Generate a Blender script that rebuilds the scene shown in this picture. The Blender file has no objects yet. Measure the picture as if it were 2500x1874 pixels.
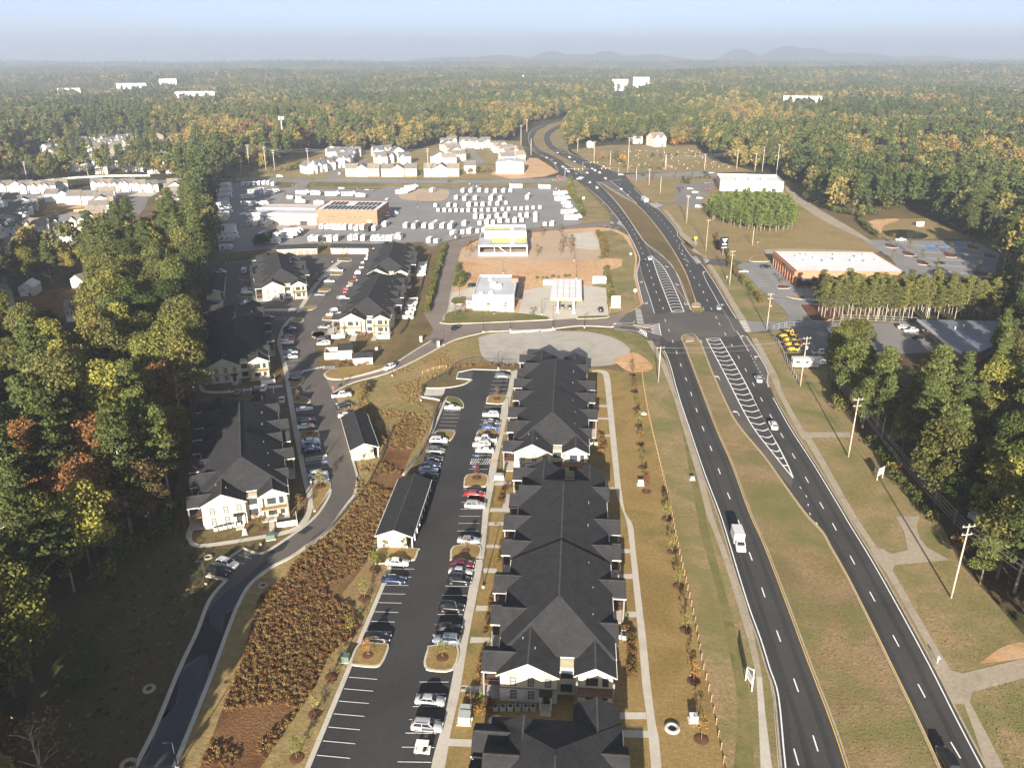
import bpy, bmesh, math, random
from mathutils import Vector, Matrix, noise, geometry
from math import radians, sin, cos, pi
R = random.Random(7)
scene = bpy.context.scene
COL = scene.collection
# ------------------------------------------------------------------ camera
F_PX = 1965.0; TILT = radians(22.2); CAM_H = 95.0
cam_data = bpy.data.cameras.new('camera')
cam = bpy.data.objects.new('camera', cam_data); COL.objects.link(cam)
cam_data.sensor_fit = 'HORIZONTAL'; cam_data.sensor_width = 36.0
cam_data.lens = 36.0 * F_PX / 2500.0
cam_data.clip_start = 1.0; cam_data.clip_end = 60000.0
cam.location = (0,0, CAM_H); cam.rotation_euler = (pi / 2 - TILT, 0,0)
scene.camera = cam
# ------------------------------------------------------------------ sky, sun, exposure
SUN_EL = radians(15.8); SUN_AZ = radians(7.5)      # shadows run forward and a little to the right
world = bpy.data.worlds.new('World'); scene.world = world; world.use_nodes = True
wn = world.node_tree; wn.nodes.clear()
w_out = wn.nodes.new('ShaderNodeOutputWorld'); w_bg = wn.nodes.new('ShaderNodeBackground')
w_sky = wn.nodes.new('ShaderNodeTexSky'); w_sky.sky_type = 'NISHITA'; w_sky.sun_disc = False
w_sky.sun_elevation = SUN_EL; w_sky.sun_rotation = pi + SUN_AZ
w_sky.altitude = 300; w_sky.air_density = 0.32; w_sky.dust_density = 0.4; w_sky.ozone_density = 1.0
w_bg.inputs['Strength'].default_value = 0.05
w_hs = wn.nodes.new('ShaderNodeHueSaturation'); w_hs.inputs['Saturation'].default_value = 0.75; wn.links.new(w_sky.outputs[0], w_hs.inputs['Color'])
w_tc = wn.nodes.new('ShaderNodeTexCoord'); w_mp = wn.nodes.new('ShaderNodeMapping'); w_mp.inputs['Scale'].default_value = (1.6,1.6,14.0); wn.links.new(w_tc.outputs['Generated'], w_mp.inputs[0])
w_no = wn.nodes.new('ShaderNodeTexNoise'); w_no.inputs['Scale'].default_value = 2.2; w_no.inputs['Detail'].default_value = 5; wn.links.new(w_mp.outputs[0], w_no.inputs['Vector'])
w_mr = wn.nodes.new('ShaderNodeMapRange'); w_mr.inputs[1].default_value = .42; w_mr.inputs[2].default_value = .72; w_mr.inputs[4].default_value = .22; wn.links.new(w_no.outputs[0], w_mr.inputs[0])   # thin veil of high cloud
w_mx = wn.nodes.new('ShaderNodeMix'); w_mx.data_type = 'RGBA'; w_mx.inputs[7].default_value = (4.4,4.7,5.0,1); wn.links.new(w_mr.outputs[0], w_mx.inputs[0]); wn.links.new(w_hs.outputs[0], w_mx.inputs[6]); wn.links.new(w_mx.outputs[2], w_bg.inputs['Color']); wn.links.new(w_bg.outputs[0], w_out.inputs['Surface'])
sun_data = bpy.data.lights.new('sun', 'SUN'); sun = bpy.data.objects.new('sun', sun_data); COL.objects.link(sun)
sun_data.energy = 5.0; sun_data.angle = radians(0.5); sun_data.color = (1.0,0.90,0.77)
to_sun = Vector((-sin(SUN_AZ) * cos(SUN_EL),-cos(SUN_AZ) * cos(SUN_EL), sin(SUN_EL)))
sun.rotation_euler = to_sun.to_track_quat('Z', 'Y').to_euler(); sun.location = (-60,-400,300)
vs = scene.view_settings
vs.view_transform = 'Standard'; vs.look = 'None'; vs.gamma = 1.0; vs.use_curve_mapping = False; vs.exposure = 1.85
scene.display_settings.display_device = 'sRGB'
scene.cycles.max_bounces = 6; scene.cycles.diffuse_bounces = 2; scene.cycles.glossy_bounces = 2
scene.cycles.transmission_bounces = 3; scene.cycles.transparent_max_bounces = 4; scene.cycles.volume_bounces = 1
scene.cycles.use_denoising = True
scene.cycles.sample_clamp_indirect = 4.0

# ------------------------------------------------------------------ from a point of the photograph to a point of the ground
CROPS = dict(V=(0,0,.8848),F1=(0,0,2.4578),F2=(800,0,2.4578),F3=(1600,0,2.4578),F4=(450,400,3.403),F5=(1050,400,3.403),
             F6=(1650,400,2.6024),N1=(400,800,2.764),N2=(700,800,2.4578),N3=(650,1350,2.212),N4=(1500,700,2.212),
             N5=(1550,1250,2.3284),N6=(0,500,2.0717),N7=(0,1200,2.4578),Z1=(1150,1100,5.18),Z2=(1150,1400,4.605),
             Z3=(450,940,4.1457),Z4=(0,330,4.2538),Z5=(700,320,3.6867),Z6=(520,430,4.8087),Z7=(950,430,4.424),S=(0,0,1.0))
_S, _C = sin(TILT), cos(TILT)
def g(c, x, y, z=0.0):
    a, b, s = CROPS[c]
    u = (a + x / s - 1250.0) / F_PX; v = (b + y / s - 937.0) / F_PX
    t = (CAM_H - z) / (v * _C + _S)
    return Vector((u * t, (_C - v * _S) * t, z))
def G(c, pts, z=0.0):
    return [g(c, x, y, z) for x, y in pts]
def px_of(P):
    zc = P[1] * _C + (CAM_H - P[2]) * _S; yc = -P[1] * _S + (CAM_H - P[2]) * _C
    return (1250 + F_PX * P[0] / zc, 937 + F_PX * yc / zc) if zc > 1 else (-9e9,-9e9)
def hgt(x, y):
    """rolling land beyond the built-up flat"""
    r = math.hypot(x, y)
    k = min(1.0, max(0.0,(r - 1100.0) / 2500.0)); k = k * k * (3 - 2 * k)
    if k <= 0: return 0.0
    h = noise.noise(Vector((x / 1500.0, y / 1500.0,3.1))) * 34 + noise.noise(Vector((x / 520.0, y / 520.0,7.7))) * 16
    h += -14 * max(0.0, min(1.0,(-x - 300) / 2500.0))
    return k * (h - 6)

# ------------------------------------------------------------------ objects
def link(o, parent=None):
    COL.objects.link(o)
    if parent is not None: o.parent = parent
    return o
def tag(o, label=None, cat=None, group=None, kind=None):
    if label: o['label'] = label
    if cat: o['category'] = cat
    if group: o['group'] = group
    if kind: o['kind'] = kind
    return o
def thing(name, label, cat, loc=(0,0,0), rz=0.0, group=None, scale=None):
    o = bpy.data.objects.new(name, None); o.empty_display_size = 0.5
    o.location = loc; o.rotation_euler = (0,0, rz)
    if scale: o.scale = (scale,) * 3 if not hasattr(scale, '__len__') else scale
    link(o); return tag(o, label, cat, group)
KIDS = {}
class MB:
    """collects faces for ONE mesh object"""
    def __init__(s): s.v = []; s.f = []; s.sm = []
    def add(s, vs_, fs, smooth=False):
        n = len(s.v); s.v.extend([tuple(p) for p in vs_])
        for f in fs: s.f.append(tuple(n + i for i in f)); s.sm.append(smooth)
        return s
    def box(s, c, d, rz=0.0):
        hx, hy, hz = d[0] / 2, d[1] / 2, d[2] / 2; ca, sa = cos(rz), sin(rz); vs_ = []
        for z in (-hz, hz):
            for x, y in ((-hx, -hy),(hx, -hy),(hx, hy),(-hx, hy)):
                vs_.append((c[0] + x * ca - y * sa, c[1] + x * sa + y * ca, c[2] + z))
        return s.add(vs_, [(3,2,1,0),(4,5,6,7),(0,1,5,4),(1,2,6,5),(2,3,7,6),(3,0,4,7)])
    def bar(s, a, b, w, h=None):
        a, b = Vector(a), Vector(b); h = h or w; d = (b - a).normalized()
        up = Vector((0,0,1)) if abs(d.z) < .95 else Vector((1,0,0))
        r = d.cross(up).normalized() * (w / 2); u = r.cross(d).normalized() * (h / 2); vs_ = []
        for p in (a, b):
            for i, j in ((-1,-1),(1,-1),(1,1),(-1,1)): vs_.append(p + r * i + u * j)
        return s.add(vs_, [(3,2,1,0),(4,5,6,7),(0,1,5,4),(1,2,6,5),(2,3,7,6),(3,0,4,7)])
    def tube(s, pts, rad, n=6, cap=True, smooth=True):
        pts = [Vector(p) for p in pts]; rad = rad if hasattr(rad, '__len__') else [rad] * len(pts); vs_ = []; fs = []
        for i, p in enumerate(pts):
            d = (pts[min(i + 1, len(pts) - 1)] - pts[max(i - 1,0)]).normalized()
            up = Vector((0,0,1)) if abs(d.z) < .9 else Vector((1,0,0))
            r = d.cross(up).normalized(); u = r.cross(d)
            for k in range(n): vs_.append(p + (r * cos(2 * pi * k / n) + u * sin(2 * pi * k / n)) * rad[i])
        for i in range(len(pts) - 1):
            for k in range(n): fs.append((i * n + k, (i + 1) * n + k, (i + 1) * n + (k + 1) % n, i * n + (k + 1) % n))
        if cap: fs.append(tuple(range(n - 1,-1,-1))[::-1]); fs.append(tuple(range((len(pts) - 1) * n, len(pts) * n))[::-1])
        return s.add(vs_, fs, smooth)
    def lathe(s, prof, n=12, c=(0,0,0), smooth=True):
        vs_ = []; fs = []
        for r, z in prof:
            for k in range(n): vs_.append((c[0] + r * cos(2 * pi * k / n), c[1] + r * sin(2 * pi * k / n), c[2] + z))
        for i in range(len(prof) - 1):
            for k in range(n): fs.append((i * n + k, i * n + (k + 1) % n, (i + 1) * n + (k + 1) % n, (i + 1) * n + k))
        return s.add(vs_, fs, smooth)
    def prism(s, poly, z0, z1):
        """vertical prism over a plan polygon"""
        n = len(poly)
        if sum(poly[i][0] * poly[(i + 1) % n][1] - poly[(i + 1) % n][0] * poly[i][1] for i in range(n)) < 0: poly = poly[::-1]
        vs_ = [(p[0], p[1], z0) for p in poly] + [(p[0], p[1], z1) for p in poly]
        tri = geometry.tessellate_polygon([[Vector((p[0], p[1],0)) for p in poly]])
        fs = []
        for t in tri:
            a, b, c = [poly[i] for i in t]
            if (b[0] - a[0]) * (c[1] - a[1]) - (b[1] - a[1]) * (c[0] - a[0]) < 0: t = t[::-1]
            fs.append(tuple(i + n for i in t)); fs.append(tuple(t[::-1]))
        for i in range(n): fs.append((i, (i + 1) % n, (i + 1) % n + n, i + n))
        return s.add(vs_, fs)
    def sheet(s, poly, z):
        n = len(poly); vs_ = [(p[0], p[1], z if not callable(z) else z(p[0], p[1])) for p in poly]
        tri = geometry.tessellate_polygon([[Vector((p[0], p[1],0)) for p in poly]]); fs = []
        for t in tri:
            a, b, c = [poly[i] for i in t]
            if (b[0] - a[0]) * (c[1] - a[1]) - (b[1] - a[1]) * (c[0] - a[0]) < 0: t = t[::-1]
            fs.append(tuple(t))
        return s.add(vs_, fs)
    def strip(s, L, Rr, z):
        """a ribbon between two edges with as many points each"""
        n = len(L); vs_ = [(p[0], p[1], z) for p in L] + [(p[0], p[1], z) for p in Rr]
        return s.add(vs_, [(i, n + i, n + i + 1, i + 1) for i in range(n - 1)])
    def gable(s, x0, x1, y0, y1, z0, z1, axis='y', t=0.18):
        """a roof slab folded over a ridge along an axis, t thick"""
        if axis == 'y':
            xm = (x0 + x1) / 2; P = [(x0, z0),(xm, z1),(x1, z0),(x1, z0 - t),(xm, z1 - t),(x0, z0 - t)]
            vs_ = [(a, y0, b) for a, b in P] + [(a, y1, b) for a, b in P]
        else:
            ym = (y0 + y1) / 2; P = [(y1, z0),(ym, z1),(y0, z0),(y0, z0 - t),(ym, z1 - t),(y1, z0 - t)]
            vs_ = [(x0, a, b) for a, b in P] + [(x1, a, b) for a, b in P]
        fs = [(1,0,6,7),(2,1,7,8),(3,2,8,9),(4,3,9,10),(5,4,10,11),(0,5,11,6),(0,1,4,5),(1,2,3,4),(7,6,11,10),(8,7,10,9)]
        return s.add(vs_, fs)
    def gwall(s, x0, x1, y0, y1, z0, z1, zr, axis='y'):
        """a walled block whose two ends rise to a ridge"""
        if axis == 'y':
            xm = (x0 + x1) / 2; P = [(x0, z0),(x1, z0),(x1, z1),(xm, zr),(x0, z1)]
            vs_ = [(a, y0, b) for a, b in P] + [(a, y1, b) for a, b in P]
        else:
            ym = (y0 + y1) / 2; P = [(y1, z0),(y0, z0),(y0, z1),(ym, zr),(y1, z1)]
            vs_ = [(x0, a, b) for a, b in P] + [(x1, a, b) for a, b in P]
        return s.add(vs_, [(0,1,2,3,4),(9,8,7,6,5),(1,0,5,6),(2,1,6,7),(3,2,7,8),(4,3,8,9),(0,4,9,5)])
    def mesh(s, name, mats):
        me = bpy.data.meshes.new(name); me.from_pydata(s.v, [], s.f)
        me.polygons.foreach_set('use_smooth', s.sm)
        for m in (mats if isinstance(mats, (list, tuple)) else [mats]): me.materials.append(m)
        me.update(); return me
    def build(s, name, mats, parent=None, loc=None):
        o = bpy.data.objects.new(name, s.mesh(name, mats)); link(o, parent)
        if loc is not None: o.location = loc
        if parent is not None: KIDS.setdefault(parent.name, []).append(o)
        return o
def inst(name, me, parent=None, loc=(0,0,0), rz=0.0, mat_=None):
    o = bpy.data.objects.new(name, me); o.location = loc; o.rotation_euler = (0,0, rz); link(o, parent)
    if parent is not None: KIDS.setdefault(parent.name, []).append(o)
    if mat_ is not None:
        o.material_slots[0].link = 'OBJECT'; o.material_slots[0].material = mat_
    return o
def dup(root, loc, rz=0.0, label=None, group=None, scale=None, paint=None, only=None):
    """a copy of a thing with copies of its parts and sub-parts"""
    def cp(o, par):
        c = o.copy(); COL.objects.link(c); KIDS[c.name] = []
        if par is not None: c.parent = par; KIDS.setdefault(par.name, []).append(c)
        for ch in KIDS.get(o.name, []):
            if only is None or par is not None or ch.name.split('.')[0] in only: cp(ch, c)
        return c
    r = cp(root, None); r.location = loc; r.rotation_euler = (0,0, rz)
    if scale is not None: r.scale = scale if hasattr(scale, '__len__') else (scale,) * 3
    if label: r['label'] = label
    if group: r['group'] = group
    if paint is not None:
        for ch in KIDS.get(r.name, []):
            if ch.get('painted'):
                ch.material_slots[0].link = 'OBJECT'; ch.material_slots[0].material = paint
    return r

# ------------------------------------------------------------------ materials
def new_mat(name):
    m = bpy.data.materials.new(name); m.use_nodes = True; nt = m.node_tree
    return m, nt, nt.nodes['Principled BSDF']
def ramp(nt, stops, interp='LINEAR'):
    r = nt.nodes.new('ShaderNodeValToRGB'); e = r.color_ramp.elements; r.color_ramp.interpolation = interp
    while len(e) < len(stops): e.new(0.5)
    for i, (p, c) in enumerate(stops): e[i].position = p; e[i].color = (c[0], c[1], c[2],1)
    return r
def tex(nt, kind, scale, detail=4, coord=None, rough=0.55, dist=0.0):
    n = nt.nodes.new('ShaderNodeTexNoise' if kind == 'noise' else 'ShaderNodeTexVoronoi')
    n.inputs['Scale'].default_value = scale
    if kind == 'noise':
        n.inputs['Detail'].default_value = detail; n.inputs['Roughness'].default_value = rough; n.inputs['Distortion'].default_value = dist
    if coord is not None: nt.links.new(coord, n.inputs['Vector'])
    return n
def mixc(nt, fac, a, b, blend='MIX'):
    m = nt.nodes.new('ShaderNodeMix'); m.data_type = 'RGBA'; m.blend_type = blend
    for k, s in ((0, fac),(6, a),(7, b)):
        if isinstance(s, (int, float)): m.inputs[k].default_value = s
        elif isinstance(s, (tuple, list)): m.inputs[k].default_value = (s[0], s[1], s[2],1)
        else: nt.links.new(s, m.inputs[k])
    return m.outputs[2]
def worldpos(nt):
    return nt.nodes.new('ShaderNodeNewGeometry').outputs['Position']
def objpos(nt):
    return nt.nodes.new('ShaderNodeTexCoord').outputs['Object']
def flat(name, c, rough=0.6, metal=0.0, spec=0.5, vary=0.0, scale=3.0):
    m, nt, b = new_mat(name)
    b.inputs['Base Color'].default_value = (c[0], c[1], c[2],1); b.inputs['Roughness'].default_value = rough
    b.inputs['Metallic'].default_value = metal; b.inputs['Specular IOR Level'].default_value = spec
    if vary:
        n = tex(nt, 'noise', scale, 5, objpos(nt))
        r = ramp(nt, [(0.3,[k * (1 - vary) for k in c]),(0.7,[min(1, k * (1 + vary)) for k in c])])
        nt.links.new(n.outputs[0], r.inputs[0]); nt.links.new(r.outputs[0], b.inputs['Base Color'])
    return m
def ground(name, cols, s1=0.03, s2=0.6, bump=0.0, bscale=3.0, rough=0.9, fine=0.35, w=(0.35,0.5,0.65), patch=None):
    """patchy land: three colours by a broad noise, broken up by a fine one"""
    m, nt, b = new_mat(name); p = worldpos(nt)
    a = tex(nt, 'noise', s1,6, p, 0.6,0.6); r = ramp(nt, list(zip(w, cols))); nt.links.new(a.outputs[0], r.inputs[0])
    f = tex(nt, 'noise', s2,8, p, 0.75); fr = ramp(nt, [(0.3,(1 - fine,) * 3),(0.7,(1 + fine,) * 3)]); nt.links.new(f.outputs[0], fr.inputs[0])
    c = mixc(nt, 1.0, r.outputs[0], fr.outputs[0], 'MULTIPLY')
    if patch:
        pn = tex(nt, 'noise', patch[1],5, p, 0.6,0.8); pr = ramp(nt, [(patch[2] - .06,(0,0,0)),(patch[2] + 0.14,(1,1,1))])
        nt.links.new(pn.outputs[0], pr.inputs[0]); c = mixc(nt, pr.outputs[0], c, patch[0])
    nt.links.new(c, b.inputs['Base Color']); b.inputs['Roughness'].default_value = rough; b.inputs['Specular IOR Level'].default_value = 0.15
    if bump:
        bn = tex(nt, 'noise', bscale, 6, p, 0.7); bu = nt.nodes.new('ShaderNodeBump'); bu.inputs['Strength'].default_value = 1.0
        bu.inputs['Distance'].default_value = bump; nt.links.new(bn.outputs[0], bu.inputs['Height']); nt.links.new(bu.outputs[0], b.inputs['Normal'])
    return m
M = {}
M['land'] = ground('land', [(.085,.075,.03),(.17,.125,.055),(.125,.09,.045)],.012,.5,.25,1.2)
M['far_wood'] = ground('far_wood', [(.035,.045,.018),(.075,.065,.025),(.05,.055,.02)],.02,.09,6,.08, fine=.5)
M['lawn'] = ground('lawn', [(.225,.155,.055),(.29,.20,.078),(.165,.14,.045)],.06,1.6,.08,4)
M['green_lawn'] = ground('green_lawn', [(.10,.13,.03),(.17,.14,.05),(.085,.115,.025)],.12,1.6,.08,4)
M['verge_green'] = ground('verge_green', [(.11,.135,.04),(.17,.155,.055),(.125,.135,.045)],.10,2.0,.10,4, patch=((.23,.18,.08),.22,.5))
M['verge_brown'] = ground('verge_brown', [(.23,.18,.075),(.30,.22,.115),(.20,.17,.065)],.05,1.2,.12,3, patch=((.165,.165,.058),.06,.50))
M['median'] = ground('median', [(.215,.165,.065),(.29,.205,.11),(.20,.145,.068)],.06,1.3,.14,2.5, patch=((.16,.16,.052),.05,.52))
M['field'] = ground('field', [(.225,.18,.07),(.285,.21,.095),(.195,.165,.06)],.02,.5,.15,1.5, patch=((.22,.135,.07),.03,.62))
M['brush_floor'] = ground('brush_floor', [(.13,.06,.03),(.19,.10,.045),(.17,.13,.05)],.08,1.2,.3,2)
M['clay'] = ground('clay', [(.46,.26,.12),(.56,.36,.20),(.50,.31,.16)],.03,.5,.12,1.2, patch=((.52,.38,.25),.04,.58))
M['gravel'] = ground('gravel', [(.34,.32,.28),(.41,.38,.33),(.31,.295,.265)],.06,2.5,.04,6)
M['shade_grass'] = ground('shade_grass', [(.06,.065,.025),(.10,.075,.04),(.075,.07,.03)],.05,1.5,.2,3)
M['mulch'] = ground('mulch', [(.10,.045,.028),(.14,.065,.035),(.085,.05,.03)],.3,5,.05,8)
M['forest_floor'] = ground('forest_floor', [(.07,.055,.03),(.11,.075,.04),(.06,.06,.025)],.08,1.0,.2,2)
def asphalt(name, c, stain=0.25, s2=1.5):
    m, nt, b = new_mat(name); p = worldpos(nt)
    a = tex(nt, 'noise', .045,6, p, .6,1.0); r = ramp(nt, [(.3,[k * (1 - stain) for k in c]),(.5, c),(.7,[k * (1 + stain) for k in c])]); nt.links.new(a.outputs[0], r.inputs[0])
    f = tex(nt, 'noise', s2,8, p, .8); fr = ramp(nt, [(.3,(.78,) * 3),(.7,(1.22,) * 3)]); nt.links.new(f.outputs[0], fr.inputs[0])
    cc = mixc(nt, 1.0, r.outputs[0], fr.outputs[0], 'MULTIPLY')
    st = tex(nt, 'noise', .35,3, p, .5,.5); sr = ramp(nt, [(.66,(1,1,1)),(.74,(.62,.62,.64))]); nt.links.new(st.outputs[0], sr.inputs[0])
    cc = mixc(nt, .7, cc, mixc(nt, 1.0, cc, sr.outputs[0], 'MULTIPLY'))
    nt.links.new(cc, b.inputs['Base Color']); b.inputs['Roughness'].default_value = .82; b.inputs['Specular IOR Level'].default_value = .25
    return m
M['asphalt_hwy'] = asphalt('asphalt_hwy', (.058,.056,.054),.18)
M['asphalt_track'] = asphalt('asphalt_track', (.044,.043,.043),.2); M['asphalt_turn'] = asphalt('asphalt_turn', (.105,.095,.085),.18)
M['asphalt_new'] = asphalt('asphalt_new', (.043,.042,.042),.22)
M['asphalt_drive'] = asphalt('asphalt_drive', (.11,.098,.088),.2)
M['asphalt_grey'] = asphalt('asphalt_grey', (.225,.222,.215),.14); M['asphalt_access'] = asphalt('asphalt_access', (.20,.165,.14),.16)
M['asphalt_pale'] = asphalt('asphalt_pale', (.20,.19,.175),.16)
M['asphalt_brown'] = asphalt('asphalt_brown', (.44,.33,.23),.12)
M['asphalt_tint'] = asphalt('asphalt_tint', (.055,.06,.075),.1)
M['asphalt_dark'] = asphalt('asphalt_dark', (.028,.03,.036),.15)
M['concrete'] = ground('concrete', [(.42,.385,.33),(.50,.465,.40),(.45,.42,.36)],.12,2.0, fine=.12)
M['concrete_old'] = ground('concrete_old', [(.30,.255,.19),(.37,.315,.24),(.33,.285,.21)],.12,1.5, fine=.22)
M['concrete_apron'] = ground('concrete_apron', [(.45,.41,.34),(.53,.49,.42),(.48,.45,.38)],.06,.8, fine=.15)
M['line_white'] = flat('line_white', (.78,.78,.76),.7, vary=.12, scale=.8)
M['line_yellow'] = flat('line_yellow', (.62,.42,.12),.7, vary=.12, scale=.8)
M['line_blue'] = flat('line_blue', (.06,.18,.50),.7)
M['water'] = flat('water', (.025,.028,.018),.12)
# ================================================================== the land
def poly(*segs):
    out = []
    for c, pts in segs: out += G(c, pts)
    return out
LAID = []
def _inside(p, q):
    x, y = p[0], p[1]; c = False; n = len(q); j = n - 1
    for i in range(n):
        a, b = q[i], q[j]
        if (a[1] > y) != (b[1] > y) and x < (b[0] - a[0]) * (y - a[1]) / (b[1] - a[1]) + a[0]: c = not c
        j = i
    return c
def _cross(P, Q):
    if any(_inside(p, Q) for p in P[::2]) or any(_inside(q, P) for q in Q[::2]): return True
    for i in range(len(P)):
        a, b = P[i - 1], P[i]
        for j in range(len(Q)):
            c, d = Q[j - 1], Q[j]
            if max(a[0], b[0]) < min(c[0], d[0]) or max(c[0], d[0]) < min(a[0], b[0]) or max(a[1], b[1]) < min(c[1], d[1]) or max(c[1], d[1]) < min(a[1], b[1]): continue
            if geometry.intersect_line_line_2d(a, b, c, d): return True
    return False
def area(name, m, pts, parent=None):
    """a flat stretch of ground, laid 8 mm above whatever it overlaps"""
    P = [(p[0], p[1]) for p in pts]; bb = (min(p[0] for p in P), min(p[1] for p in P), max(p[0] for p in P), max(p[1] for p in P)); lv = 0
    for Q, cc, k in LAID:
        if k > lv - 1 and bb[0] < cc[2] and cc[0] < bb[2] and bb[1] < cc[3] and cc[1] < bb[3] and k + 1 > lv and _cross(P, Q): lv = k + 1
    LAID.append((P, bb, lv))
    b = MB(); b.sheet(P, 0.02 + 0.008 * lv); o = b.build(name, M[m], parent)
    if parent is None: o['kind'] = 'structure'
    return o
def smooth(pts, n=4):
    """Catmull-Rom through ground points"""
    P = [Vector((p[0], p[1])) for p in pts]; out = []
    for i in range(len(P) - 1):
        a, b, c, d = P[max(i - 1,0)], P[i], P[i + 1], P[min(i + 2, len(P) - 1)]
        for k in range(n):
            t = k / n
            out.append(0.5 * ((2 * b) + (c - a) * t + (2 * a - 5 * b + 4 * c - d) * t * t + (3 * b - a - 3 * c + d) * t ** 3))
    return out + [P[-1]]
def offs(pts, d):
    """a polyline moved d to its right"""
    P = [Vector((p[0], p[1])) for p in pts]; out = []
    for i, p in enumerate(P):
        t = (P[min(i + 1, len(P) - 1)] - P[max(i - 1,0)]).normalized()
        out.append(p + Vector((t.y, -t.x)) * d)
    return out
def resample(pts, step):
    P = [Vector((p[0], p[1])) for p in pts]; out = [P[0].copy()]; acc = 0.0
    for a, b in zip(P, P[1:]):
        L = (b - a).length; s = step - acc
        while s <= L: out.append(a.lerp(b, s / L)); s += step
        acc = (acc + L) % step
    return out
def kerb(pts, closed=False, w=.32, h=.22, mat_='concrete', name='kerb', parent=None):
    if closed: pts = list(pts) + [pts[0]]
    A, B = offs(pts, -w / 2), offs(pts, w / 2); b = MB()
    n = len(A); vs_ = [(p.x, p.y, 0) for p in A] + [(p.x, p.y, h) for p in A] + [(p.x, p.y, h) for p in B] + [(p.x, p.y, 0) for p in B]
    b.add(vs_, [(i + k * n, i + k * n + 1, i + (k + 1) * n + 1, i + (k + 1) * n) for i in range(n - 1) for k in range(3)])
    o = b.build(name, M[mat_], parent)
    if parent is None: o['kind'] = 'structure'
    return o
def island(pts, m='lawn', name='planted_island'):
    """raised island: concrete kerb round a bed"""
    P = smooth(pts + [pts[0]],3)[:-1]
    b = MB(); b.prism(P, 0,.24); o = b.build(name, M['concrete']); o['kind'] = 'structure'
    c = sum(P, Vector((0,0))) / len(P)
    q = [c + (p - c) * max(.3,1 - .38 / max(.6,(p - c).length)) for p in P]
    t = MB(); t.prism(q, .15,.28); t.build('bed', M[m], o)
    return o
# ground: one sheet to the horizon
b = MB(); NA = 200; RAD = [0,60,120,200,300,450,700,900] + [1100 * (16500 / 1100.0) ** (i / 70.0) for i in range(71)]
for r in RAD:
    for k in range(NA):
        x, y = r * sin(2 * pi * k / NA), r * cos(2 * pi * k / NA); b.v.append((x, y, hgt(x, y)))
for i in range(len(RAD) - 1):
    for k in range(NA):
        a, c = i * NA + k, i * NA + (k + 1) % NA
        b.f.append((a, a + NA, c + NA, c) if i else (a, c + NA, a + NA)[::-1]); b.sm.append(True)
far = [i for i, f in enumerate(b.f) if min(math.hypot(*b.v[j][:2]) for j in f) > 690]
gr = b.build('ground', [M['land'], M['far_wood']]); gr['kind'] = 'structure'
for i in far: gr.data.polygons[i].material_index = 1
# hills on the horizon
peaks = [(1597,99,30),(1700,92,38),(1752,97,42),(1850,107,75),(1190,104,40),(1310,103,36),(1080,112,75),(1400,111,80),(980,116,90),(2000,114,90),(1250,110,70)]
def hill(x, y):
    h = 0.0
    for px, py, sg in peaks:
        X0 = (px - 1106) / 1738.7 / (_C + .4089 * _S) * 12000; top = 95 + (118 - py) / 2028.0 * 12000; s = sg / 1738.7 / 1.08 * 12000
        h = max(h, top * math.exp(-((x - X0) / s) ** 2 / 2)) if True else 0
    h = max(h, 70 * math.exp(-((x - 1500) / 3800.0) ** 2))
    h += noise.noise(Vector((x / 260.0, y / 400.0,0))) * 9 + noise.noise(Vector((x / 90.0, y / 150.0,4))) * 4
    return h * math.exp(-((y - 12000) / 750.0) ** 2) - 30
b = MB(); nx, ny = 260,14
for j in range(ny):
    for i in range(nx):
        x = -4500 + 12500 * i / (nx - 1); y = 10300 + 3400 * j / (ny - 1); b.v.append((x, y, hill(x, y)))
for j in range(ny - 1):
    for i in range(nx - 1):
        a = j * nx + i; b.f.append((a, a + 1, a + nx + 1, a + nx)); b.sm.append(True)
b.build('hills', M['far_wood'])['kind'] = 'structure'

# ------------------------------------------------------------------ grass, soil and yards
FL = [('N7', [(60,1657),(250,1000),(420,800),(560,600),(700,400),(900,290),(1050,250),(1050,0)]),('N1', [(215,550),(210,200),(240,0)]),('F4', [(170,1100),(170,830),(285,700),(265,520),(280,330),(285,170)])]
area('wood_floor', 'forest_floor', poly(*FL, ('F1', [(1000,1250),(500,1450),(0,1475)]),('S', [(-500,640),(-700,1000),(-700,1990),(0,1990)])))
area('wood_floor', 'forest_floor', poly(('N4', [(1185,300),(1190,480),(1215,650),(1390,870),(1530,960),(1660,1170),(1770,1290)]),('N5', [(1840,280),(2010,470),(2212,700)]),('S', [(2900,1900),(3000,900),(2400,860),(2100,862)])))
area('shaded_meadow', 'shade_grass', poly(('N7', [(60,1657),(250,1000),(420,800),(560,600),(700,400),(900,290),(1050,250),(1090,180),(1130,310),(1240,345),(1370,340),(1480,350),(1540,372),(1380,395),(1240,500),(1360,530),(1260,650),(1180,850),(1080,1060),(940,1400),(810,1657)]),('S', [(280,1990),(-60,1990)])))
area('slope', 'field', poly(('N7', [(1045,1657),(1130,1450),(1270,1100),(1380,800),(1430,680),(1500,560),(1620,460),(1750,390),(1960,240),(2120,50)]),('N1', [(1310,1000),(1300,700),(1140,440),(1500,310),(1900,110),(2200,30)]),('N2', [(1400,0),(1400,215),(1030,215),(810,340),(800,440),(880,470),(870,640),(700,880),(660,920),(530,1240),(520,1350),(615,1425),(535,1598)]),('N3', [(225,1159)]),('S', [(700,1990),(430,1990)])))
area('brush_ground', 'brush_floor', poly(('N2', [(640,600),(720,520),(800,560),(790,660),(700,860),(540,1170),(500,1330),(440,1460),(330,1598)]),('N7', [(2180,800),(1960,1000),(1900,1150),(1700,1450),(1560,1657),(1200,1657),(1450,1000),(1560,620),(1720,520),(1760,420),(2000,240),(2150,60)]),('N1', [(1400,1040),(1500,850)])))
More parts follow.
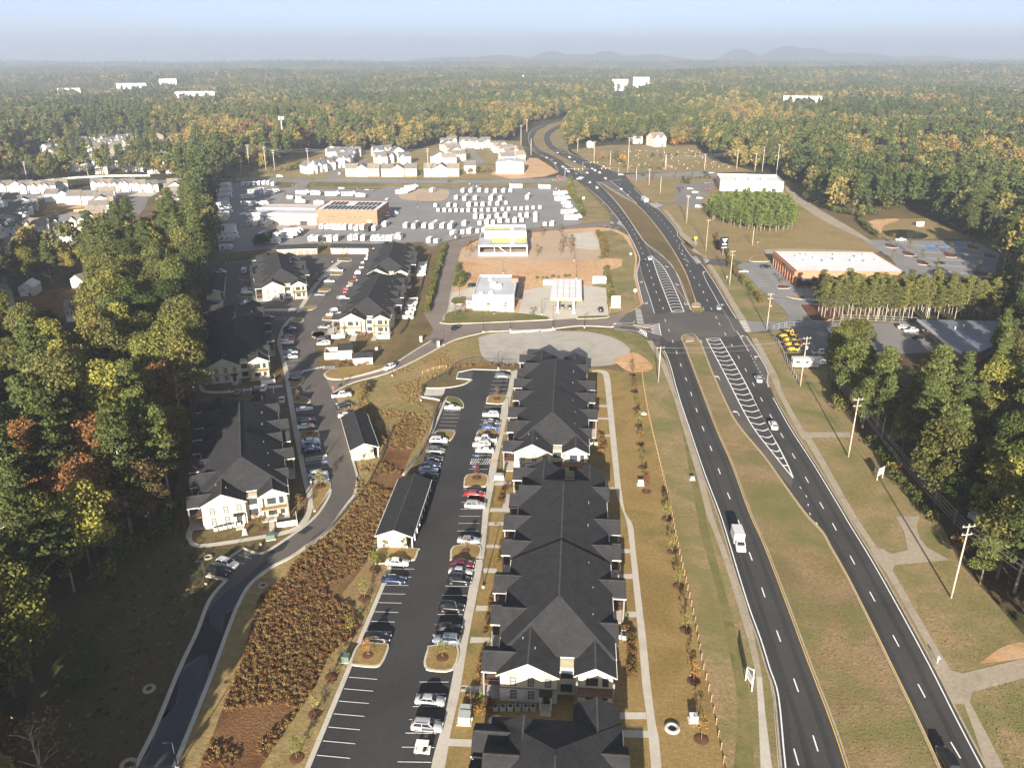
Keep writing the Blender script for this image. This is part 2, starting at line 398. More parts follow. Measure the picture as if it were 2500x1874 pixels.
area('lawn', 'lawn', poly(('N2', [(1390,250),(1840,235),(1990,260),(2130,270)]),('N4', [(147,460)]),('N5', [(200,0),(290,400),(380,850),(510,1453)]),('S', [(1790,1990),(1010,1990)]),('N3', [(985,1040),(1090,470),(1190,0)]),('N2', [(1300,640)])))
area('roadside_grass', 'verge_brown', poly(('N5', [(205,0),(290,400),(380,850),(510,1453),(840,1453),(800,1050),(700,720),(520,160),(470,0)]),('N4', [(395,760),(292,415),(130,250),(0,225),(-60,300),(60,460),(147,460)])))
area('green_strip', 'verge_green', smooth(poly(('N5', [(560,1453),(585,1100),(530,760),(460,420),(380,150),(350,0)]),('N4', [(385,880),(330,640),(290,560)]))) + smooth(poly(('N4', [(330,560),(370,700),(430,900)]),('N5', [(400,0),(430,150),(500,400),(580,700),(640,950),(680,1453)]))))
area('green_strip', 'verge_green', poly(('F5', [(1220,1370),(1500,1375),(1690,1415),(1800,1455),(1890,1540),(1920,1640),(1860,1640),(1760,1540),(1600,1460),(1400,1400),(1220,1395)])))
area('gravel_yard', 'gravel', smooth(poly(('N2', [(1150,60),(1250,32),(1440,22),(1640,18),(1850,30),(2000,80),(2060,140),(2000,205),(1850,232),(1400,222),(1190,190),(1150,60)]))))
area('bare_soil', 'clay', smooth(poly(('N2', [(1950,190),(2080,150),(2170,200),(2190,250),(2060,265),(1950,190)]))))
area('hill_field', 'field', poly(('F1', [(1250,1050),(1850,900),(2050,885)]),('Z5', [(1080,200),(1380,110),(1800,85),(2100,90),(2200,300),(2212,435),(0,430)])))
area('cemetery_lawn', 'field', poly(('F2', [(1480,955),(1440,930),(1450,900),(1700,870),(2212,870)]),('F3', [(250,890),(330,955),(600,1030),(350,1036),(0,1036)]),('F2', [(1760,1040)])))
area('median', 'median', poly(('F2', [(1240,870),(1232,830),(1255,785),(1330,745),(1450,712),(1450,738),(1330,780),(1300,840),(1320,880),(1450,960),(1560,1010),(1650,1050),(1570,1060),(1440,985),(1280,905)])))
area('roadside_grass', 'verge_brown', poly(('F2', [(1350,870),(1330,830),(1340,805),(1370,780),(1450,752),(1440,890),(1480,955),(1770,1055),(1560,965)])))
area('clay_yard', 'clay', poly(('Z5', [(1860,370),(2040,300),(2100,270)]),('F2', [(1180,945),(1260,950),(1340,1000),(1385,1035),(1300,1060),(1100,1075),(980,1045)])))
area('roadside_grass', 'verge_brown', poly(('F4', [(1040,175),(1100,150),(1690,160)]),('F5', [(0,168),(1100,140),(1240,150),(1480,400),(1500,470),(1260,500),(1180,300),(1050,190),(0,205)]),('F4', [(1800,195),(1600,205),(1060,200)])))
area('green_strip', 'green_lawn', poly(('F4', [(1045,180),(1110,152),(1690,168),(1600,190),(1200,188)])))
area('field', 'field', poly(('F2', [(1780,1060),(2212,1040)]),('F3', [(0,1062),(350,1064),(740,1085),(830,1190),(1060,1320),(1240,1440),(1330,1475)]),('F6', [(1300,565),(640,560),(560,550),(560,620),(420,625),(330,602),(215,603),(160,578),(40,470),(0,400)]),('F5', [(2120,655),(2050,550),(1900,360),(1760,250),(1660,140)])))
area('gas_station_ground', 'clay', poly(('F5', [(110,1300),(160,1180),(200,960),(270,700),(420,620),(560,575),(900,560),(1380,525),(1540,540),(1650,600),(1720,760),(1712,930),(1765,1170),(1660,1235),(1500,1265),(950,1300),(150,1335)])))
area('roadside_grass', 'verge_brown', poly(('F5', [(1380,560),(1510,552),(1600,595),(1690,720),(1705,800),(1690,930),(1750,1170),(1650,1235),(1500,1265),(1490,1010),(1440,900),(1590,850),(1600,790),(1430,780)])))
area('green_strip', 'verge_green', poly(('F5', [(1350,1000),(1440,980),(1480,1030),(1490,1240),(1640,1220),(1500,1268),(1480,1258),(1465,1030),(1350,1030)])))
area('dirt_lot', 'asphalt_brown', poly(('F5', [(860,610),(1000,570),(1350,562),(1400,620),(1425,800),(1330,810),(820,805),(330,800),(280,780),(280,720),(400,690)])))
area('dirt_lot', 'concrete_apron', poly(('F5', [(1130,580),(1350,568),(1395,640),(1405,720),(1210,700),(1190,610)])))
area('station_apron', 'concrete_apron', poly(('F5', [(735,1245),(770,1060),(800,1048),(1010,1008),(1350,1015),(1460,1030),(1485,1258),(1220,1285),(980,1300),(975,1275),(740,1248)])))
area('station_apron', 'concrete_apron', poly(('F5', [(165,1130),(180,1070),(330,1030),(400,970),(420,1000),(360,1210),(150,1235)])))
area('basin', 'field', poly(('F6', [(1190,375),(1260,352),(1600,345),(1900,478),(1300,476)])))
area('basin_clay', 'clay', smooth(poly(('F6', [(1210,372),(1300,352),(1420,352),(1320,395),(1300,440),(1240,410),(1210,372)]))))
area('pond', 'water', smooth(poly(('F6', [(1310,428),(1400,418),(1500,422),(1600,452),(1560,476),(1440,472),(1350,460),(1310,428)]))))
area('roadside_grass', 'verge_brown', poly(('F6', [(190,650),(200,640),(390,655),(440,690),(520,780),(690,935),(712,975),(690,1002),(480,1000),(395,985),(330,880),(250,745)])))
area('roadside_grass', 'verge_brown', poly(('N4', [(720,248),(765,250),(850,250),(1000,300),(1180,300),(1190,480),(1215,650),(1390,870),(1530,960),(1660,1170),(1770,1290)]),('N5', [(1840,280),(2010,470),(2212,700)]),('S', [(2560,1560),(2700,1990),(2470,1990)]),('N5', [(1990,1453),(1835,1160),(1525,570),(1225,60),(1190,0)]),('N4', [(1085,960),(865,600),(832,500),(822,430)])))
area('bare_soil', 'clay', smooth(poly(('N5', [(1960,860),(2080,770),(2212,740),(2260,800),(2212,830),(1960,860)]))))
area('equipment_yard', 'verge_brown', poly(('F6', [(600,1060),(700,1050),(760,1200),(950,1290),(960,1500),(760,1400)])))

# ------------------------------------------------------------------ paved ground
LCW = poly(('S', [(1935,2050)]),('N5', [(838,1453),(800,1048),(752,890),(700,720),(635,540),(570,330),(520,160),(470,0)]),('N4', [(475,1000),(395,760),(335,575),(292,415),(262,345)]))
LCW_NEAR = smooth(LCW)
LCE = smooth(poly(('S', [(2120,2050)]),('N5', [(1214,1453),(1122,1180),(987,830),(867,510),(747,200),(657,0)]),('N4', [(640,960),(560,780),(490,600),(425,430),(375,300)])))
RCW = smooth(poly(('S', [(2360,2050)]),('N5', [(1722,1453),(1608,1200),(1478,930),(1328,620),(1198,360),(1108,200),(1058,110),(958,0)]),('N4', [(900,1050),(800,910),(660,740),(590,610),(520,450),(470,320),(442,272)])))
RCE = smooth(poly(('S', [(2500,2050)]),('N5', [(1990,1453),(1835,1160),(1693,880),(1525,570),(1355,270),(1225,60),(1190,0)]),('N4', [(1085,960),(955,760),(865,600)])))
RCE_TURN = poly(('N4', [(838,545),(832,500),(838,470),(822,430),(765,340),(715,268)]))
area('median', 'median', LCE + RCW[::-1])
hwy = area('highway', 'asphalt_hwy', LCW_NEAR + poly(('F5', [(1900,1531),(1920,1430),(1880,1300),(1770,1175)])) + smooth(poly(('F5', [(1765,1170),(1740,1060),(1712,930),(1722,860),(1738,800),(1725,745),(1650,592),(1560,462),(1440,320),(1290,190),(1200,138)]))) + smooth(poly(('F5', [(1385,150),(1450,210),(1560,330),(1650,450),(1735,580),(1790,655),(1860,718),(1925,758),(2005,830),(2062,930),(2122,1090),(2172,1215)]))) + poly(('N4', [(375,200)])) + LCE[::-1])
area('highway', 'asphalt_hwy', RCW + poly(('N4', [(480,132)])) + smooth(poly(('F5', [(2212,1152),(2130,932),(2040,760),(1950,620),(1870,510),(1750,370),(1640,290),(1500,200),(1395,150)]))) + poly(('F5', [(1640,135)])) + smooth(poly(('F5', [(1700,195),(1760,262),(1900,372),(1985,460),(2055,552),(2065,602),(2122,660),(2212,735)])),2) + poly(('F6', [(40,500),(100,585),(170,640),(250,750),(330,890),(390,990),(445,1075)])) + RCE_TURN[::-1] + RCE[::-1])
area('intersection', 'asphalt_turn', poly(('N4', [(220,150),(300,138),(380,138),(480,132),(600,150),(660,180),(705,240),(640,272),(440,272),(375,290),(290,300),(250,262)])))
area('turn_lane', 'asphalt_turn', poly(('F5', [(1640,1240),(1720,1205),(1768,1172),(1742,1060),(1714,930),(1724,860),(1736,820),(1780,980),(1865,1245),(1880,1300),(1920,1430),(1890,1525),(1800,1440),(1690,1402),(1520,1358),(1510,1268)])))
area('turn_lane', 'asphalt_turn', poly(('F5', [(1640,590),(1610,548),(1510,545),(1480,500),(1525,455),(1505,412),(1440,330),(1490,380),(1560,470)])))
area('turn_bay', 'asphalt_turn', poly(('F5', [(1850,745),(1925,760),(2003,832),(2060,930),(2120,1090),(2168,1215),(2110,1232),(2050,1080),(1990,950),(1930,850)])))
area('turn_bay', 'asphalt_turn', smooth(poly(('N4', [(446,276),(474,325),(524,450),(594,610),(664,738),(800,905),(955,1085)]))) + smooth(poly(('N4', [(965,1033),(880,930),(730,730),(600,480),(495,280)]))))
area('turn_lane', 'asphalt_turn', poly(('N4', [(668,185),(712,262),(765,340),(820,430),(835,470),(830,500),(836,540),(780,470),(725,350),(660,240)])))
area('turn_lane', 'asphalt_turn', poly(('F6', [(215,605),(330,600),(420,622),(380,655),(200,642),(150,610),(90,585)])))
area('cross_road', 'asphalt_grey', poly(('F1', [(900,1085),(1250,1066)]),('F4', [(380,122),(600,112),(1000,128),(1300,120),(1700,128)]),('F5', [(0,134),(500,132),(1000,120),(1120,100),(1240,95),(1600,92),(2212,62)]),('F3', [(400,1040),(740,1052),(750,1078),(350,1062),(0,1062)]),('F5', [(1640,136),(1240,150),(1000,152),(500,160),(0,165)]),('F4', [(1700,160),(1100,150),(950,158),(760,148),(380,145)]),('F1', [(1250,1082),(900,1100)])))
area('highway_junction', 'asphalt_hwy', poly(('F5', [(1130,100),(1180,60),(1330,50),(1480,75),(1620,95),(1660,140),(1560,130),(1400,152),(1240,152)])))
area('highway', 'asphalt_hwy', smooth(poly(('F2', [(1440,1065),(1380,1030),(1330,960),(1240,915),(1205,860),(1200,820),(1220,780),(1290,745),(1380,718),(1450,703)]))) + smooth(poly(('F2', [(1450,712),(1330,745),(1255,785),(1232,830),(1240,870),(1280,905),(1340,930),(1440,985),(1520,1030),(1570,1060)]))))
area('highway', 'asphalt_hwy', smooth(poly(('F2', [(1650,1050),(1560,1010),(1450,960),(1380,925),(1320,880),(1300,840),(1305,805),(1330,780),(1380,755),(1450,738)]))) + smooth(poly(('F2', [(1450,752),(1370,780),(1340,805),(1330,830),(1350,870),(1400,905),(1470,930),(1560,965),(1680,1015),(1770,1055)]))))
area('access_road', 'asphalt_access', poly(('F5', [(0,1435),(-90,1445)]),('N1', [(1810,85),(1700,150),(1600,215),(1500,275),(1350,320),(1200,350),(1110,345),(1080,315),(1000,300),(1000,420),(1140,440),(1280,370),(1500,310),(1700,220),(1830,150),(1900,112),(2000,72),(2211,22)]),('F5', [(430,1398),(660,1388),(1000,1372),(1250,1347),(1520,1358),(1640,1238),(1480,1272),(1240,1288),(950,1302),(150,1335),(110,1300),(150,1220),(170,1100),(200,960),(230,830),(270,700),(330,652),(440,608),(440,585),(250,625),(110,662),(130,700),(60,950),(0,1140),(-55,1240),(0,1330),(30,1380)])))
area('access_road', 'asphalt_access', poly(('F5', [(430,588),(560,565),(850,535),(1240,506),(1480,478),(1500,520),(1370,524),(900,566),(440,612)])))
area('trailer_lot', 'asphalt_grey', poly(('F4', [(290,175),(470,150),(740,160),(800,205),(900,190),(960,150),(1040,150),(1010,205),(1620,215),(1720,180),(1800,200),(2212,205)]),('F5', [(600,205),(1050,190),(1130,230),(1200,320),(1260,430),(1260,490),(1240,505),(850,533),(520,568),(430,586),(250,618),(90,652),(30,690),(0,690)]),('F4', [(1980,650),(1560,665),(1020,660),(700,705),(290,745),(270,560)])))
area('trailer_lot_soil', 'asphalt_brown', smooth(poly(('F4', [(1780,215),(2100,208),(2200,230),(2160,300),(2000,310),(1800,290),(1780,215)]))))
area('workshop_apron', 'concrete_old', poly(('F4', [(470,500),(1090,512),(1100,540),(700,540),(460,515)])))
lotW = area('parking_lot', 'asphalt_drive', poly(('N1', [(985,1070),(940,860),(890,600),(860,440),(430,430),(420,410),(815,370),(845,330),(815,160),(775,80)]),('F4', [(770,1430),(640,1330),(150,1320),(225,1280),(235,1150),(180,1120),(180,900),(262,860),(340,820),(620,788),(1000,768),(1100,752),(1560,745),(1600,770),(1590,790),(1520,880),(1470,950),(1400,1080),(1300,1200),(1215,1400),(1090,1490)]),('N1', [(1020,140),(1050,250),(1080,315),(1140,440),(1150,470),(1200,600),(1270,880),(1300,980),(1310,1040),(1270,1140),(1180,1220),(1120,1150),(1000,1100)])))
area('drive', 'asphalt_drive', smooth(poly(('N1', [(1312,1010),(1290,1120),(1240,1190)]),('N7', [(1960,240),(1850,320),(1750,390),(1620,460),(1500,560),(1430,680),(1380,800),(1270,1100),(1130,1450),(1045,1657)]),('S', [(350,2000)])),3) + poly(('S', [(260,2000)])) + smooth(poly(('N7', [(810,1657),(940,1400),(1080,1060),(1180,850),(1260,650),(1360,530)])),3) + poly(('N7', [(1240,505),(1380,395),(1460,340),(1540,372)])) + smooth(poly(('N7', [(1600,360),(1740,270),(1850,190),(1920,120),(1975,30)]),('N1', [(1125,1090)])),3))
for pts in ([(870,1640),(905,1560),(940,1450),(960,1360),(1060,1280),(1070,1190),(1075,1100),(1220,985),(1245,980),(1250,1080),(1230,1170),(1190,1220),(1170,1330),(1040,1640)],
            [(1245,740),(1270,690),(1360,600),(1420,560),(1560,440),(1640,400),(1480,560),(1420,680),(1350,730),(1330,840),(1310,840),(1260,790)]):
    area('bluish_patch', 'asphalt_tint', smooth(G('N7', pts),3))  # bluish grey areas laid over the brown drive
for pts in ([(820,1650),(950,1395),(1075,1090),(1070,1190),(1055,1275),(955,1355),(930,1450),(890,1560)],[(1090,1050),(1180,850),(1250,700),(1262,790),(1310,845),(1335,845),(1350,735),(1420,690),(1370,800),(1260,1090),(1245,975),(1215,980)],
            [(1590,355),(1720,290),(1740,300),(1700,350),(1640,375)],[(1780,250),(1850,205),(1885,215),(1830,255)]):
    area('dark_patch', 'asphalt_dark', G('N7', pts))  # darkest areas of the drive, beside the bluish ones
lotC = area('parking_lot', 'asphalt_new', poly(('S', [(700,2000)]),('N3', [(225,1159),(455,605),(500,490),(665,95)]),('N2', [(615,1425),(785,1330),(745,1312),(870,915),(800,880),(870,640),(950,440),(945,412),(820,412),(835,362),(960,362),(1060,342),(1110,312),(1020,305),(1030,268),(1120,250),(1345,258),(1325,380),(1290,470),(1270,600),(1245,700),(1215,850),(1200,960),(1180,1060),(1160,1290),(1125,1400)]),('N3', [(1050,430),(1000,700),(960,900),(930,1000),(890,1159)]),('S', [(1040,2000)])))
area('refuse_pad', 'concrete_apron', poly(('N2', [(822,408),(838,364),(952,364),(940,408)])))
area('parking_lot', 'asphalt_grey', poly(('F6', [(1185,482),(1900,492),(2060,572),(2010,760),(1650,730),(1440,700),(1370,600),(1285,552)])))
area('parking_lot', 'asphalt_grey', poly(('F6', [(385,650),(425,627),(655,627),(700,700),(770,790),(1100,800),(1450,760),(1460,700),(1650,730),(1640,800),(1100,872),(890,872),(800,905),(872,1000),(985,1012),(720,1045),(455,1075),(400,990),(490,1002),(690,1002),(715,978),(692,932),(520,780),(440,690)])))
area('rear_yard', 'asphalt_pale', poly(('F6', [(700,1045),(985,1015),(1420,1008),(1540,1018),(1600,1110),(1760,1190),(1300,1215),(1000,1200),(900,1220),(760,1190)])))
area('delivery_lane', 'concrete_old', poly(('F6', [(560,545),(660,540),(1040,545),(1285,562),(640,566),(650,640),(600,640)])))
area('gravel_track', 'concrete_old', smooth(poly(('F6', [(735,222),(900,340),(1040,410),(1185,478)]))) + smooth(poly(('F6', [(1250,500),(1200,462),(1060,375),(930,300),(800,215),(680,130)]))))
area('parking_lot', 'asphalt_pale', poly(('F6', [(0,118),(245,118),(245,150),(180,220),(140,282),(70,270),(0,268)])))
area('wide_street', 'concrete_old', poly(('Z4', [(0,960),(0,830),(220,740),(330,650),(480,620),(620,600),(620,620),(480,650),(300,740),(130,880)])))
area('street', 'asphalt_pale', poly(('Z4', [(1150,640),(1460,620),(1540,660),(1500,760),(1440,830),(1180,850),(1260,760),(1250,680)])))
area('street', 'concrete_apron', poly(('Z4', [(230,660),(500,610),(560,600),(960,590),(1560,590),(1640,600),(1560,640),(1200,625),(960,610),(480,640)])))
area('subdivision_lawn', 'lawn', poly(('Z4', [(520,690),(980,700),(1040,640),(960,790),(940,860),(620,870),(470,870),(440,800)])))
area('subdivision_clay', 'clay', poly(('Z4', [(760,770),(1000,720),(1010,700),(860,710),(700,740),(620,740)])))
area('cul_de_sac', 'asphalt_drive', smooth(poly(('N6', [(110,580),(140,540),(200,505),(280,485),(350,478),(385,490),(380,520),(330,548),(220,570),(110,580)]))))
area('driveway', 'concrete', poly(('N6', [(325,478),(355,450),(382,455),(370,478)])))
area('forest_yard', 'brush_floor', poly(('N6', [(60,470),(320,420),(450,410),(450,520),(300,570),(110,590),(40,560)])))
area('street', 'asphalt_pale', poly(('Z4', [(690,390),(780,300),(900,230),(950,225),(830,300),(760,390)])))
area('street', 'asphalt_grey', poly(('Z5', [(1640,170),(1680,170),(1790,290),(1700,300)])))
area('street', 'asphalt_grey', poly(('Z5', [(330,420),(440,360),(500,345),(700,250),(760,250),(520,360),(440,425)])))

# ------------------------------------------------------------------ footways and kerbs
def walk(name, m, L, Rr):
    return area(name, m, list(L) + list(Rr)[::-1])
walk('sidewalk', 'concrete', smooth(poly(('N2', [(1345,262),(1325,380),(1290,470),(1270,600),(1245,700),(1215,850),(1200,960),(1180,1060),(1160,1290),(1125,1400)]),('N3', [(1050,430),(1000,700),(960,900),(930,1000),(890,1159)]),('S', [(1040,2000)]))),
     smooth(poly(('N2', [(1392,250),(1350,400),(1330,500),(1300,640),(1270,780),(1245,930),(1215,1090),(1205,1180),(1190,1320),(1165,1480)]),('N3', [(1090,470),(1050,720),(1000,950),(985,1040),(965,1159)]),('S', [(1072,2000)]))))
walk('sidewalk', 'concrete', smooth(poly(('N2', [(1830,266),(1880,268),(1902,300),(1920,450),(1940,650),(1960,850),(1975,980),(2010,1080),(2040,1170),(2060,1330)]),('N3', [(1985,200),(2010,450),(2030,700),(2050,850),(2065,1000),(2080,1159)]),('S', [(1605,2000)]))),
     smooth(poly(('N2', [(1830,255),(1900,255),(1936,285),(1950,400),(1970,600),(1990,800),(2005,950),(2030,1100),(2075,1180),(2090,1300)]),('N3', [(2020,200),(2050,450),(2075,700),(2100,900),(2120,1000),(2135,1159)]),('S', [(1632,2000)]))))
for q in ([(1175,80),(1245,82),(1245,106),(1172,106)],[(1135,283),(1222,283),(1222,310),(1130,312)],[(1105,452),(1235,455),(1235,480),(1098,485)],[(1055,712),(1190,720),(1190,750),(1050,748)],[(990,1000),(1200,1008),(1198,1050),(982,1040)],
          [(1900,858),(2050,858),(2052,895),(1900,895)],[(1900,952),(2066,957),(2067,996),(1900,992)],[(1890,112),(1980,112),(1983,138),(1890,138)],[(1890,315),(1998,315),(2000,345),(1890,345)]):
    area('footpath', 'concrete', G('N3', q))
for q in ([(1212,1165),(1310,1165),(1305,1186),(1210,1186)],[(1225,1080),(1295,1082),(1303,998),(1345,998),(1345,1104),(1215,1104)],[(1200,1300),(1300,1302),(1300,1320),(1195,1320)],[(1182,1442),(1260,1444),(1260,1466),(1175,1466)],[(1250,925),(1375,925),(1372,945),(1245,945)],[(1300,626),(1350,628),(1350,640),(1295,640)],[(1285,706),(1330,706),(1330,717),(1285,717)],
          [(1850,462),(1925,464),(1925,476),(1850,474)],[(1860,538),(1935,540),(1935,551),(1860,550)],[(1870,640),(1945,641),(1945,653),(1870,652)],[(1915,955),(1975,957),(1977,973),(1915,970)],[(1990,1325),(2058,1327),(2060,1352),(1990,1350)],[(1990,1478),(2068,1480),(2070,1504),(1990,1503)]):
    area('footpath', 'concrete', G('N2', q))
walk('sidewalk', 'concrete_old', smooth(poly(('N5', [(690,930),(630,680),(560,450),(480,200),(405,0)]),('N4', [(440,1000),(380,800),(320,600),(270,470),(240,400),(175,290)]))), smooth(poly(('N5', [(722,930),(655,600),(592,400),(512,200),(440,0)]),('N4', [(475,1000),(412,800),(347,600),(297,470),(268,400),(205,290)]))))
walk('sidewalk', 'concrete', poly(('S', [(1862,2000)]),('N5', [(715,1453),(702,1150),(690,932)])), poly(('S', [(1895,2000)]),('N5', [(780,1453),(742,1150),(722,932)])))
walk('gutter', 'concrete', poly(('S', [(1905,2000)]),('N5', [(815,1453),(785,1060),(762,940)])), poly(('S', [(1925,2000)]),('N5', [(838,1453),(800,1048),(772,940)])))
walk('sidewalk', 'concrete_old', smooth(poly(('N5', [(2000,1453),(1870,1090),(1810,1000),(1710,870),(1640,720),(1425,340),(1345,210),(1205,0)]),('N4', [(1040,840),(985,770),(880,570),(850,500),(800,390),(740,280)]))), smooth(poly(('N5', [(2100,1453),(1910,1090),(1850,1000),(1780,870),(1700,740),(1470,340),(1390,220),(1245,0)]),('N4', [(1078,840),(1020,770),(908,570),(884,490),(832,390),(768,275)]))))
for c, q in (('N4', [(985,768),(1060,788),(1072,812),(1045,832),(1012,820)]),('N4', [(1060,785),(1270,785),(1275,812),(1068,814)]),('N5', [(1335,208),(1400,205),(1475,245),(1482,288),(1462,336),(1425,338),(1370,270)]),('N5', [(1440,240),(1550,215),(1530,110),(1480,22),(1620,25),(1600,80),(1620,150),(1660,200),(1790,272),(1480,300)]),('N5', [(1700,868),(1862,915),(2212,830),(2400,780),(2400,900),(2212,942),(1912,1026),(1902,1090),(1812,1088)])):
    area('driveway', 'concrete_old', G(c, q))
walk('sidewalk', 'concrete_old', smooth(poly(('F6', [(455,1075),(395,985),(330,860),(250,720),(200,640)]))), smooth(poly(('F6', [(480,1060),(440,985),(370,870),(280,720),(225,640)]))))
walk('sidewalk', 'concrete_old', smooth(poly(('F6', [(150,578),(100,548)]),('F5', [(2212,688),(2130,640),(2075,590),(2062,548),(1995,455),(1935,385)]))), smooth(poly(('F6', [(215,598),(125,545)]),('F5', [(2225,650),(2155,610),(2100,565),(2085,530),(2022,450),(1962,385)]))))
area('access_road', 'asphalt_access', poly(('F5', [(1800,318),(1850,320),(2130,318),(2145,332),(1940,346),(1908,392),(1880,372)])))
# left complex footways
walk('sidewalk', 'concrete', smooth(poly(('N1', [(945,1060),(920,940),(890,780),(860,620),(840,500),(830,430),(815,330),(790,200),(765,110),(775,50)]),('F4', [(830,1330),(890,1270)]))), smooth(poly(('N1', [(985,1070),(955,940),(930,800),(900,640),(875,500),(862,430),(848,330),(820,200),(795,110),(805,50)]),('F4', [(860,1330),(920,1272)]))))
walk('sidewalk', 'concrete', smooth(poly(('N1', [(945,1060),(970,1160),(965,1230),(930,1300),(850,1360),(600,1410),(300,1455),(210,1450),(190,1400),(220,1320),(245,1220),(240,900),(270,700),(290,600)]))), smooth(poly(('N1', [(985,1070),(1005,1170),(1000,1240),(960,1320),(860,1385),(600,1435),(300,1480),(180,1470),(148,1410),(175,1320),(205,1200),(220,880),(240,660),(265,595)]))))
walk('sidewalk', 'concrete', smooth(poly(('N1', [(800,385),(600,405),(440,425),(300,425),(260,395),(255,300),(262,100)]),('F4', [(205,1330),(220,1315)]))), smooth(poly(('N1', [(805,400),(600,422),(440,440),(280,440),(238,405),(228,300),(238,60)]),('F4', [(140,1340),(150,1318)]))))
walk('sidewalk', 'concrete', smooth(poly(('F4', [(930,1235),(1020,1080),(1110,960),(1210,860),(1290,800)]))), smooth(poly(('F4', [(960,1235),(1060,1080),(1150,960),(1250,862),(1320,805)]))))
walk('sidewalk', 'concrete', smooth(poly(('F4', [(1170,1420),(1240,1300),(1310,1180),(1410,1050),(1500,930)]))), smooth(poly(('F4', [(1220,1420),(1290,1300),(1340,1180),(1440,1050),(1530,930)]))))
walk('sidewalk', 'concrete', smooth(poly(('F4', [(540,850),(555,1000),(575,1150),(600,1200)]))), smooth(poly(('F4', [(575,850),(590,1000),(605,1150),(620,1195)]))))
walk('sidewalk', 'concrete', poly(('F4', [(600,1205),(940,1200)])), poly(('F4', [(610,1222),(930,1222)])))
for c, q in (('Z3', [(855,1280),(905,1280),(915,1475),(862,1480)]),('Z3', [(130,1410),(200,1410),(205,1435),(130,1440)]),('F4', [(1370,1470),(1400,1400),(1440,1400),(1420,1475)]),('F4', [(1545,1470),(1580,1410),(1620,1410),(1590,1470)])):
    area('footpath', 'concrete', G(c, q))
for pts in (LCE, RCW): kerb(pts, mat_='concrete_old')
kerb(offs(LCW_NEAR, -.2), mat_='concrete_old'); kerb(offs(RCE, .2), mat_='concrete_old'); kerb(RCE_TURN, mat_='concrete_old')
kerb(smooth(poly(('F5', [(1740,1060),(1712,930),(1722,860),(1738,800),(1725,745),(1650,592)]))), mat_='concrete_old')
kerb(smooth(poly(('F5', [(1385,150),(1560,330),(1735,580),(1790,655),(1925,758),(2062,930),(2172,1215)]))), mat_='concrete_old')
kerb(smooth(poly(('F5', [(2212,1152),(2130,932),(2040,760),(1950,620),(1750,370),(1500,200),(1395,150)]))), mat_='concrete_old')
kerb(smooth(poly(('N1', [(1312,1010),(1290,1120),(1240,1190)]),('N7', [(1960,240),(1850,320),(1750,390),(1620,460),(1500,560),(1430,680),(1380,800),(1270,1100),(1130,1450),(1045,1657)]))), w=.7)
kerb(smooth(poly(('N7', [(810,1657),(940,1400),(1080,1060),(1180,850),(1260,650),(1360,530)]))), w=.7)
kerb(G('N7', [(1360,530),(1240,505)]), w=.7); kerb(G('N7', [(1380,395),(1460,340),(1540,372)]), w=.6)
kerb(smooth(poly(('N7', [(1540,372),(1600,360),(1740,270),(1850,190),(1920,120),(1975,30)]),('N1', [(1125,1090)]))), w=.6)
kerb(smooth(poly(('N1', [(1810,85),(1700,150),(1600,215),(1500,275),(1350,320),(1200,350),(1110,345),(1080,315)]))), w=.5)
kerb(smooth(poly(('N1', [(1140,440),(1280,370),(1500,310),(1700,220),(1830,150),(1900,112),(2000,72),(2211,22)]))), w=.5)
kerb(smooth(poly(('F5', [(110,1300),(150,1220),(170,1100),(200,960),(230,830),(270,700)]))), w=.5)
kerb(smooth(poly(('F5', [(430,1398),(660,1388),(1000,1372),(1250,1347),(1520,1358)]))), w=.5)
kerb(poly(('S', [(700,2000)]),('N3', [(225,1159),(455,605)])), w=.8)
kerb(poly(('N3', [(500,490),(665,95)]),('N2', [(615,1425)])), w=.8)
kerb(poly(('N2', [(870,640),(950,440)])), w=.6); kerb(smooth(poly(('N2', [(835,362),(960,360),(1060,342),(1110,312)]))), w=.6)
kerb(poly(('N2', [(1110,312),(1020,305),(1030,268),(1120,250),(1345,258)])), w=.5)
kerb(smooth(poly(('N1', [(1310,1040),(1300,980),(1270,880)]))), w=.5)
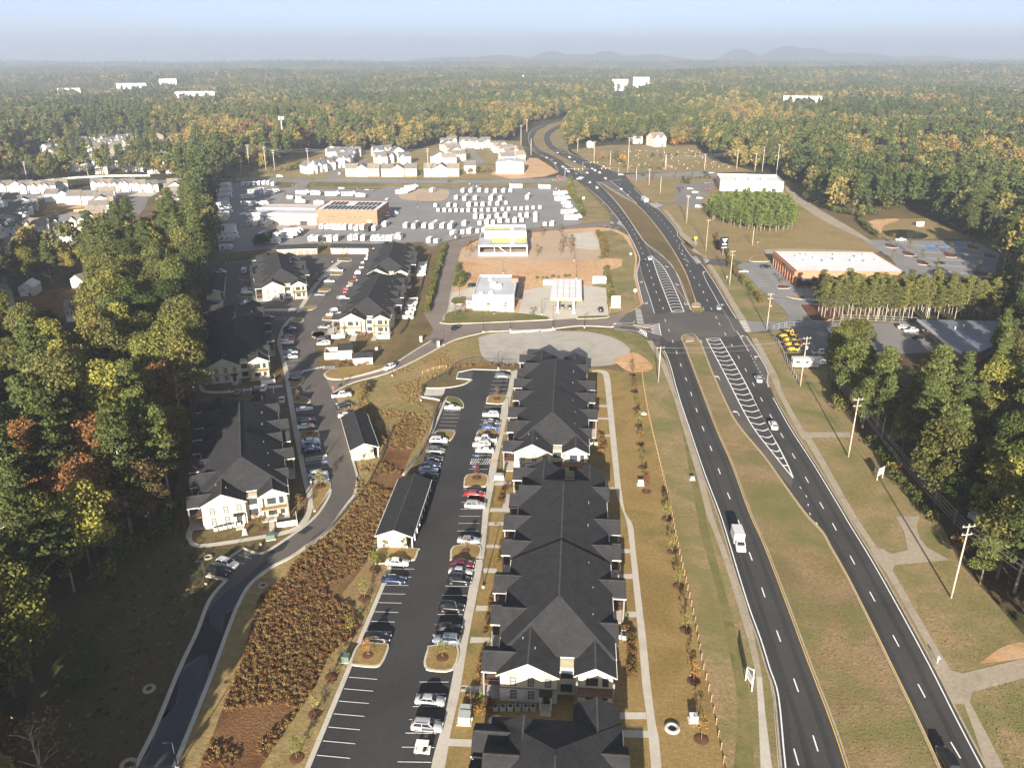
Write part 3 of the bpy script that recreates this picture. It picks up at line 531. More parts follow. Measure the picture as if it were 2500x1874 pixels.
for c, q, m in (('N3', [(450,600),(500,492),(640,492),(662,500),(655,540),(630,590),(590,618),(470,608)], 'lawn'),('N3', [(860,620),(850,590),(870,520),(885,502),(1035,502),(1010,632),(880,636)], 'lawn'),
                ('N2', [(525,1420),(545,1325),(780,1325),(790,1340),(775,1385),(740,1400)], 'lawn'),('N2', [(980,1390),(1000,1312),(1160,1308),(1140,1395),(995,1398)], 'lawn'),
                ('N2', [(1060,950),(1080,885),(1200,883),(1195,955),(1075,958)], 'lawn'),('N2', [(1140,665),(1150,620),(1270,618),(1255,668)], 'lawn'),('N2', [(1195,455),(1212,410),(1315,408),(1295,458)], 'lawn'),
                ('N2', [(885,640),(905,620),(1005,620),(1005,650),(985,676),(960,676)], 'lawn'),('N2', [(950,440),(965,415),(1030,425),(1060,455),(1062,478),(1040,480)], 'green_lawn'),
                ('N1', [(990,1065),(1100,1040),(1128,1060),(1110,1120),(1060,1190),(1010,1240)], 'lawn'),('N1', [(865,505),(870,465),(950,470),(990,490),(975,510)], 'lawn'),('N1', [(848,410),(850,365),(900,350),(945,350),(930,380),(890,405)], 'lawn'),
                ('N1', [(915,715),(925,700),(1035,698),(1048,720),(1045,740),(925,760)], 'lawn'),('N1', [(1080,312),(1160,275),(1480,255),(1500,268),(1350,316),(1200,348),(1110,342)], 'lawn'),('N1', [(1000,60),(1005,30),(1090,28),(1110,40),(1050,78)], 'lawn'),
                ('F4', [(970,1225),(1000,1190),(1090,1185),(1100,1195),(1060,1215)], 'lawn'),('F4', [(890,1310),(910,1285),(980,1285),(995,1305),(960,1320)], 'lawn'),('F4', [(1270,805),(1280,785),(1370,785),(1392,805),(1350,812)], 'green_lawn'),
                ('F4', [(1145,1300),(1160,1275),(1260,1275),(1240,1302)], 'lawn'),('F4', [(1060,1440),(1075,1400),(1170,1400),(1150,1448)], 'lawn'),('F4', [(1210,925),(1225,905),(1315,905),(1300,925)], 'lawn'),('F4', [(1110,1062),(1125,1040),(1215,1040),(1195,1062)], 'lawn'),
                ('F4', [(1265,1120),(1280,1095),(1400,1095),(1380,1120)], 'lawn'),('F4', [(1360,995),(1370,975),(1460,975),(1450,997)], 'lawn'),('F4', [(448,965),(455,945),(545,948),(545,970)], 'green_lawn'),('F4', [(456,1110),(462,1090),(560,1085),(565,1108)], 'green_lawn'),
                ('F5', [(112,1300),(130,1245),(300,1215),(700,1240),(975,1272),(985,1290),(950,1300),(150,1332)], 'green_lawn'),('F5', [(1218,1280),(1250,1268),(1475,1266),(1450,1282),(1240,1290)], 'green_lawn'),('F5', [(168,1142),(200,1112),(300,1106),(285,1160),(190,1166)], 'green_lawn'),
                ('F6', [(705,845),(730,838),(840,855),(830,866),(760,860)], 'lawn'),('F6', [(640,780),(655,772),(725,780),(720,793),(650,793)], 'mulch'),('F6', [(470,605),(500,588),(610,585),(620,618),(480,622)], 'lawn'),
                ('F6', [(1320,515),(1340,505),(1410,525),(1400,537),(1340,530)], 'mulch'),('F6', [(1430,565),(1445,553),(1520,575),(1515,588),(1450,582)], 'mulch'),('F6', [(1520,620),(1540,610),(1610,632),(1600,645),(1540,638)], 'mulch'),('F6', [(1618,680),(1640,668),(1700,690),(1695,708),(1640,700)], 'mulch'),
                ('F6', [(1690,570),(1710,560),(1790,580),(1780,596),(1715,592)], 'mulch'),('F6', [(1840,520),(1860,512),(1930,535),(1920,548),(1860,540)], 'mulch'),('F6', [(1945,580),(1960,572),(2040,585),(2030,602),(1970,598)], 'mulch'),('F6', [(1872,685),(1890,675),(1985,695),(1975,714),(1895,708)], 'mulch'),
                ('F6', [(788,905),(800,896),(880,898),(1000,905),(1000,985),(880,1002),(830,960)], 'mulch')):
    island(G(c, q), m)

# ------------------------------------------------------------------ paint on the roads
PAINT = [0]; ZTOP = 0.02 + 0.008 * max(k for _, _, k in LAID)
def zpaint():
    PAINT[0] += 1
    return ZTOP + 0.012 + (PAINT[0] % 9) * 0.004
def line(pts, w, m='line_white', name='edge_line', parent=None):
    b = MB(); b.strip(offs(pts, -w / 2), offs(pts, w / 2), zpaint()); return b.build(name, M[m], parent or hwy)
def quadline(a, b_, w, m='line_white', name='stripe', parent=None, mb=None):
    d = Vector((b_[0] - a[0], b_[1] - a[1])); n = Vector((-d.y, d.x)).normalized() * w / 2; z = zpaint()
    x = mb or MB(); x.add([(a[0] + n.x, a[1] + n.y, z),(a[0] - n.x, a[1] - n.y, z),(b_[0] - n.x, b_[1] - n.y, z),(b_[0] + n.x, b_[1] + n.y, z)],[(0,1,2,3)])
    return x.build(name, M[m], parent) if mb is None else None
line(offs(LCW_NEAR, .45),.22); line(offs(LCE, -.35),.2, 'line_yellow'); line(offs(RCW, .35),.2, 'line_yellow'); line(offs(RCE, -.45),.22); line(offs(RCE_TURN, -.4),.2)
line(smooth(poly(('F5', [(1770,1165),(1745,1060),(1718,930),(1728,860),(1742,800),(1730,745),(1655,592),(1565,462),(1445,320),(1295,190)]))),.25)
line(smooth(poly(('F5', [(1380,152),(1445,210),(1555,330),(1645,450),(1730,580),(1785,655),(1855,720),(1920,762),(2000,833),(2057,932),(2117,1090),(2166,1215)]))),.22)
line(smooth(poly(('F5', [(2207,1155),(2135,930),(2046,760),(1956,620),(1876,510),(1756,372),(1646,292)]))),.25, 'line_yellow')
line(smooth(poly(('F6', [(385,985),(325,890),(245,755),(165,640),(95,585),(35,500)]))),.25)
line(smooth(poly(('F5', [(2115,660),(2058,602),(2048,552),(1980,465),(1895,375),(1755,265),(1695,198)]))),.25)
line(smooth(poly(('F5', [(1865,1245),(1830,1130),(1780,980)]))),.2); line(smooth(poly(('N4', [(725,350),(690,290),(660,240)]))),.2)
line(smooth(poly(('F6', [(280,905),(235,820),(200,760),(170,690)]))),.2)
line(smooth(poly(('F2', [(1385,1028),(1335,960),(1245,915),(1210,860),(1205,820),(1224,782),(1292,748)]))),.3); line(smooth(poly(('F2', [(1765,1052),(1680,1012),(1560,962),(1470,927),(1400,902),(1354,868)]))),.3)
for e, s, ds in ((LCE, -1,(2.0,5.4)),(RCE, -1,(2.4,6.0)),(LCW_NEAR, 1,(1.2,))):
    for d_ in ds: line(offs(e, s * d_),.85, 'asphalt_track', 'wheel_track')
def dashes(pts, ln, gap, w, start=0.0, name='lane_dash'):
    P = resample(smooth(pts, 6),.5); per = ln + gap; d = start; me = None
    mb = MB(); mb.add([(0,-w / 2,0),(ln, -w / 2,0),(ln, w / 2,0),(0, w / 2,0)],[(0,1,2,3)]); me = mb.mesh(name, M['line_white'])
    while d + ln < .5 * (len(P) - 1):
        a, b2 = P[int(d / .5)], P[min(len(P) - 1, int(d / .5) + 2)]
        inst(name, me, hwy, (a.x, a.y, zpaint()), math.atan2(b2.y - a.y, b2.x - a.x)); d += per
dashes(poly(('N5', [(1040,1360),(972,1147),(864,838),(770,575),(693,350),(625,160),(570,0)]),('N4', [(590,1060),(505,830),(465,730),(405,550),(352,405),(310,280),(270,170)])),3.05,9.15,.22)
dashes(poly(('F5', [(1940,1210),(1880,1070),(1850,980),(1830,915),(1790,800),(1765,740),(1715,620),(1660,520),(1590,430),(1480,310),(1400,230),(1310,160)])),3.05,9.15,.26)
dashes(poly(('N5', [(1850,1400),(1672,1097),(1520,803),(1385,548),(1268,332),(1163,138),(1088,0)]),('N4', [(1145,1225),(1060,1080),(985,945),(920,830),(808,635),(715,460),(645,335),(580,225),(550,170)])),3.05,9.15,.22)
dashes(poly(('F6', [(262,985),(230,930),(150,770),(100,700),(20,540)]),('F5', [(2150,830),(2050,640),(1950,500),(1850,390),(1700,260)])),3.05,9.15,.26)
dashes(poly(('N5', [(930,1440),(870,1230),(835,1120)])),3.05,4.5,.2)
dashes(poly(('N5', [(1075,130),(1030,60),(990,0)]),('N4', [(1040,1140),(1000,1080),(970,1040)])),1.0,3.0,.2)
dashes(poly(('N4', [(835,540),(780,450),(730,360)])),1.0,2.0,.2)
dashes(poly(('F5', [(1778,975),(1755,900),(1738,830)])),.9,1.8,.22); dashes(poly(('F5', [(1835,755),(1810,710),(1790,665)])),.9,1.8,.22)
dashes(poly(('F6', [(375,1065),(330,980),(285,910)])),.9,1.8,.22)
dashes(poly(('F2', [(1550,1055),(1440,1000),(1350,960),(1260,915),(1222,860),(1216,820),(1235,785),(1310,745)])),3,9,.3)
dashes(poly(('F2', [(1720,1045),(1560,985),(1430,928),(1350,885),(1318,840),(1325,795)])),3,9,.3)
dashes(poly(('Z5', [(2150,452),(1600,456),(1000,452),(500,442),(300,438)])),3,5,.3)
def chevron(Lp, Rp, n, up, w=.55, edge=.32):
    L_, R_ = resample(smooth(Lp, 8),.25), resample(smooth(Rp, 8),.25)
    line(L_, edge, name='hatch_border'); line(R_, edge, name='hatch_border')
    for k in range(n):
        t = (k + .3) / n; a, c = L_[int(t * (len(L_) - 1))], R_[int(t * (len(R_) - 1))]; wd = (a - c).length
        if wd < .9: continue
        f = (L_[min(len(L_) - 1, int(t * (len(L_) - 1)) + 4)] - a).normalized() * (min(1.3, wd * .42) * (1 if up else -1)); m_ = (a + c) / 2 + f
        b = MB(); z = zpaint(); e = (c - a).normalized(); fn = f.normalized() * w
        b.add([(p.x, p.y, z) for p in (a, m_ - e * .35, m_ + e * .35, c, c + fn, m_ + e * .35 + fn, m_ - e * .35 + fn, a + fn)],[(0,7,6,1),(1,6,5,2),(2,5,4,3)])
        b.build('chevron', M['line_white'], hwy)
chevron(poly(('N4', [(495,280),(600,480),(730,730),(880,930),(965,1033)])), poly(('N4', [(568,278),(680,470),(800,700),(920,930),(965,1033)])),25, True)
quadline(g('N4', 494,281), g('N4', 569,279),.5, parent=hwy)
chevron(poly(('F5', [(2010,1235),(1950,1080),(1890,920),(1840,765)])), poly(('F5', [(2110,1230),(2050,1080),(1990,950),(1930,850),(1838,762)])),22, True)
quadline(g('F5', 2010,1235), g('F5', 2112,1230),.5, parent=hwy)
chevron(poly(('F5', [(1412,152),(1500,215),(1600,275),(1720,332)])), poly(('F5', [(1500,142),(1570,200),(1640,262),(1720,332)])),17, False, .6)
chevron(poly(('F2', [(1555,1040),(1490,1010),(1420,975)])), poly(('F2', [(1530,1045),(1460,1005),(1420,978)])),10, False, .6)
def arrow(p, d, turn):
    """painted turn arrow: shaft along d, head to the side"""
    d = Vector((d[0], d[1])).normalized(); s = Vector((d.y, -d.x)) * turn; b = MB(); z = zpaint(); p = Vector((p[0], p[1]))
    q = lambda a, c: (p + d * a + s * c); P = [q(-1.6,-.1), q(-1.6,.1), q(.6,.1), q(.9,.5), q(1.6,.5), q(1.6,.1), q(1.3,-.1)]
    b.add([(v.x, v.y, z) for v in P],[tuple(range(7)) if turn < 0 else tuple(range(6,-1,-1))])
    P = [q(1.9,.5), q(.5,.5), q(1.2,1.5)]; b.add([(v.x, v.y, z) for v in P],[(0,1,2)]); b.build('turn_arrow', M['line_white'], hwy)
for c, x, y, dx, dy, t in (('N4', 470,297,-40,-100,-1),('N4', 565,493,-45,-100,-1),('N4', 668,685,-55,-90,-1),('N4', 685,272,-45,-80,1),('N4', 760,385,-50,-80,1),
                           ('F5', 1958,852,50,100,-1),('F5', 2042,1000,45,100,-1),('F5', 2115,1162,40,100,-1),('F5', 1762,980,30,100,1),('F5', 1803,1155,30,100,1),('F6', 175,690,-40,-70,1),('F6', 290,900,-40,-70,1),('F5', 1555,1325,-100,5,-1),('F5', 1548,1355,-100,8,1),('F5', 1515,412,50,60,1),('F5', 1440,330,50,60,1)):
    a, e = g(c, x, y), g(c, x + dx * .3, y + dy * .3); arrow(a, e - a, t)
def bars(A, B, n, w, m='line_white'):
    """n bars between the points of two facing sides"""
    for k in range(n):
        t = (k + .5) / n; quadline(A[0].lerp(A[1], t), B[0].lerp(B[1], t), w, m, 'crossing_bar', hwy)
for c, A, B, n, w, m in (('N4', [(112,120),(122,200)],[(142,120),(160,200)],11,.6, 'line_white'),('N4', [(672,184),(706,246)],[(708,182),(735,242)],8,.6, 'line_white'),('N4', [(190,212),(205,255)],[(238,198),(252,264)],6,.6, 'line_white'),('N4', [(130,240),(176,272)],[(140,228),(176,250)],5,.5, 'line_white'),
                         ('N4', [(416,108),(428,134)],[(470,108),(482,128)],5,.35, 'line_yellow'),('N4', [(362,284),(385,256)],[(378,292),(440,275)],5,.35, 'line_yellow'),('F6', [(96,590),(135,640)],[(130,588),(160,625)],6,.5, 'line_white'),('F6', [(165,590),(190,635)],[(185,590),(215,615)],4,.5, 'line_white'),
                         ('F5', [(1490,480),(1500,500)],[(1515,480),(1530,498)],4,.7, 'line_white'),('F5', [(1550,495),(1610,535)],[(1570,470),(1625,540)],5,.6, 'line_white'),('F5', [(1420,520),(1540,545)],[(1430,512),(1600,530)],3,.4, 'line_white'),('F5', [(1810,335),(1870,370)],[(1880,325),(1935,345)],5,.6, 'line_white')):
    bars(G(c, A), G(c, B), n, w, m)
line(smooth(poly(('N4', [(428,138),(410,112),(330,0)]))),.22, 'line_yellow'); line(poly(('N4', [(430,140),(460,140),(484,126),(480,110)])),.22, 'line_yellow')
line(smooth(poly(('N4', [(372,300),(362,280),(372,262),(400,255),(428,258),(446,275)]))),.3, 'line_yellow')
for q in ([(0,200),(105,196),(108,186)],[(0,205),(100,212),(175,242)],[(175,205),(240,198),(252,266),(180,240)],[(0,228),(120,240),(178,275)]):
    line(G('N4', q),.3)
def nose(c, pts):
    b = MB(); b.prism(smooth(G(c, pts),3),0,.24); o = b.build('median_nose', M['concrete_old']); o['kind'] = 'structure'
nose('N4', [(418,92),(440,86),(458,88),(466,108),(420,110),(418,92)]); nose('N4', [(384,290),(400,276),(424,278),(430,292),(388,296),(384,290)]); nose('N4', [(100,206),(190,205),(188,222),(150,220),(100,206)])
# stalls
def stalls(lot, c, A0, A1, B0, B1, n, w=.12):
    """n+1 lines from side A to side B of a row of stalls"""
    a0, a1, b0, b1 = g(c, *A0), g(c, *A1), g(c, *B0), g(c, *B1); me = None
    for k in range(n + 1):
        t = k / n; quadline(a0.lerp(a1, t), b0.lerp(b1, t), w, 'line_white', 'stall_line', lot)
stalls(lotC, 'N3', (170,1345),(447,670),(365,1365),(600,682),9); stalls(lotC, 'N3', (508,475),(652,85),(655,482),(800,87),8)
stalls(lotC, 'N3', (710,1127),(828,697),(892,1130),(985,697),6); stalls(lotC, 'N3', (895,443),(990,85),(1040,443),(1110,88),7)
stalls(lotC, 'N2', (1022,1220),(1060,970),(1150,1220),(1185,970),6); stalls(lotC, 'N2', (1095,850),(1128,690),(1205,850),(1240,690),4); stalls(lotC, 'N2', (1150,610),(1185,475),(1270,610),(1290,475),5)
stalls(lotC, 'N2', (1215,395),(1245,275),(1312,395),(1335,275),5); stalls(lotC, 'N2', (800,915),(865,715),(905,915),(970,700),6,.1); stalls(lotC, 'N2', (905,610),(945,500),(1015,613),(1045,500),5,.1); stalls(lotC, 'N2', (1030,300),(1038,275),(1110,300),(1118,275),2)
stalls(lotW, 'N1', (955,960),(890,550),(1100,940),(1010,545),12); stalls(lotW, 'N1', (845,325),(805,30),(930,320),(890,15),10); stalls(lotW, 'N1', (1165,600),(1150,480),(1245,590),(1235,460),4)
stalls(lotW, 'N1', (440,445),(740,445),(440,405),(740,400),6); stalls(lotW, 'F4', (720,1300),(890,1300),(760,1270),(920,1270),5); stalls(lotW, 'F4', (620,1240),(900,1240),(660,1210),(930,1208),7)
stalls(lotW, 'F4', (450,1180),(455,970),(560,1180),(545,970),9); stalls(lotW, 'F4', (350,835),(560,805),(340,820),(590,790),7); stalls(lotW, 'F4', (1020,1170),(1240,900),(1110,1170),(1320,900),12); stalls(lotW, 'F4', (1090,1440),(1480,870),(1190,1440),(1560,870),22)
stalls(lotW, 'F4', (1290,850),(1310,815),(1390,855),(1400,820),3); stalls(lotW, 'F4', (240,1190),(245,1150),(330,1190),(330,1150),2); stalls(lotW, 'N7', (1270,480),(1430,380),(1380,500),(1510,405),3)
lotB = [o for o in COL.objects if o.name.startswith('parking_lot')][2]
for k in range(6):
    y0 = 510 + k * 42; stalls(lotB, 'F6', (1500 + k * 40, y0),(1860 + k * 30, y0 + 22),(1560 + k * 40, y0 + 16),(1910 + k * 28, y0 + 36),14,.2)
stalls(lotB, 'F6', (420,690),(520,780),(490,688),(600,775),6,.2); stalls(lotB, 'F6', (560,680),(640,780),(640,680),(720,780),7,.2); stalls(lotB, 'F6', (900,870),(1380,860),(880,845),(1360,835),12,.2)
for q in ([(1565,512),(1620,514),(1630,522),(1575,520)],[(1580,526),(1640,528),(1665,545),(1610,543)],[(1660,514),(1710,516),(1720,525),(1670,523)],[(1690,530),(1740,532),(1755,545),(1705,543)],[(1750,516),(1800,518),(1815,527),(1765,525)],[(1790,534),(1830,536),(1850,548),(1805,546)]):
    area('bay_marking', 'line_blue', G('F6', q), lotB)
def hatch(lot, c, q, n):
    P = G(c, q)
    for a, e in zip(P, P[1:] + P[:1]): quadline(a, e, .12, name='hatch_line', parent=lot)
    for k in range(n): quadline(P[0].lerp(P[1], k / n), P[3].lerp(P[2],(k + 1) / n),.14, name='hatch_line', parent=lot)
hatch(lotC, 'N2', [(1102,820),(1215,820),(1222,788),(1110,788)],8); hatch(lotW, 'N1', [(960,905),(1080,885),(1082,860),(962,880)],8); hatch(lotW, 'N1', [(850,318),(935,312),(935,292),(850,300)],6)
hatch(lotW, 'N1', [(1075,282),(1155,275),(1150,258),(1072,265)],7)
for c, x, y in (('N2', 1128,770),('N2', 1112,835),('N1', 1075,905)):
    a = g(c, x, y); quadline(a, a + Vector((1.2,0,0)),1.2, 'line_blue', 'bay_marking', lotC); quadline(a + Vector((.25,.1,0)), a + Vector((.95,-.1,0)),.25, 'line_white', 'bay_symbol', lotC)
for t in range(8):
    a, e = g('N1', 940 + 150 * t / 8,298 - 30 * t / 8), g('N1', 952 + 150 * t / 8,286 - 30 * t / 8); quadline(a, e, .5, 'line_white', 'crossing_bar', lotW)
a = g('N2', 1243,805); quadline(a - Vector((.6,0,0)), a + Vector((.6,0,0)),1.0, 'line_yellow', 'tactile_pad', lotC); a = g('N1', 930,900); quadline(a - Vector((.6,0,0)), a + Vector((.6,0,0)),1.0, 'line_yellow', 'tactile_pad', lotW)
# ================================================================== buildings
SPOTS = []
ORD = ['first', 'second', 'third', 'fourth', 'fifth', 'sixth', 'seventh', 'eighth', 'ninth', 'tenth', 'eleventh', 'twelfth', 'thirteenth', 'fourteenth', 'fifteenth', 'sixteenth', 'seventeenth', 'eighteenth', 'nineteenth', 'twentieth', 'twenty first', 'twenty second']
def shingle(name, c):
    m, nt, b = new_mat(name); p = objpos(nt)
    n = tex(nt, 'noise', .55,6, p, .7); r = ramp(nt, [(.3,[k * .72 for k in c]),(.7,[k * 1.3 for k in c])]); nt.links.new(n.outputs[0], r.inputs[0])
    f = tex(nt, 'noise', 5.5,3, p, .8); fr = ramp(nt, [(.3,(.62,) * 3),(.7,(1.4,) * 3)]); nt.links.new(f.outputs[0], fr.inputs[0])
    nt.links.new(mixc(nt, 1.0, r.outputs[0], fr.outputs[0], 'MULTIPLY'), b.inputs['Base Color']); b.inputs['Roughness'].default_value = .9; b.inputs['Specular IOR Level'].default_value = .2
    return m
M['shingle'] = shingle('shingle', (.030,.030,.032)); M['shingle_cap'] = shingle('shingle_cap', (.065,.062,.06)); M['shingle_grey'] = shingle('shingle_grey', (.17,.155,.14)); M['shingle_tan'] = shingle('shingle_tan', (.24,.20,.16)); M['shingle_slate'] = shingle('shingle_slate', (.12,.125,.135))
def siding(name, c, pitch=5.0, axis=0):
    m, nt, b = new_mat(name); sp = nt.nodes.new('ShaderNodeSeparateXYZ'); nt.links.new(objpos(nt), sp.inputs[0])
    w = nt.nodes.new('ShaderNodeMath'); w.operation = 'MULTIPLY'; w.inputs[1].default_value = pitch; nt.links.new(sp.outputs[axis], w.inputs[0])
    fr = nt.nodes.new('ShaderNodeMath'); fr.operation = 'FRACT'; nt.links.new(w.outputs[0], fr.inputs[0])
    r = ramp(nt, [(0,[k * .80 for k in c]),(.12, c),(1, c)]); nt.links.new(fr.outputs[0], r.inputs[0]); n = tex(nt, 'noise', .8,5, objpos(nt)); nr = ramp(nt, [(.3,(.92,) * 3),(.7,(1.06,) * 3)]); nt.links.new(n.outputs[0], nr.inputs[0])
    nt.links.new(mixc(nt, 1.0, r.outputs[0], nr.outputs[0], 'MULTIPLY'), b.inputs['Base Color']); b.inputs['Roughness'].default_value = .7
    return m
def masonry(name, c1, c2, mortar, sc=1.0, w=.45, h=.15):
    m, nt, b = new_mat(name); t = nt.nodes.new('ShaderNodeTexBrick'); t.inputs['Color1'].default_value = (*c1,1); t.inputs['Color2'].default_value = (*c2,1); t.inputs['Mortar'].default_value = (*mortar, 1); t.inputs['Scale'].default_value = sc
    t.inputs['Brick Width'].default_value = w; t.inputs['Row Height'].default_value = h; t.inputs['Mortar Size'].default_value = .012
    sp = nt.nodes.new('ShaderNodeSeparateXYZ'); nt.links.new(objpos(nt), sp.inputs[0]); ad = nt.nodes.new('ShaderNodeMath'); nt.links.new(sp.outputs[0], ad.inputs[0]); nt.links.new(sp.outputs[1], ad.inputs[1])
    cb = nt.nodes.new('ShaderNodeCombineXYZ'); nt.links.new(ad.outputs[0], cb.inputs[0]); nt.links.new(sp.outputs[2], cb.inputs[1]); nt.links.new(cb.outputs[0], t.inputs['Vector'])
    n = tex(nt, 'noise', .7,5, objpos(nt)); nr = ramp(nt, [(.3,(.85,) * 3),(.7,(1.12,) * 3)]); nt.links.new(n.outputs[0], nr.inputs[0]); nt.links.new(mixc(nt, 1.0, t.outputs[0], nr.outputs[0], 'MULTIPLY'), b.inputs['Base Color']); b.inputs['Roughness'].default_value = .85
    return m
M['siding_cream'] = siding('siding_cream', (.60,.53,.36),2.2); M['siding_lap'] = siding('siding_lap', (.66,.62,.50),5,2); M['brick_white'] = masonry('brick_white', (.62,.58,.52),(.42,.39,.35),(.55,.52,.48),1,.6,.2)
M['brick_red'] = masonry('brick_red', (.40,.17,.085),(.33,.14,.07),(.42,.25,.17),1,.5,.16); M['brick_brown'] = masonry('brick_brown', (.31,.155,.09),(.26,.13,.075),(.34,.21,.14),1,.5,.16)
M['trim'] = flat('trim', (.74,.72,.68),.5); M['dark_trim'] = flat('dark_trim', (.045,.042,.04),.6); M['frame_grey'] = flat('frame_grey', (.20,.19,.17),.5); M['glass'] = flat('glass', (.035,.05,.06),.06, spec=.9); M['glass_pale'] = flat('glass_pale', (.26,.29,.26),.12, spec=.8)
M['deck'] = flat('deck', (.16,.085,.05),.8, vary=.2); M['wood'] = flat('wood', (.42,.27,.15),.8, vary=.25); M['wood_grey'] = flat('wood_grey', (.33,.28,.22),.85, vary=.3, scale=1.2); M['white'] = flat('white', (.80,.79,.76),.5, vary=.05, scale=.5); M['white_roof'] = flat('white_roof', (.72,.72,.72),.6, vary=.06, scale=.15)
M['roof_grey'] = flat('roof_grey', (.50,.51,.53),.6, vary=.1, scale=.1); M['metal_grey'] = flat('metal_grey', (.33,.34,.36),.45, vary=.08); M['steel'] = flat('steel', (.5,.5,.5),.35,.6); M['black'] = flat('black', (.018,.018,.02),.5); M['solar'] = flat('solar', (.028,.03,.036),.5, spec=.3); M['door_white'] = flat('door_white', (.76,.76,.74),.5, vary=.04); M['door_tan'] = flat('door_tan', (.44,.35,.28),.6)
M['garage_brown'] = flat('garage_brown', (.25,.17,.13),.6); M['render_white'] = flat('render_white', (.74,.72,.68),.7, vary=.05, scale=.3); M['red'] = flat('red', (.45,.05,.035),.5); M['yellow'] = flat('yellow', (.75,.55,.05),.6); M['orange'] = flat('orange', (.60,.24,.06),.6); M['membrane_yellow'] = flat('membrane_yellow', (.70,.64,.16),.7, vary=.25, scale=.25); M['membrane_grey'] = flat('membrane_grey', (.42,.43,.45),.6, vary=.2, scale=.2); M['blue_roof'] = flat('blue_roof', (.17,.19,.23),.5, vary=.15, scale=.3)
M['galv'] = flat('galv', (.42,.44,.44),.45,.3, vary=.1); M['green_box'] = flat('green_box', (.10,.14,.11),.6, vary=.1); M['pale_green_box'] = flat('pale_green_box', (.38,.42,.38),.6)
def window_mesh(w, h, glass='glass_pale', frame='dark_trim'):
    f = MB(); t = .11
    for c, d in (((0,0, h / 2 - t / 2),(w, .10, t)),((0,0,-h / 2 + t / 2),(w, .10, t)),((-w / 2 + t / 2,0,0),(t, .10, h - 2 * t)),((w / 2 - t / 2,0,0),(t, .10, h - 2 * t)),((0,.01,0),(w - 2 * t, .07,.07))): f.box(c, d)
    p = MB(); p.box((0,.03,0),(w - 2 * t, .02, h - 2 * t)); return f.mesh('window', M[frame]), p.mesh('pane', M[glass])
WIN = {k: window_mesh(*v) for k, v in dict(std=(1.0,1.6), dark=(1.0,1.6, 'glass'), wide=(1.9,1.5, 'glass'), house=(.9,1.3, 'glass', 'trim'), shop=(2.4,2.6, 'glass', 'frame_grey'), slot=(.9,1.2, 'glass', 'frame_grey')).items()}
def window(par, kind, x, y, z, rz=0.0):
    w = inst('window', WIN[kind][0], par, (x, y, z), rz); inst('pane', WIN[kind][1], w); return w
PITCH = .51; ZE = 5.6
def hip_roof(b, y0, y1, raise_, hip0, hip1, W=9.4):
    zr = ZE + W * PITCH + raise_; ze = ZE + raise_; t = .22
    A = [(-W, y0, ze),(W, y0, ze),(W, y1, ze),(-W, y1, ze),(0, y0 + hip0, zr),(0, y1 - hip1, zr)]; n = len(A)
    vs_ = A + [(x, y, z - t) for x, y, z in A]
    fs = [(0,1,4),(1,2,5,4),(2,3,5),(3,0,4,5)]; fs += [tuple(i + n for i in f[::-1]) for f in fs] + [(0,6,7,1),(1,7,8,2),(2,8,9,3),(3,9,6,0)]
    b.add(vs_, fs)
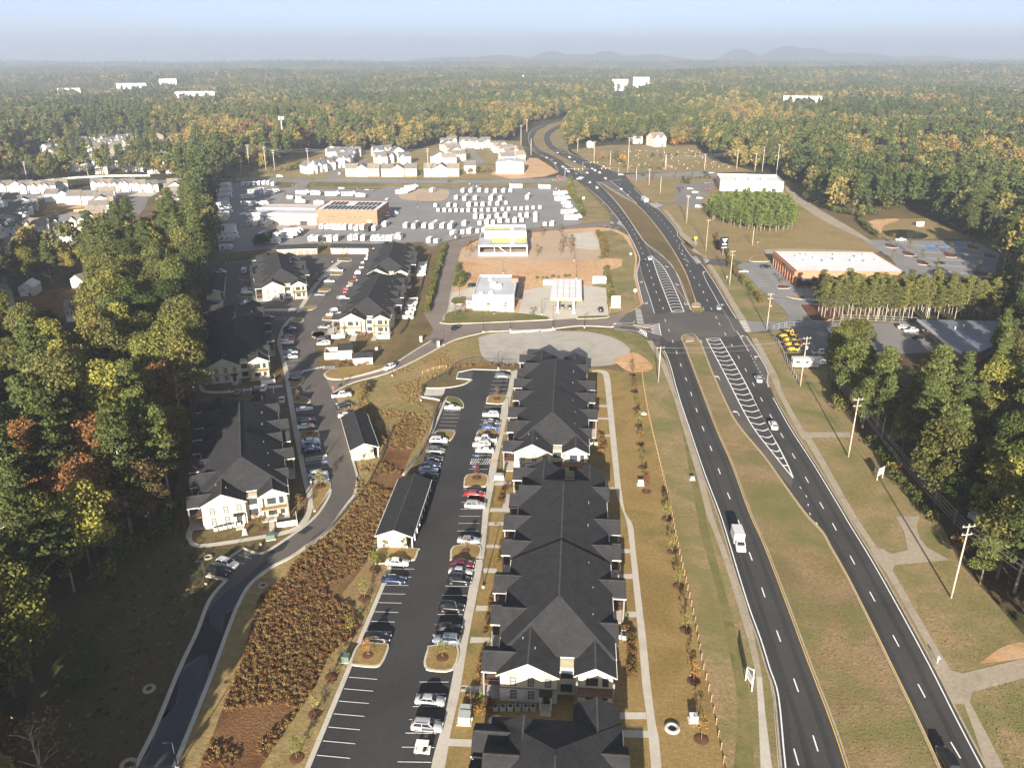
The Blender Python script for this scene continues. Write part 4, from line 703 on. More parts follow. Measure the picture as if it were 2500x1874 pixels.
def apartments(label, loc, rz, sy=1.0, patio=False, balconies=False, cut=0.0):
    o = thing('apartment_building', label, 'apartment building', loc, rz, 'apartment buildings with dark shingle roofs', (1, sy, 1))
    w = MB(); w.box((0,33.9,2.7),(17.6,57.5,5.39)); w.gwall(-8.8,.1,.05,9,0,5.42,7.68); w.gwall(3.1,8.9,.75 if not balconies else 1.6,8,0,5.42,6.9); w.gwall(-8.8,-.2,59,66.9 - cut, 0,5.42,7.6); w.gwall(2.8,8.7,60,66.9,0,5.42,6.8)
    w.box((1.6,3.2,2.7),(3.2,2.2,5.38)); w.build('wall', M['siding_cream'], o)
    bw = MB(); bw.box((-4.35,.02,1.35),(8.96,.12,2.7)); bw.box((-8.84,4.5,1.35),(.12,8.9,2.7)); bw.box((.14,4.5,1.35),(.12,8.9,2.7)); bw.box((1.6,2.06,1.35),(2.9,.1,2.7)); bw.build('brick_base', M['brick_white'], o)
    tb = MB(); tb.box((-4.35,-.06,2.78),(9.1,.12,.16)); tb.box((-4.35,-.03,5.4),(8.9,.08,.1)); tb.build('trim_band', M['frame_grey'], o)
    r = MB(); hip_roof(r, 4.0,30.2,.36,9.6,0.0); hip_roof(r, 30.0,64.2 if cut else 63.2,0.0,0.0,9.9); r.build('roof', M['shingle'], o)
    cap = MB(); cap.bar((0,13.7, ZE + 9.4 * PITCH + .38),(0,30.2, ZE + 9.4 * PITCH + .38),.3,.06); cap.bar((0,30.2, ZE + 9.4 * PITCH + .02),(0,53.3, ZE + 9.4 * PITCH + .02),.3,.06); cap.build('ridge_cap', M['shingle_cap'], o)
    def gab(x0, x1, y0, y1, ze, axis):
        half = ((x1 - x0) if axis == 'y' else (y1 - y0)) / 2; b = MB(); b.gable(x0, x1, y0, y1, ze, ze + half * PITCH, axis); b.build('gable_roof', M['shingle'], o)
        k = MB()
        if axis == 'y': k.bar(((x0 + x1) / 2, y0, ze + half * PITCH + .02),((x0 + x1) / 2, y1, ze + half * PITCH + .02),.26,.05)
        else: k.bar((x0,(y0 + y1) / 2, ze + half * PITCH + .02),(x1,(y0 + y1) / 2, ze + half * PITCH + .02),.26,.05)
        k.build('ridge_cap', M['shingle_cap'], o)
        f = MB()
        if axis == 'y' and y0 < 20:
            for a, c in ((x0,(x0 + x1) / 2),(x1,(x0 + x1) / 2)): f.bar((a, y0 - .03, ze - .1),(c, y0 - .03, ze + half * PITCH - .1),.06,.18)
            f.build('barge_board', M['siding_lap'], o)
    gab(-9.4,.5,-.6,9.6, ZE, 'y'); gab(2.7,9.4,.1,8.4, ZE, 'y'); gab(-9.4,.2,58,67.4 - cut, ZE, 'y'); gab(2.4,9.2,59.5,67.4, ZE, 'y')
    def porch(sd, yc, half, xo, ze=ZE - .02, level2=True, xi=5.2):
        y0, y1 = yc - half, yc + half
        xo = abs(xo); gab(*(sorted((sd * xi, sd * xo))), y0, y1, ze, 'x')
        for yy in (y0 + .35, y1 - .35): p = MB(); p.box((sd * (abs(xo) - .35), yy, ze / 2 - .1),(.28,.28, ze - .2)); p.build('post', M['frame_grey'], o)
        d = MB(); xm = sd * (8.9 + abs(xo) - .2) / 2; wd = abs(xo) - .2 - 8.82; d.box((xm, yc, 2.8),(wd, 2 * half - .5,.2)); d.build('balcony_deck', M['deck'], o)
        q = MB(); q.box((sd * (abs(xo) - .3), yc, 3.75),(.07,2 * half - .9,.07))
        for i in range(int(half * 2 / .42)): q.box((sd * (abs(xo) - .3), y0 + .5 + i * .42,3.35),(.04,.04,.8))
        for yy in (y0 + .3, y1 - .3): q.box((xm, yy, 3.6),(wd, .05,.06)); q.box((xm, yy, 3.2),(wd, .04,.06))
        q.build('railing', M['dark_trim'], o)
        s = MB(); s.box((xm, yc, .08),(wd, 2 * half - .5,.16)); s.build('patio_slab', M['concrete'], o)
        g_ = MB(); g_.bar((sd * (abs(xo) - (abs(xo) - 9.4 if abs(xo) > 10.5 else .3)), y0 - .06, ze - .12),(sd * abs(xo), y0 - .06, ze - .12),.12,.16); g_.build('gutter', M['trim'], o)
        for z in (1.25,4.0): window(o, 'dark', sd * 8.9, yc - half * .3, z, -sd * pi / 2); window(o, 'dark', sd * 8.9, yc + half * .35, z, -sd * pi / 2)
    for yc, half, xo in ((3.1,2.95,-11.8),(23.3,3.15,-12.0),(44.0,3.1,-12.0),(64.8 - cut, 3.0,-11.7)): porch(-1, yc, half, xo)
    for yc, half, xo in ((23.3,3.1,11.9),(43.9,3.1,11.8)): porch(1, yc, half, xo)
    for sd, yc, half, pc in ((-1,13.0,4.7,15.0),(-1,34.2,3.7,35.6),(-1,55.0,4.9,53.4),(1,34.0,3.6,35.6)):
        gab(*(sorted((sd * 4.8, sd * 9.75))), yc - half, yc + half, ZE, 'x'); porch(sd, pc, 3.1, sd * 11.6,5.25, xi=8.8)
    for yc in (11.2,57.0):
        gab(5.6,10.05, yc - 3.15, yc + 3.15, ZE, 'x'); x = MB(); x.gwall(8.8,9.6, yc - 2.9, yc + 2.9,0,5.4,6.8, 'x'); x.build('bay_wall', M['siding_cream'], o); window(o, 'std', 9.62, yc, 4.0, pi / 2); window(o, 'std', 9.62, yc, 1.4, pi / 2)
    gt = MB()
    for y0, y1, z in ((4.0,8.0, ZE + .3),(14.5,20.1, ZE + .3),(26.5,30, ZE + .3),(38,40.5, ZE - .06),(47.2,53.6, ZE - .06),(60.3,63, ZE - .06)): gt.box((9.47,(y0 + y1) / 2, z - .08),(.13, y1 - y0,.15)); gt.box((-9.47,(y0 + y1) / 2, z - .08),(.13, y1 - y0,.15))
    gt.box((1.65,3.93, ZE + .26),(2.2,.13,.15)); gt.box((1.4,63.3, ZE - .1),(2.4,.13,.15)); gt.box((9.45,4.1, ZE - .1),(.12,8,.14)); gt.build('gutter', M['trim'], o)
    if not balconies:
        for x in (-6.75,-3.95,-1.25): window(o, 'std', x, -.02,4.05)
        for x in (-6.7,-3.9): window(o, 'std', x, -.08,1.55)
        c = MB(); c.box((-1.55,-.75,2.72),(2.1,1.6,.2)); c.build('door_canopy', M['shingle'], o)
        d = MB(); d.box((-1.45,-.07,1.05),(1.1,.12,2.1)); dd = d.build('door', M['dark_trim'], o); kk = MB(); kk.box((-1.05,-.16,1.0),(.08,.08,.16)); kk.build('handle', M['steel'], dd)
        for x in (-2.4,-.7): p = MB(); p.box((x, -1.4,1.3),(.2,.2,2.6)); p.build('post', M['trim'], o)
        s = MB(); s.box((-1.5,-1.6,.08),(1.7,2.6,.16)); s.build('step', M['concrete'], o)
    else:
        d = MB(); d.box((-4.3,-.6,2.8),(6.4,1.5,.2)); d.build('balcony_deck', M['wood'], o); q = MB()
        for z in (3.2,3.5,3.8): q.box((-4.3,-1.3, z),(6.3,.06,.06))
        q.build('railing', M['dark_trim'], o)
        for x in (-7.4,-1.2): p = MB(); p.box((x, -1.2,2.8),(.3,.3,5.5)); p.build('post', M['frame_grey'], o)
        for z in (1.5,4.2): window(o, 'wide', -5,-.02, z); window(o, 'dark', -2.6,-.02, z)
    window(o, 'wide', 1.65,2.05,4.1); window(o, 'wide', 1.65,1.98,1.5)
    yb = .75 if not balconies else 1.6; d = MB(); d.box((6.0, yb - .9,2.8),(6.2,1.9,.22)); d.build('balcony_deck', M['wood'] if (patio or balconies) else M['deck'], o)
    q = MB()
    for z in (3.25,3.55,3.9): q.box((6.0, yb - 1.75, z),(6.0,.05,.05))
    for i in range(16): q.box((3.2 + i * .37, yb - 1.75,3.4),(.035,.035,.95))
    q.build('railing', M['dark_trim'], o)
    for x in (3.2,8.9): p = MB(); p.box((x, yb - 1.7,2.75),(.32,.32,5.5)); p.build('post', M['frame_grey'], o)
    for z in (1.4,4.15): window(o, 'wide', 5.6, yb - .05, z); window(o, 'dark', 7.7, yb - .05, z)
    s = MB(); s.box((6.0, yb - 1.0,.1),(6.2,2.2,.2)); s.build('patio_slab', M['concrete'], o)
    for k, (x, y) in enumerate(((-3.5,3.5),(5.8,12.5),(5.9,20),(5.2,27),(5.2,40),(5.4,49),(-5.6,5.8))):
        z = 5.6 + (9.4 - abs(x)) * PITCH if y > 9 else 7.4; v = MB(); v.tube([(x, y, z - .2),(x, y, z + .65)],.07,6); v.build('vent_pipe', M['frame_grey'], o)
    if patio:
        for x0, x1, y0 in ((5.2,9.6,-5.2),(-11.4,-6.8,-4.6)) if balconies else ((6.2,10.4,-5.0),(-99,0,0)):
            if x0 < -50: continue
            f = MB(); f.box(((x0 + x1) / 2, y0,.65),(x1 - x0,.12,1.3)); f.box((x1, y0 / 2 - .3,.65),(.12,-y0 - .6,1.3)); f.box((x0, y0 / 2 - .3,.65),(.12,-y0 - .6,1.3)); f.build('patio_wall', M['white'], o)
    if patio and rz < .1:
        for k, yc in enumerate((23.3,35,44)):
            f = MB(); f.box((13.9, yc - 3,.65),(4.2,.12,1.3)); f.box((16.0, yc, .65),(.12,5.9,1.3)); f.box((13.9, yc + 3,.65),(4.2,.12,1.3)); f.build('patio_wall', M['white'], o)
    return o
A45 = radians(-4.5)
def on_axis(o, rz, x, y): return (o[0] + x * cos(rz) - y * sin(rz), o[1] + x * sin(rz) + y * cos(rz),0)
C1 = (6.9,98.9,0); C2 = (9.35,174.6,0)
apartments('dark roofed apartment building with sunlit diamond hip, nearest the camera in full view', C1, A45)
apartments('dark roofed apartment building at the gravel yard end of the central row', C2, radians(-4.2))
apartments('dark roofed building cut by the bottom edge, only its rear gables in view', on_axis(C1, A45,.3,-73.2), A45, cut=5)
apartments('half shaded apartment building with white patio wall beside the curving drive', (-58.15,152.2,0), radians(18),.85, True)
apartments('apartment building wholly in tree shade, second up the left footway', (-85.6,235.2,0), radians(18),1.0, True)
apartments('grey sunlit apartment building at the far left beside the small fenced lawn', (-95.2,326.5,0), radians(18),.85)
apartments('apartment building with white walled patios facing the small pump house', (-54.1,281.0,0), radians(1.5),.93, True, True)
apartments('farthest apartment building, behind the white patio one, near the trailer lot', (-55.2,347.3,0), radians(3.5),.85, True)

def garage(label, loc, rz, w, L, doors='side', n=6, dm='dark_trim', ze=3.0, rise=1.55):
    o = thing('garage', label, 'garage', loc, rz, 'garages for the apartments'); b = MB(); b.gwall(-w / 2 + .35, w / 2 - .35 - (1.1 if doors == 'side' else 0),.3, L - .3,0, ze - .15, ze + rise - .25); b.build('wall', M['siding_cream'], o)
    b = MB(); b.box((-.35,.24,.35),(w - 1.7,.12,.7)); b.build('brick_base', M['brick_white'], o)
    b = MB(); b.gable(-w / 2, w / 2,0, L, ze, ze + rise); b.build('roof', M['shingle'], o); b = MB(); b.bar((0,0, ze + rise + .02),(0, L, ze + rise + .02),.25,.05); b.build('ridge_cap', M['shingle_cap'], o)
    b = MB()
    for s in (-1,1): b.bar((s * w / 2,-.03, ze - .1),(0,-.03, ze + rise - .1),.05,.22)
    b.build('barge_board', M['trim'], o); b = MB(); b.box((w / 2 + .06, L / 2, ze - .1),(.12, L, .14)); b.box((-w / 2 - .06, L / 2, ze - .1),(.12, L, .14)); b.build('gutter', M['trim'], o)
    for k in range(n + 1):
        y = .6 + (L - 1.2) * k / n; p = MB(); p.box((w / 2 - .3, y, ze / 2 - .1),(.2,.2, ze - .2)); p.build('post', M['trim'], o)
        if k < n: d = MB(); d.box((w / 2 - 1.4, y + (L - 1.2) / n / 2,1.2),(.1,(L - 1.2) / n - .5,2.4)); d.build('garage_door', M[dm], o)
    return o
garage('long dark roofed open sided garage beside the near parking lot', (-24.4,142.0,0), radians(-3.8),7.9,24.5, n=8)
garage('dark roofed garage casting its shadow on the grass bank', (-37.2,182.0,0), radians(17.5),7.3,21.5, n=7)
garage('garage lying in deep shade against the wood', (-124.6,326.5,0), radians(17),7.6,26, n=7)
def garage_row(label, a, b_, dep, dm, n):
    a, b_ = Vector(a), Vector(b_); d = b_ - a; L = d.length; o = thing('garage', label, 'garage', (a.x, a.y, 0), math.atan2(d.y, d.x), 'garages for the apartments')
    w = MB(); w.gwall(.2, L - .2,.2, dep - .2,0,2.85,4.3, 'x'); w.build('wall', M['siding_cream'], o); r = MB(); r.gable(0, L, -.2, dep + .2,3.0,4.6, 'x'); r.build('roof', M['shingle'], o)
    for k in range(n): d_ = MB(); d_.box((L * (k + .5) / n, .14,1.15),(L / n - .7,.1,2.2)); d_.build('garage_door', M[dm], o)
    g_ = MB(); g_.box((L / 2,-.26,2.92),(L, .12,.14)); g_.build('gutter', M['trim'], o)
garage_row('low garage row with brown doors below the boat and trailer lot', (-120.6,407.3),(-100.3,409.8),7.5, 'garage_brown', 6)
garage_row('low garage row with pale tan doors below the trailer lot', (-93.7,410.5),(-73.9,410.0),7.5, 'door_tan', 6)
# pump house, refuse enclosure and mail kiosk by the gate
o = thing('pump_house', 'small cream hut with shed roof beside the walled refuse enclosure', 'hut', (*g('N1', 1185,215)[:2],0), radians(8))
b = MB(); b.box((2.2,3.0,1.7),(4.4,6,3.4)); b.build('wall', M['siding_cream'], o); b = MB(); b.gable(-.4,4.8,-.5,6.5,3.5,4.6, 'x'); b.build('roof', M['shingle'], o); b = MB(); b.box((1.2,-.05,1.5),(.8,.1,.9)); b.build('window', M['trim'], o); b = MB(); b.box((2.3,-.05,.35),(4.5,.1,.7)); b.build('brick_base', M['brick_white'], o)
o = thing('refuse_enclosure', 'open topped cream walled refuse enclosure by the shaded lot', 'enclosure', (*g('N1', 1085,215)[:2],0), radians(8))
for c, d in (((2.4,.1,1.2),(4.8,.2,2.4)),((.1,2.8,1.2),(.2,5.2,2.4)),((4.7,2.8,1.2),(.2,5.2,2.4)),((2.4,5.4,1.2),(4.4,.2,2.4))): b = MB(); b.box(c, d); b.build('wall', M['siding_cream'], o)
o = thing('mail_kiosk', 'small cream building with gabled dark roof near the entrance gate', 'kiosk', (*g('N1', 1272,255)[:2],0), radians(10))
b = MB(); b.gwall(.3,6.7,.3,3.9,0,2.5,3.5, 'x'); b.build('wall', M['siding_lap'], o); b = MB(); b.gable(0,7,0,4.2,2.6,3.7, 'x'); b.build('roof', M['shingle'], o); b = MB(); b.box((3.5,.24,.35),(6.5,.1,.7)); b.build('brick_base', M['brick_white'], o)

def flat_block(name, label, cat, loc, rz, w, d, h, wall, roof, par=.5, group=None):
    o = thing(name, label, cat, loc, rz, group); b = MB(); b.box((w / 2, d / 2, h / 2),(w, d, h)); b.build('wall', M[wall], o)
    r = MB(); r.box((w / 2, d / 2, h + .03),(w - .5, d - .5,.06)); r.build('roof', M[roof], o)
    if par:
        p = MB()
        for c, s in (((w / 2,.12, h + par / 2),(w + .02,.26, par)),((w / 2, d - .12, h + par / 2),(w + .02,.26, par)),((.12, d / 2, h + par / 2),(.26, d - .5, par)),((w - .12, d / 2, h + par / 2),(.26, d - .5, par))): p.box(c, s)
        p.build('parapet', M[wall], o)
    return o
def roof_units(o, pts, z, s=(1.8,1.8,1.1), m='white'):
    for x, y, k in pts: b = MB(); b.box((x, y, z + s[2] * k / 2),(s[0] * k, s[1] * k, s[2] * k)); b.box((x, y, z + s[2] * k + .04),(s[0] * k * .7, s[1] * k * .7,.08)); b.build('roof_unit', M[m], o)
# fuel station shop and canopy
o = flat_block('fuel_station_shop', 'white walled fuel station shop with grey flat roof on the clay lot', 'shop', (-15.6,310.4,0), radians(-3.0),16.4,31,6.2, 'render_white', 'roof_grey', .7)
roof_units(o, ((7,16,1.3),(9.4,13,1.3),(3,3,.8),(7,3.4,.9),(5,25,.8)),6.2); b = MB(); b.box((15.6,25,6.9),(3.0,5.5,1.6)); b.build('sign_tower', M['brick_brown'], o)
for k in range(7): window(o, 'shop', 16.42,4 + k * 3.6,1.9, pi / 2)
b = MB(); b.box((17.2,16,4.1),(1.6,24,.3)); b.build('awning', M['dark_trim'], o); b = MB(); b.box((-1.6,6,1.6),(3,5,3.2)); b.build('annex', M['galv'], o); b = MB(); b.box((8.2,-.04,6.75),(16.5,.1,.25)); b.build('coping', M['frame_grey'], o)
o = thing('fuel_canopy', 'white fuel station canopy with yellow edge on its concrete apron', 'canopy', (15.2,307.4,0), radians(-4.2), None)
b = MB(); b.box((6.2,15,5.7),(12.4,30,.9)); b.build('roof', M['white_roof'], o); b = MB(); b.box((6.2,-.05,5.45),(12.5,.12,.45)); b.build('fascia_stripe', M['yellow'], o)
for k in range(1,5): b = MB(); b.box((12.4 * k / 5,15,6.17),(.14,29,.05)); b.build('roof_seam', M['frame_grey'], o)
for k in range(1,4): b = MB(); b.box((6.2,30 * k / 4,6.18),(12,.14,.05)); b.build('roof_seam', M['frame_grey'], o)
for k in range(4):
    for x in (3,9.4): b = MB(); b.box((x, 3.2 + k * 7.8,2.65),(.5,.5,5.3)); b.build('column', M['white'], o)
for k in range(4):
    for x in (3,9.4):
        p = on_axis((15.2,307.4), radians(-4.2), x, 1.2 + k * 7.8); q = thing('fuel_pump', 'white fuel pump, %s row from the front, %s side under the canopy' % (ORD[k], 'left' if x < 5 else 'right'), 'fuel pump', p, radians(-4.2), 'fuel pumps under the canopy')
        b = MB(); b.box((0,0,.2),(1.2,2.6,.3)); b.build('island', M['concrete'], q); b = MB(); b.box((0,0,1.2),(.8,.9,1.8)); b.build('cabinet', M['white'], q); b = MB(); b.box((0,-.46,1.5),(.6,.04,.5)); b.build('screen', M['black'], q)
# shell under construction
o = thing('building_shell', 'unfinished open fronted store shell with yellow and grey roof deck', 'building', (-17.0,402.5,0), radians(.5))
b = MB(); b.box((12.4,3.5,.9),(25,.3,1.8)); b.box((.15,20,2.6),(.3,33,5.2)); b.box((24.8,20,2.6),(.3,33,5.2)); b.build('wall', M['render_white'], o)
b = MB(); b.box((12.4,12.5,5.4),(25.2,18.2,.35)); b.build('roof_deck', M['membrane_grey'], o)
for x0, x1 in ((6.8,16.2),(18.6,24.6)): b = MB(); b.box(((x0 + x1) / 2,15,5.62),(x1 - x0,10.5,.05)); b.build('roof_membrane', M['membrane_yellow'], o)
b = MB(); b.box((17.3,12.6,5.64),(1.9,17.6,.05)); b.build('walkway', M['white'], o); b = MB(); b.box((12.4,3.3,5.1),(25.4,.4,.7)); b.build('front_beam', M['steel'], o)
b = MB(); b.box((13.6,22.0,6.5),(22,.4,5.2)); b.box((2.8,28,4.3),(.3,12,8.6)); b.box((24.6,28,4.3),(.3,12,8.6)); b.build('rear_wall', M['render_white'], o)
b = MB(); b.box((13.6,29.5,8.3),(21.6,14.8,.3)); b.build('rear_roof', M['membrane_grey'], o); b = MB(); b.box((11,33,8.5),(15,5,.05)); b.build('roof_membrane', M['membrane_yellow'], o); b = MB(); b.box((17.2,29,8.52),(1.8,13,.05)); b.build('walkway', M['white'], o); b = MB(); b.box((13.6,36.8,8.8),(22,.3,1.0)); b.build('rear_parapet', M['render_white'], o)
for x in (.4,8,16.2,24.5): b = MB(); b.box((x, 3.6,2.6),(.3,.3,5.2)); b.build('column', M['steel'], o)
b = MB(); b.bar((10,3.4,4.8),(14,3.2,2.0),.25); b.build('brace', M['white'], o)
# trailer dealer
o = flat_block('dealer_workshop', 'long low workshop with eight white roller doors in the trailer lot', 'workshop', (-161.0,489.8,0), radians(-4.5),44,32,6.3, 'brick_brown', 'roof_grey', .5)
b = MB(); b.box((22,-.06,6.0),(44.4,.14,1.6)); b.build('fascia', M['white'], o); b = MB(); b.box((22,16,6.9),(43,1.6,.5)); b.build('roof_ridge', M['white'], o)
for k in range(8):
    x = 3.5 + k * 5.3; b = MB(); b.box((x, -.08,2.3 if k != 6 else 3.5),(4.0,.14,4.4 if k != 6 else 2.0)); b.build('roller_door', M['door_white'], o)
    b = MB(); b.box((x + 2.65,-.2,2.7),(.4,.4,5.4)); b.build('pilaster', M['door_tan'], o)
b = MB(); b.box((3.5 + 6 * 5.3,-.05,1.3),(4.0,.1,2.5)); b.build('dark_opening_panel', M['black'], o)  # flat black panel, darkness inside the half open bay put into its colour
o = flat_block('dealer_showroom', 'brick showroom with rows of solar panels on its flat roof', 'showroom', (-118.6,487.0,0), radians(-4.5),38,32,8.8, 'brick_brown', 'white_roof', .5)
for r_ in range(2):
    for k in range(12):
        if r_ == 1 and k in (4,5): continue
        b = MB(); x, y = 4 + k * 2.65,3.5 + r_ * 14; b.add([(x, y, 9.15),(x + 1.5, y, 9.15),(x + 1.5, y + 10.5,9.45),(x, y + 10.5,9.45),(x, y, 9.05),(x + 1.5, y, 9.05),(x + 1.5, y + 10.5,9.05),(x, y + 10.5,9.05)],[(0,1,2,3),(0,4,5,1),(1,5,6,2),(2,6,7,3),(3,7,4,0)]); b.build('solar_panel', M['solar'], o)
for x in (8,9.8,11.6,20,22,24.2,27.6): window(o, 'slot', x, -.03,5.2)
for k in range(7): window(o, 'shop', 38.04,3 + k * 4.2,2.2, pi / 2); window(o, 'slot', 38.04,3 + k * 4.2,6.2, pi / 2)
b = MB(); b.box((33,-.06,2.0),(3.2,.14,3.6)); b.build('roller_door', M['frame_grey'], o); b = MB(); b.box((40,20,3.2),(3.5,7,.4)); b.build('entrance_canopy', M['dark_trim'], o)
# brick store right of the highway
o = flat_block('brick_store', 'large red brick store with pale flat roof and arcaded front', 'store', (126.2,349.4,0), radians(-2.5),47.5,38.5,6.3, 'brick_red', 'white_roof', .35)
roof_units(o, ((8,27,1),(11.5,31,.9),(14,29,1.25),(9.5,19,1),(15.5,24,1.2),(18,17,1.35),(24,21,1.2),(27,31,1),(31,19,1),(36,27,1.2),(37,18,1.2),(41,32,.8),(43,22,.7)),6.3)
for k in range(9): b = MB(); b.box((-.35,2.2 + k * 4.2,2.2),(.7,.7,4.4)); b.build('column', M['brick_red'], o)
for k in range(8): b = MB(); b.box((-.06,4.3 + k * 4.2,2.0),(.12,3.3,4.0)); b.build('shop_window', M['glass'], o)
b = MB(); b.box((-.3,19,5.2),(.8,38,1.8)); b.build('arcade_wall', M['brick_red'], o); b = MB(); b.box((-.76,17,5.2),(.1,5,.8)); b.build('sign_panel', M['black'], o); b = MB(); b.box((5.5,-.05,1.6),(9,.1,3.2)); b.build('dark_recess_panel', M['glass'], o); b = MB(); b.box((17.2,-.06,1.5),(1.6,.12,2.8)); b.build('door', M['white'], o)  # wall recess is a flat panel, its shade put into the dark colour
# low office with blue grey roof
o = thing('low_office', 'low flat roofed office with blue grey roof among the trees', 'office', (148.5,250,0),0)
PT = [(0,0),(6.2,0),(26,16),(30.5,33.4),(2,35.5),(-.6,7)]
b = MB(); b.prism([(.8,.8),(6,.8),(25,16.5),(29,32.6),(3,34.6),(.6,8)],0,3.6); b.build('wall', M['brick_brown'], o); b = MB(); b.prism(PT, 3.7,4.4); b.build('roof', M['blue_roof'], o); b = MB(); b.bar((-.7,7,4.1),(1.9,35.6,4.1),.25,.9); b.bar((-.1,-.1,4.1),(-.7,7,4.1),.25,.9); b.build('fascia', M['trim'], o)
for k in range(6): b = MB(); b.box((.5 + k * .45,9 + k * 4.4,1.5),(.15,2.6,2.2)); b.build('window', M['glass'], o)
for k in range(2): b = MB(); b.tube([(10 + k * 4,24 + k * 2,4.3),(10 + k * 4,24 + k * 2,5.4)],.15,8); b.build('vent_pipe', M['trim'], o)
# white roofed chemist beyond the young pines
o = flat_block('corner_store', 'white roofed store with red brick front behind the young pine stand', 'store', (157.5,620,0), radians(-9),46,38,6.5, 'render_white', 'white_roof', 1.2)
b = MB(); b.box((-.2,16,3.8),(.5,30,7.6)); b.build('front_wall', M['brick_red'], o)
for y in (8,16,24): b = MB(); b.box((-.5, y, 5.4),(.12,5,1.4)); b.build('sign_panel', M['white'], o)
for y in (6,12,20): b = MB(); b.box((-.48, y, 1.6),(.1,4,2.8)); b.build('window', M['glass'], o)
roof_units(o, ((14,12,1.6),(24,14,1.8),(33,14,1.8),(20,26,1.4)),6.5)
o = thing('metal_shed', 'plain white metal shed beside the orange clay mound', 'shed', (*g('Z5', 1885,380)[:2],0), radians(-3)); b = MB(); b.gwall(0,24,0,26,0,9,10.2); b.build('wall', M['white'], o); b = MB(); b.gable(-.2,24.2,-.2,26.2,9.2,10.5); b.build('roof', M['roof_grey'], o); b = MB(); b.box((16,-.06,2),(4,.12,4)); b.build('roller_door', M['trim'], o)
def far_block(label, c, x0, y0, x1, y1, h, d, cat='warehouse'):
    a, e = g(c, x0, y0), g(c, x1, y1); m_ = (a + e) / 2; r = min(a.length, e.length); k = r / a.length; a = a * k; e = e * (r / e.length); v = e - a; z = hgt(m_.x, m_.y) + 17
    o = thing('warehouse', label, cat, (a.x, a.y, z), math.atan2(v.y, v.x), 'white warehouses far off among the woods'); L = v.length
    b = MB(); b.box((L / 2, d / 2, h / 2 - 14),(L, d, h + 28)); b.build('wall', M['white'], o); b = MB(); b.box((L / 2, d / 2, h + .2),(L + 1, d + 1,.4)); b.build('roof', M['white_roof'], o)
    for i in range(max(2, int(L / 22))): q = MB(); q.box(((i + .5) * 22,-.3,3.5),(6,.3,6)); q.build('loading_door', M['roof_grey'], o)
    for t in (0,.25,.5,.75,1): p = a.lerp(e, t); SPOTS.append((p.x, p.y, max(30, L * .16))); p2 = p * .975; SPOTS.append((p2.x, p2.y, max(26, L * .14))); p3 = p * .955; SPOTS.append((p3.x, p3.y, max(26, L * .14)))
far_block('long white warehouse at the end of the highway gap', 'F2', 1705,537,1800,540,14,80); far_block('white block right beside the long warehouse past the highway gap', 'F2', 1830,555,1925,552,22,60)
far_block('wide low white warehouse deep in the left woods', 'F1', 1055,602,1290,588,12,60); far_block('white warehouse farther off on the left, longest of the far pair', 'F1', 700,530,880,526,14,90); far_block('white warehouse farthest right of the far left pair', 'F1', 960,520,1063,514,14,90)
far_block('white depot roof in the right woods below the ridge', 'F3', 760,662,990,660,8,30, 'depot'); far_block('pale distant depot on the low left horizon', 'F1', 340,537,480,535,10,40, 'depot')

# ------------------------------------------------------------------ houses
def house_proto(kind):
    """0: front gable over a garage, 1: hipped pair of gables, 2: plain gable end; front faces -y"""
    o = thing('house', 'house', 'house', (0,0,-400)); W, D = 4.3,6.0
    w = MB(); w.gwall(-W, W, 0,2 * D, 0,5.5,8.2) if kind == 2 else w.gwall(-W, W, 0,2 * D, 0,5.5,8.4, 'x'); ww = w.build('wall', M['white'], o); ww['painted'] = 1
    r = MB(); r.gable(-W - .3, W + .3,-.35,2 * D + .35,5.6,8.5) if kind == 2 else r.gable(-W - .3, W + .3,-.4,2 * D + .4,5.6,8.7, 'x'); r.build('roof', M['shingle_grey'], o)
    if kind != 2:
        for x0, x1 in ((-W, -.2),) if kind == 0 else ((-W + .2,-.4),(.6, W - .2)):
            b = MB(); b.gwall(x0, x1,-1.2,5,0,5.3,7.4); q = b.build('gable_wall', M['white'], o); q['painted'] = 1; b = MB(); b.gable(x0 - .3, x1 + .3,-1.5,6,5.4,7.6); b.build('gable_roof', M['shingle_grey'], o)
    yf = -.03 if kind == 2 else -1.25
    for x in (-3,-1.4): window(o, 'house', x, yf, 4.1)
    window(o, 'house', 2.4,-.03 if kind != 1 else yf, 4.1)
    d = MB(); d.box((-2.2, yf - .03,1.15),(3.0,.1,2.2)); d.build('garage_door', M['door_white'] if kind else M['trim'], o); d = MB(); d.box((1.4,(-.06 if kind != 1 else yf),1.05),(1.0,.1,2.1)); d.build('door', M['dark_trim'], o)
    for y in (3,8.5): window(o, 'house', W + .03, y, 4.0, pi / 2); window(o, 'house', -W - .03, y, 4.0,-pi / 2); window(o, 'house', W + .03, y, 1.5, pi / 2)
    return o
HP = [house_proto(k) for k in range(3)]; hp_used = [False] * 3
M['wall_white'] = flat('wall_white', (.66,.65,.62),.6); M['wall_cream'] = flat('wall_cream', (.62,.57,.46),.6); M['wall_grey'] = flat('wall_grey', (.46,.48,.50),.6); M['wall_tan'] = flat('wall_tan', (.50,.42,.33),.6); M['wall_blue'] = flat('wall_blue', (.42,.48,.52),.6)
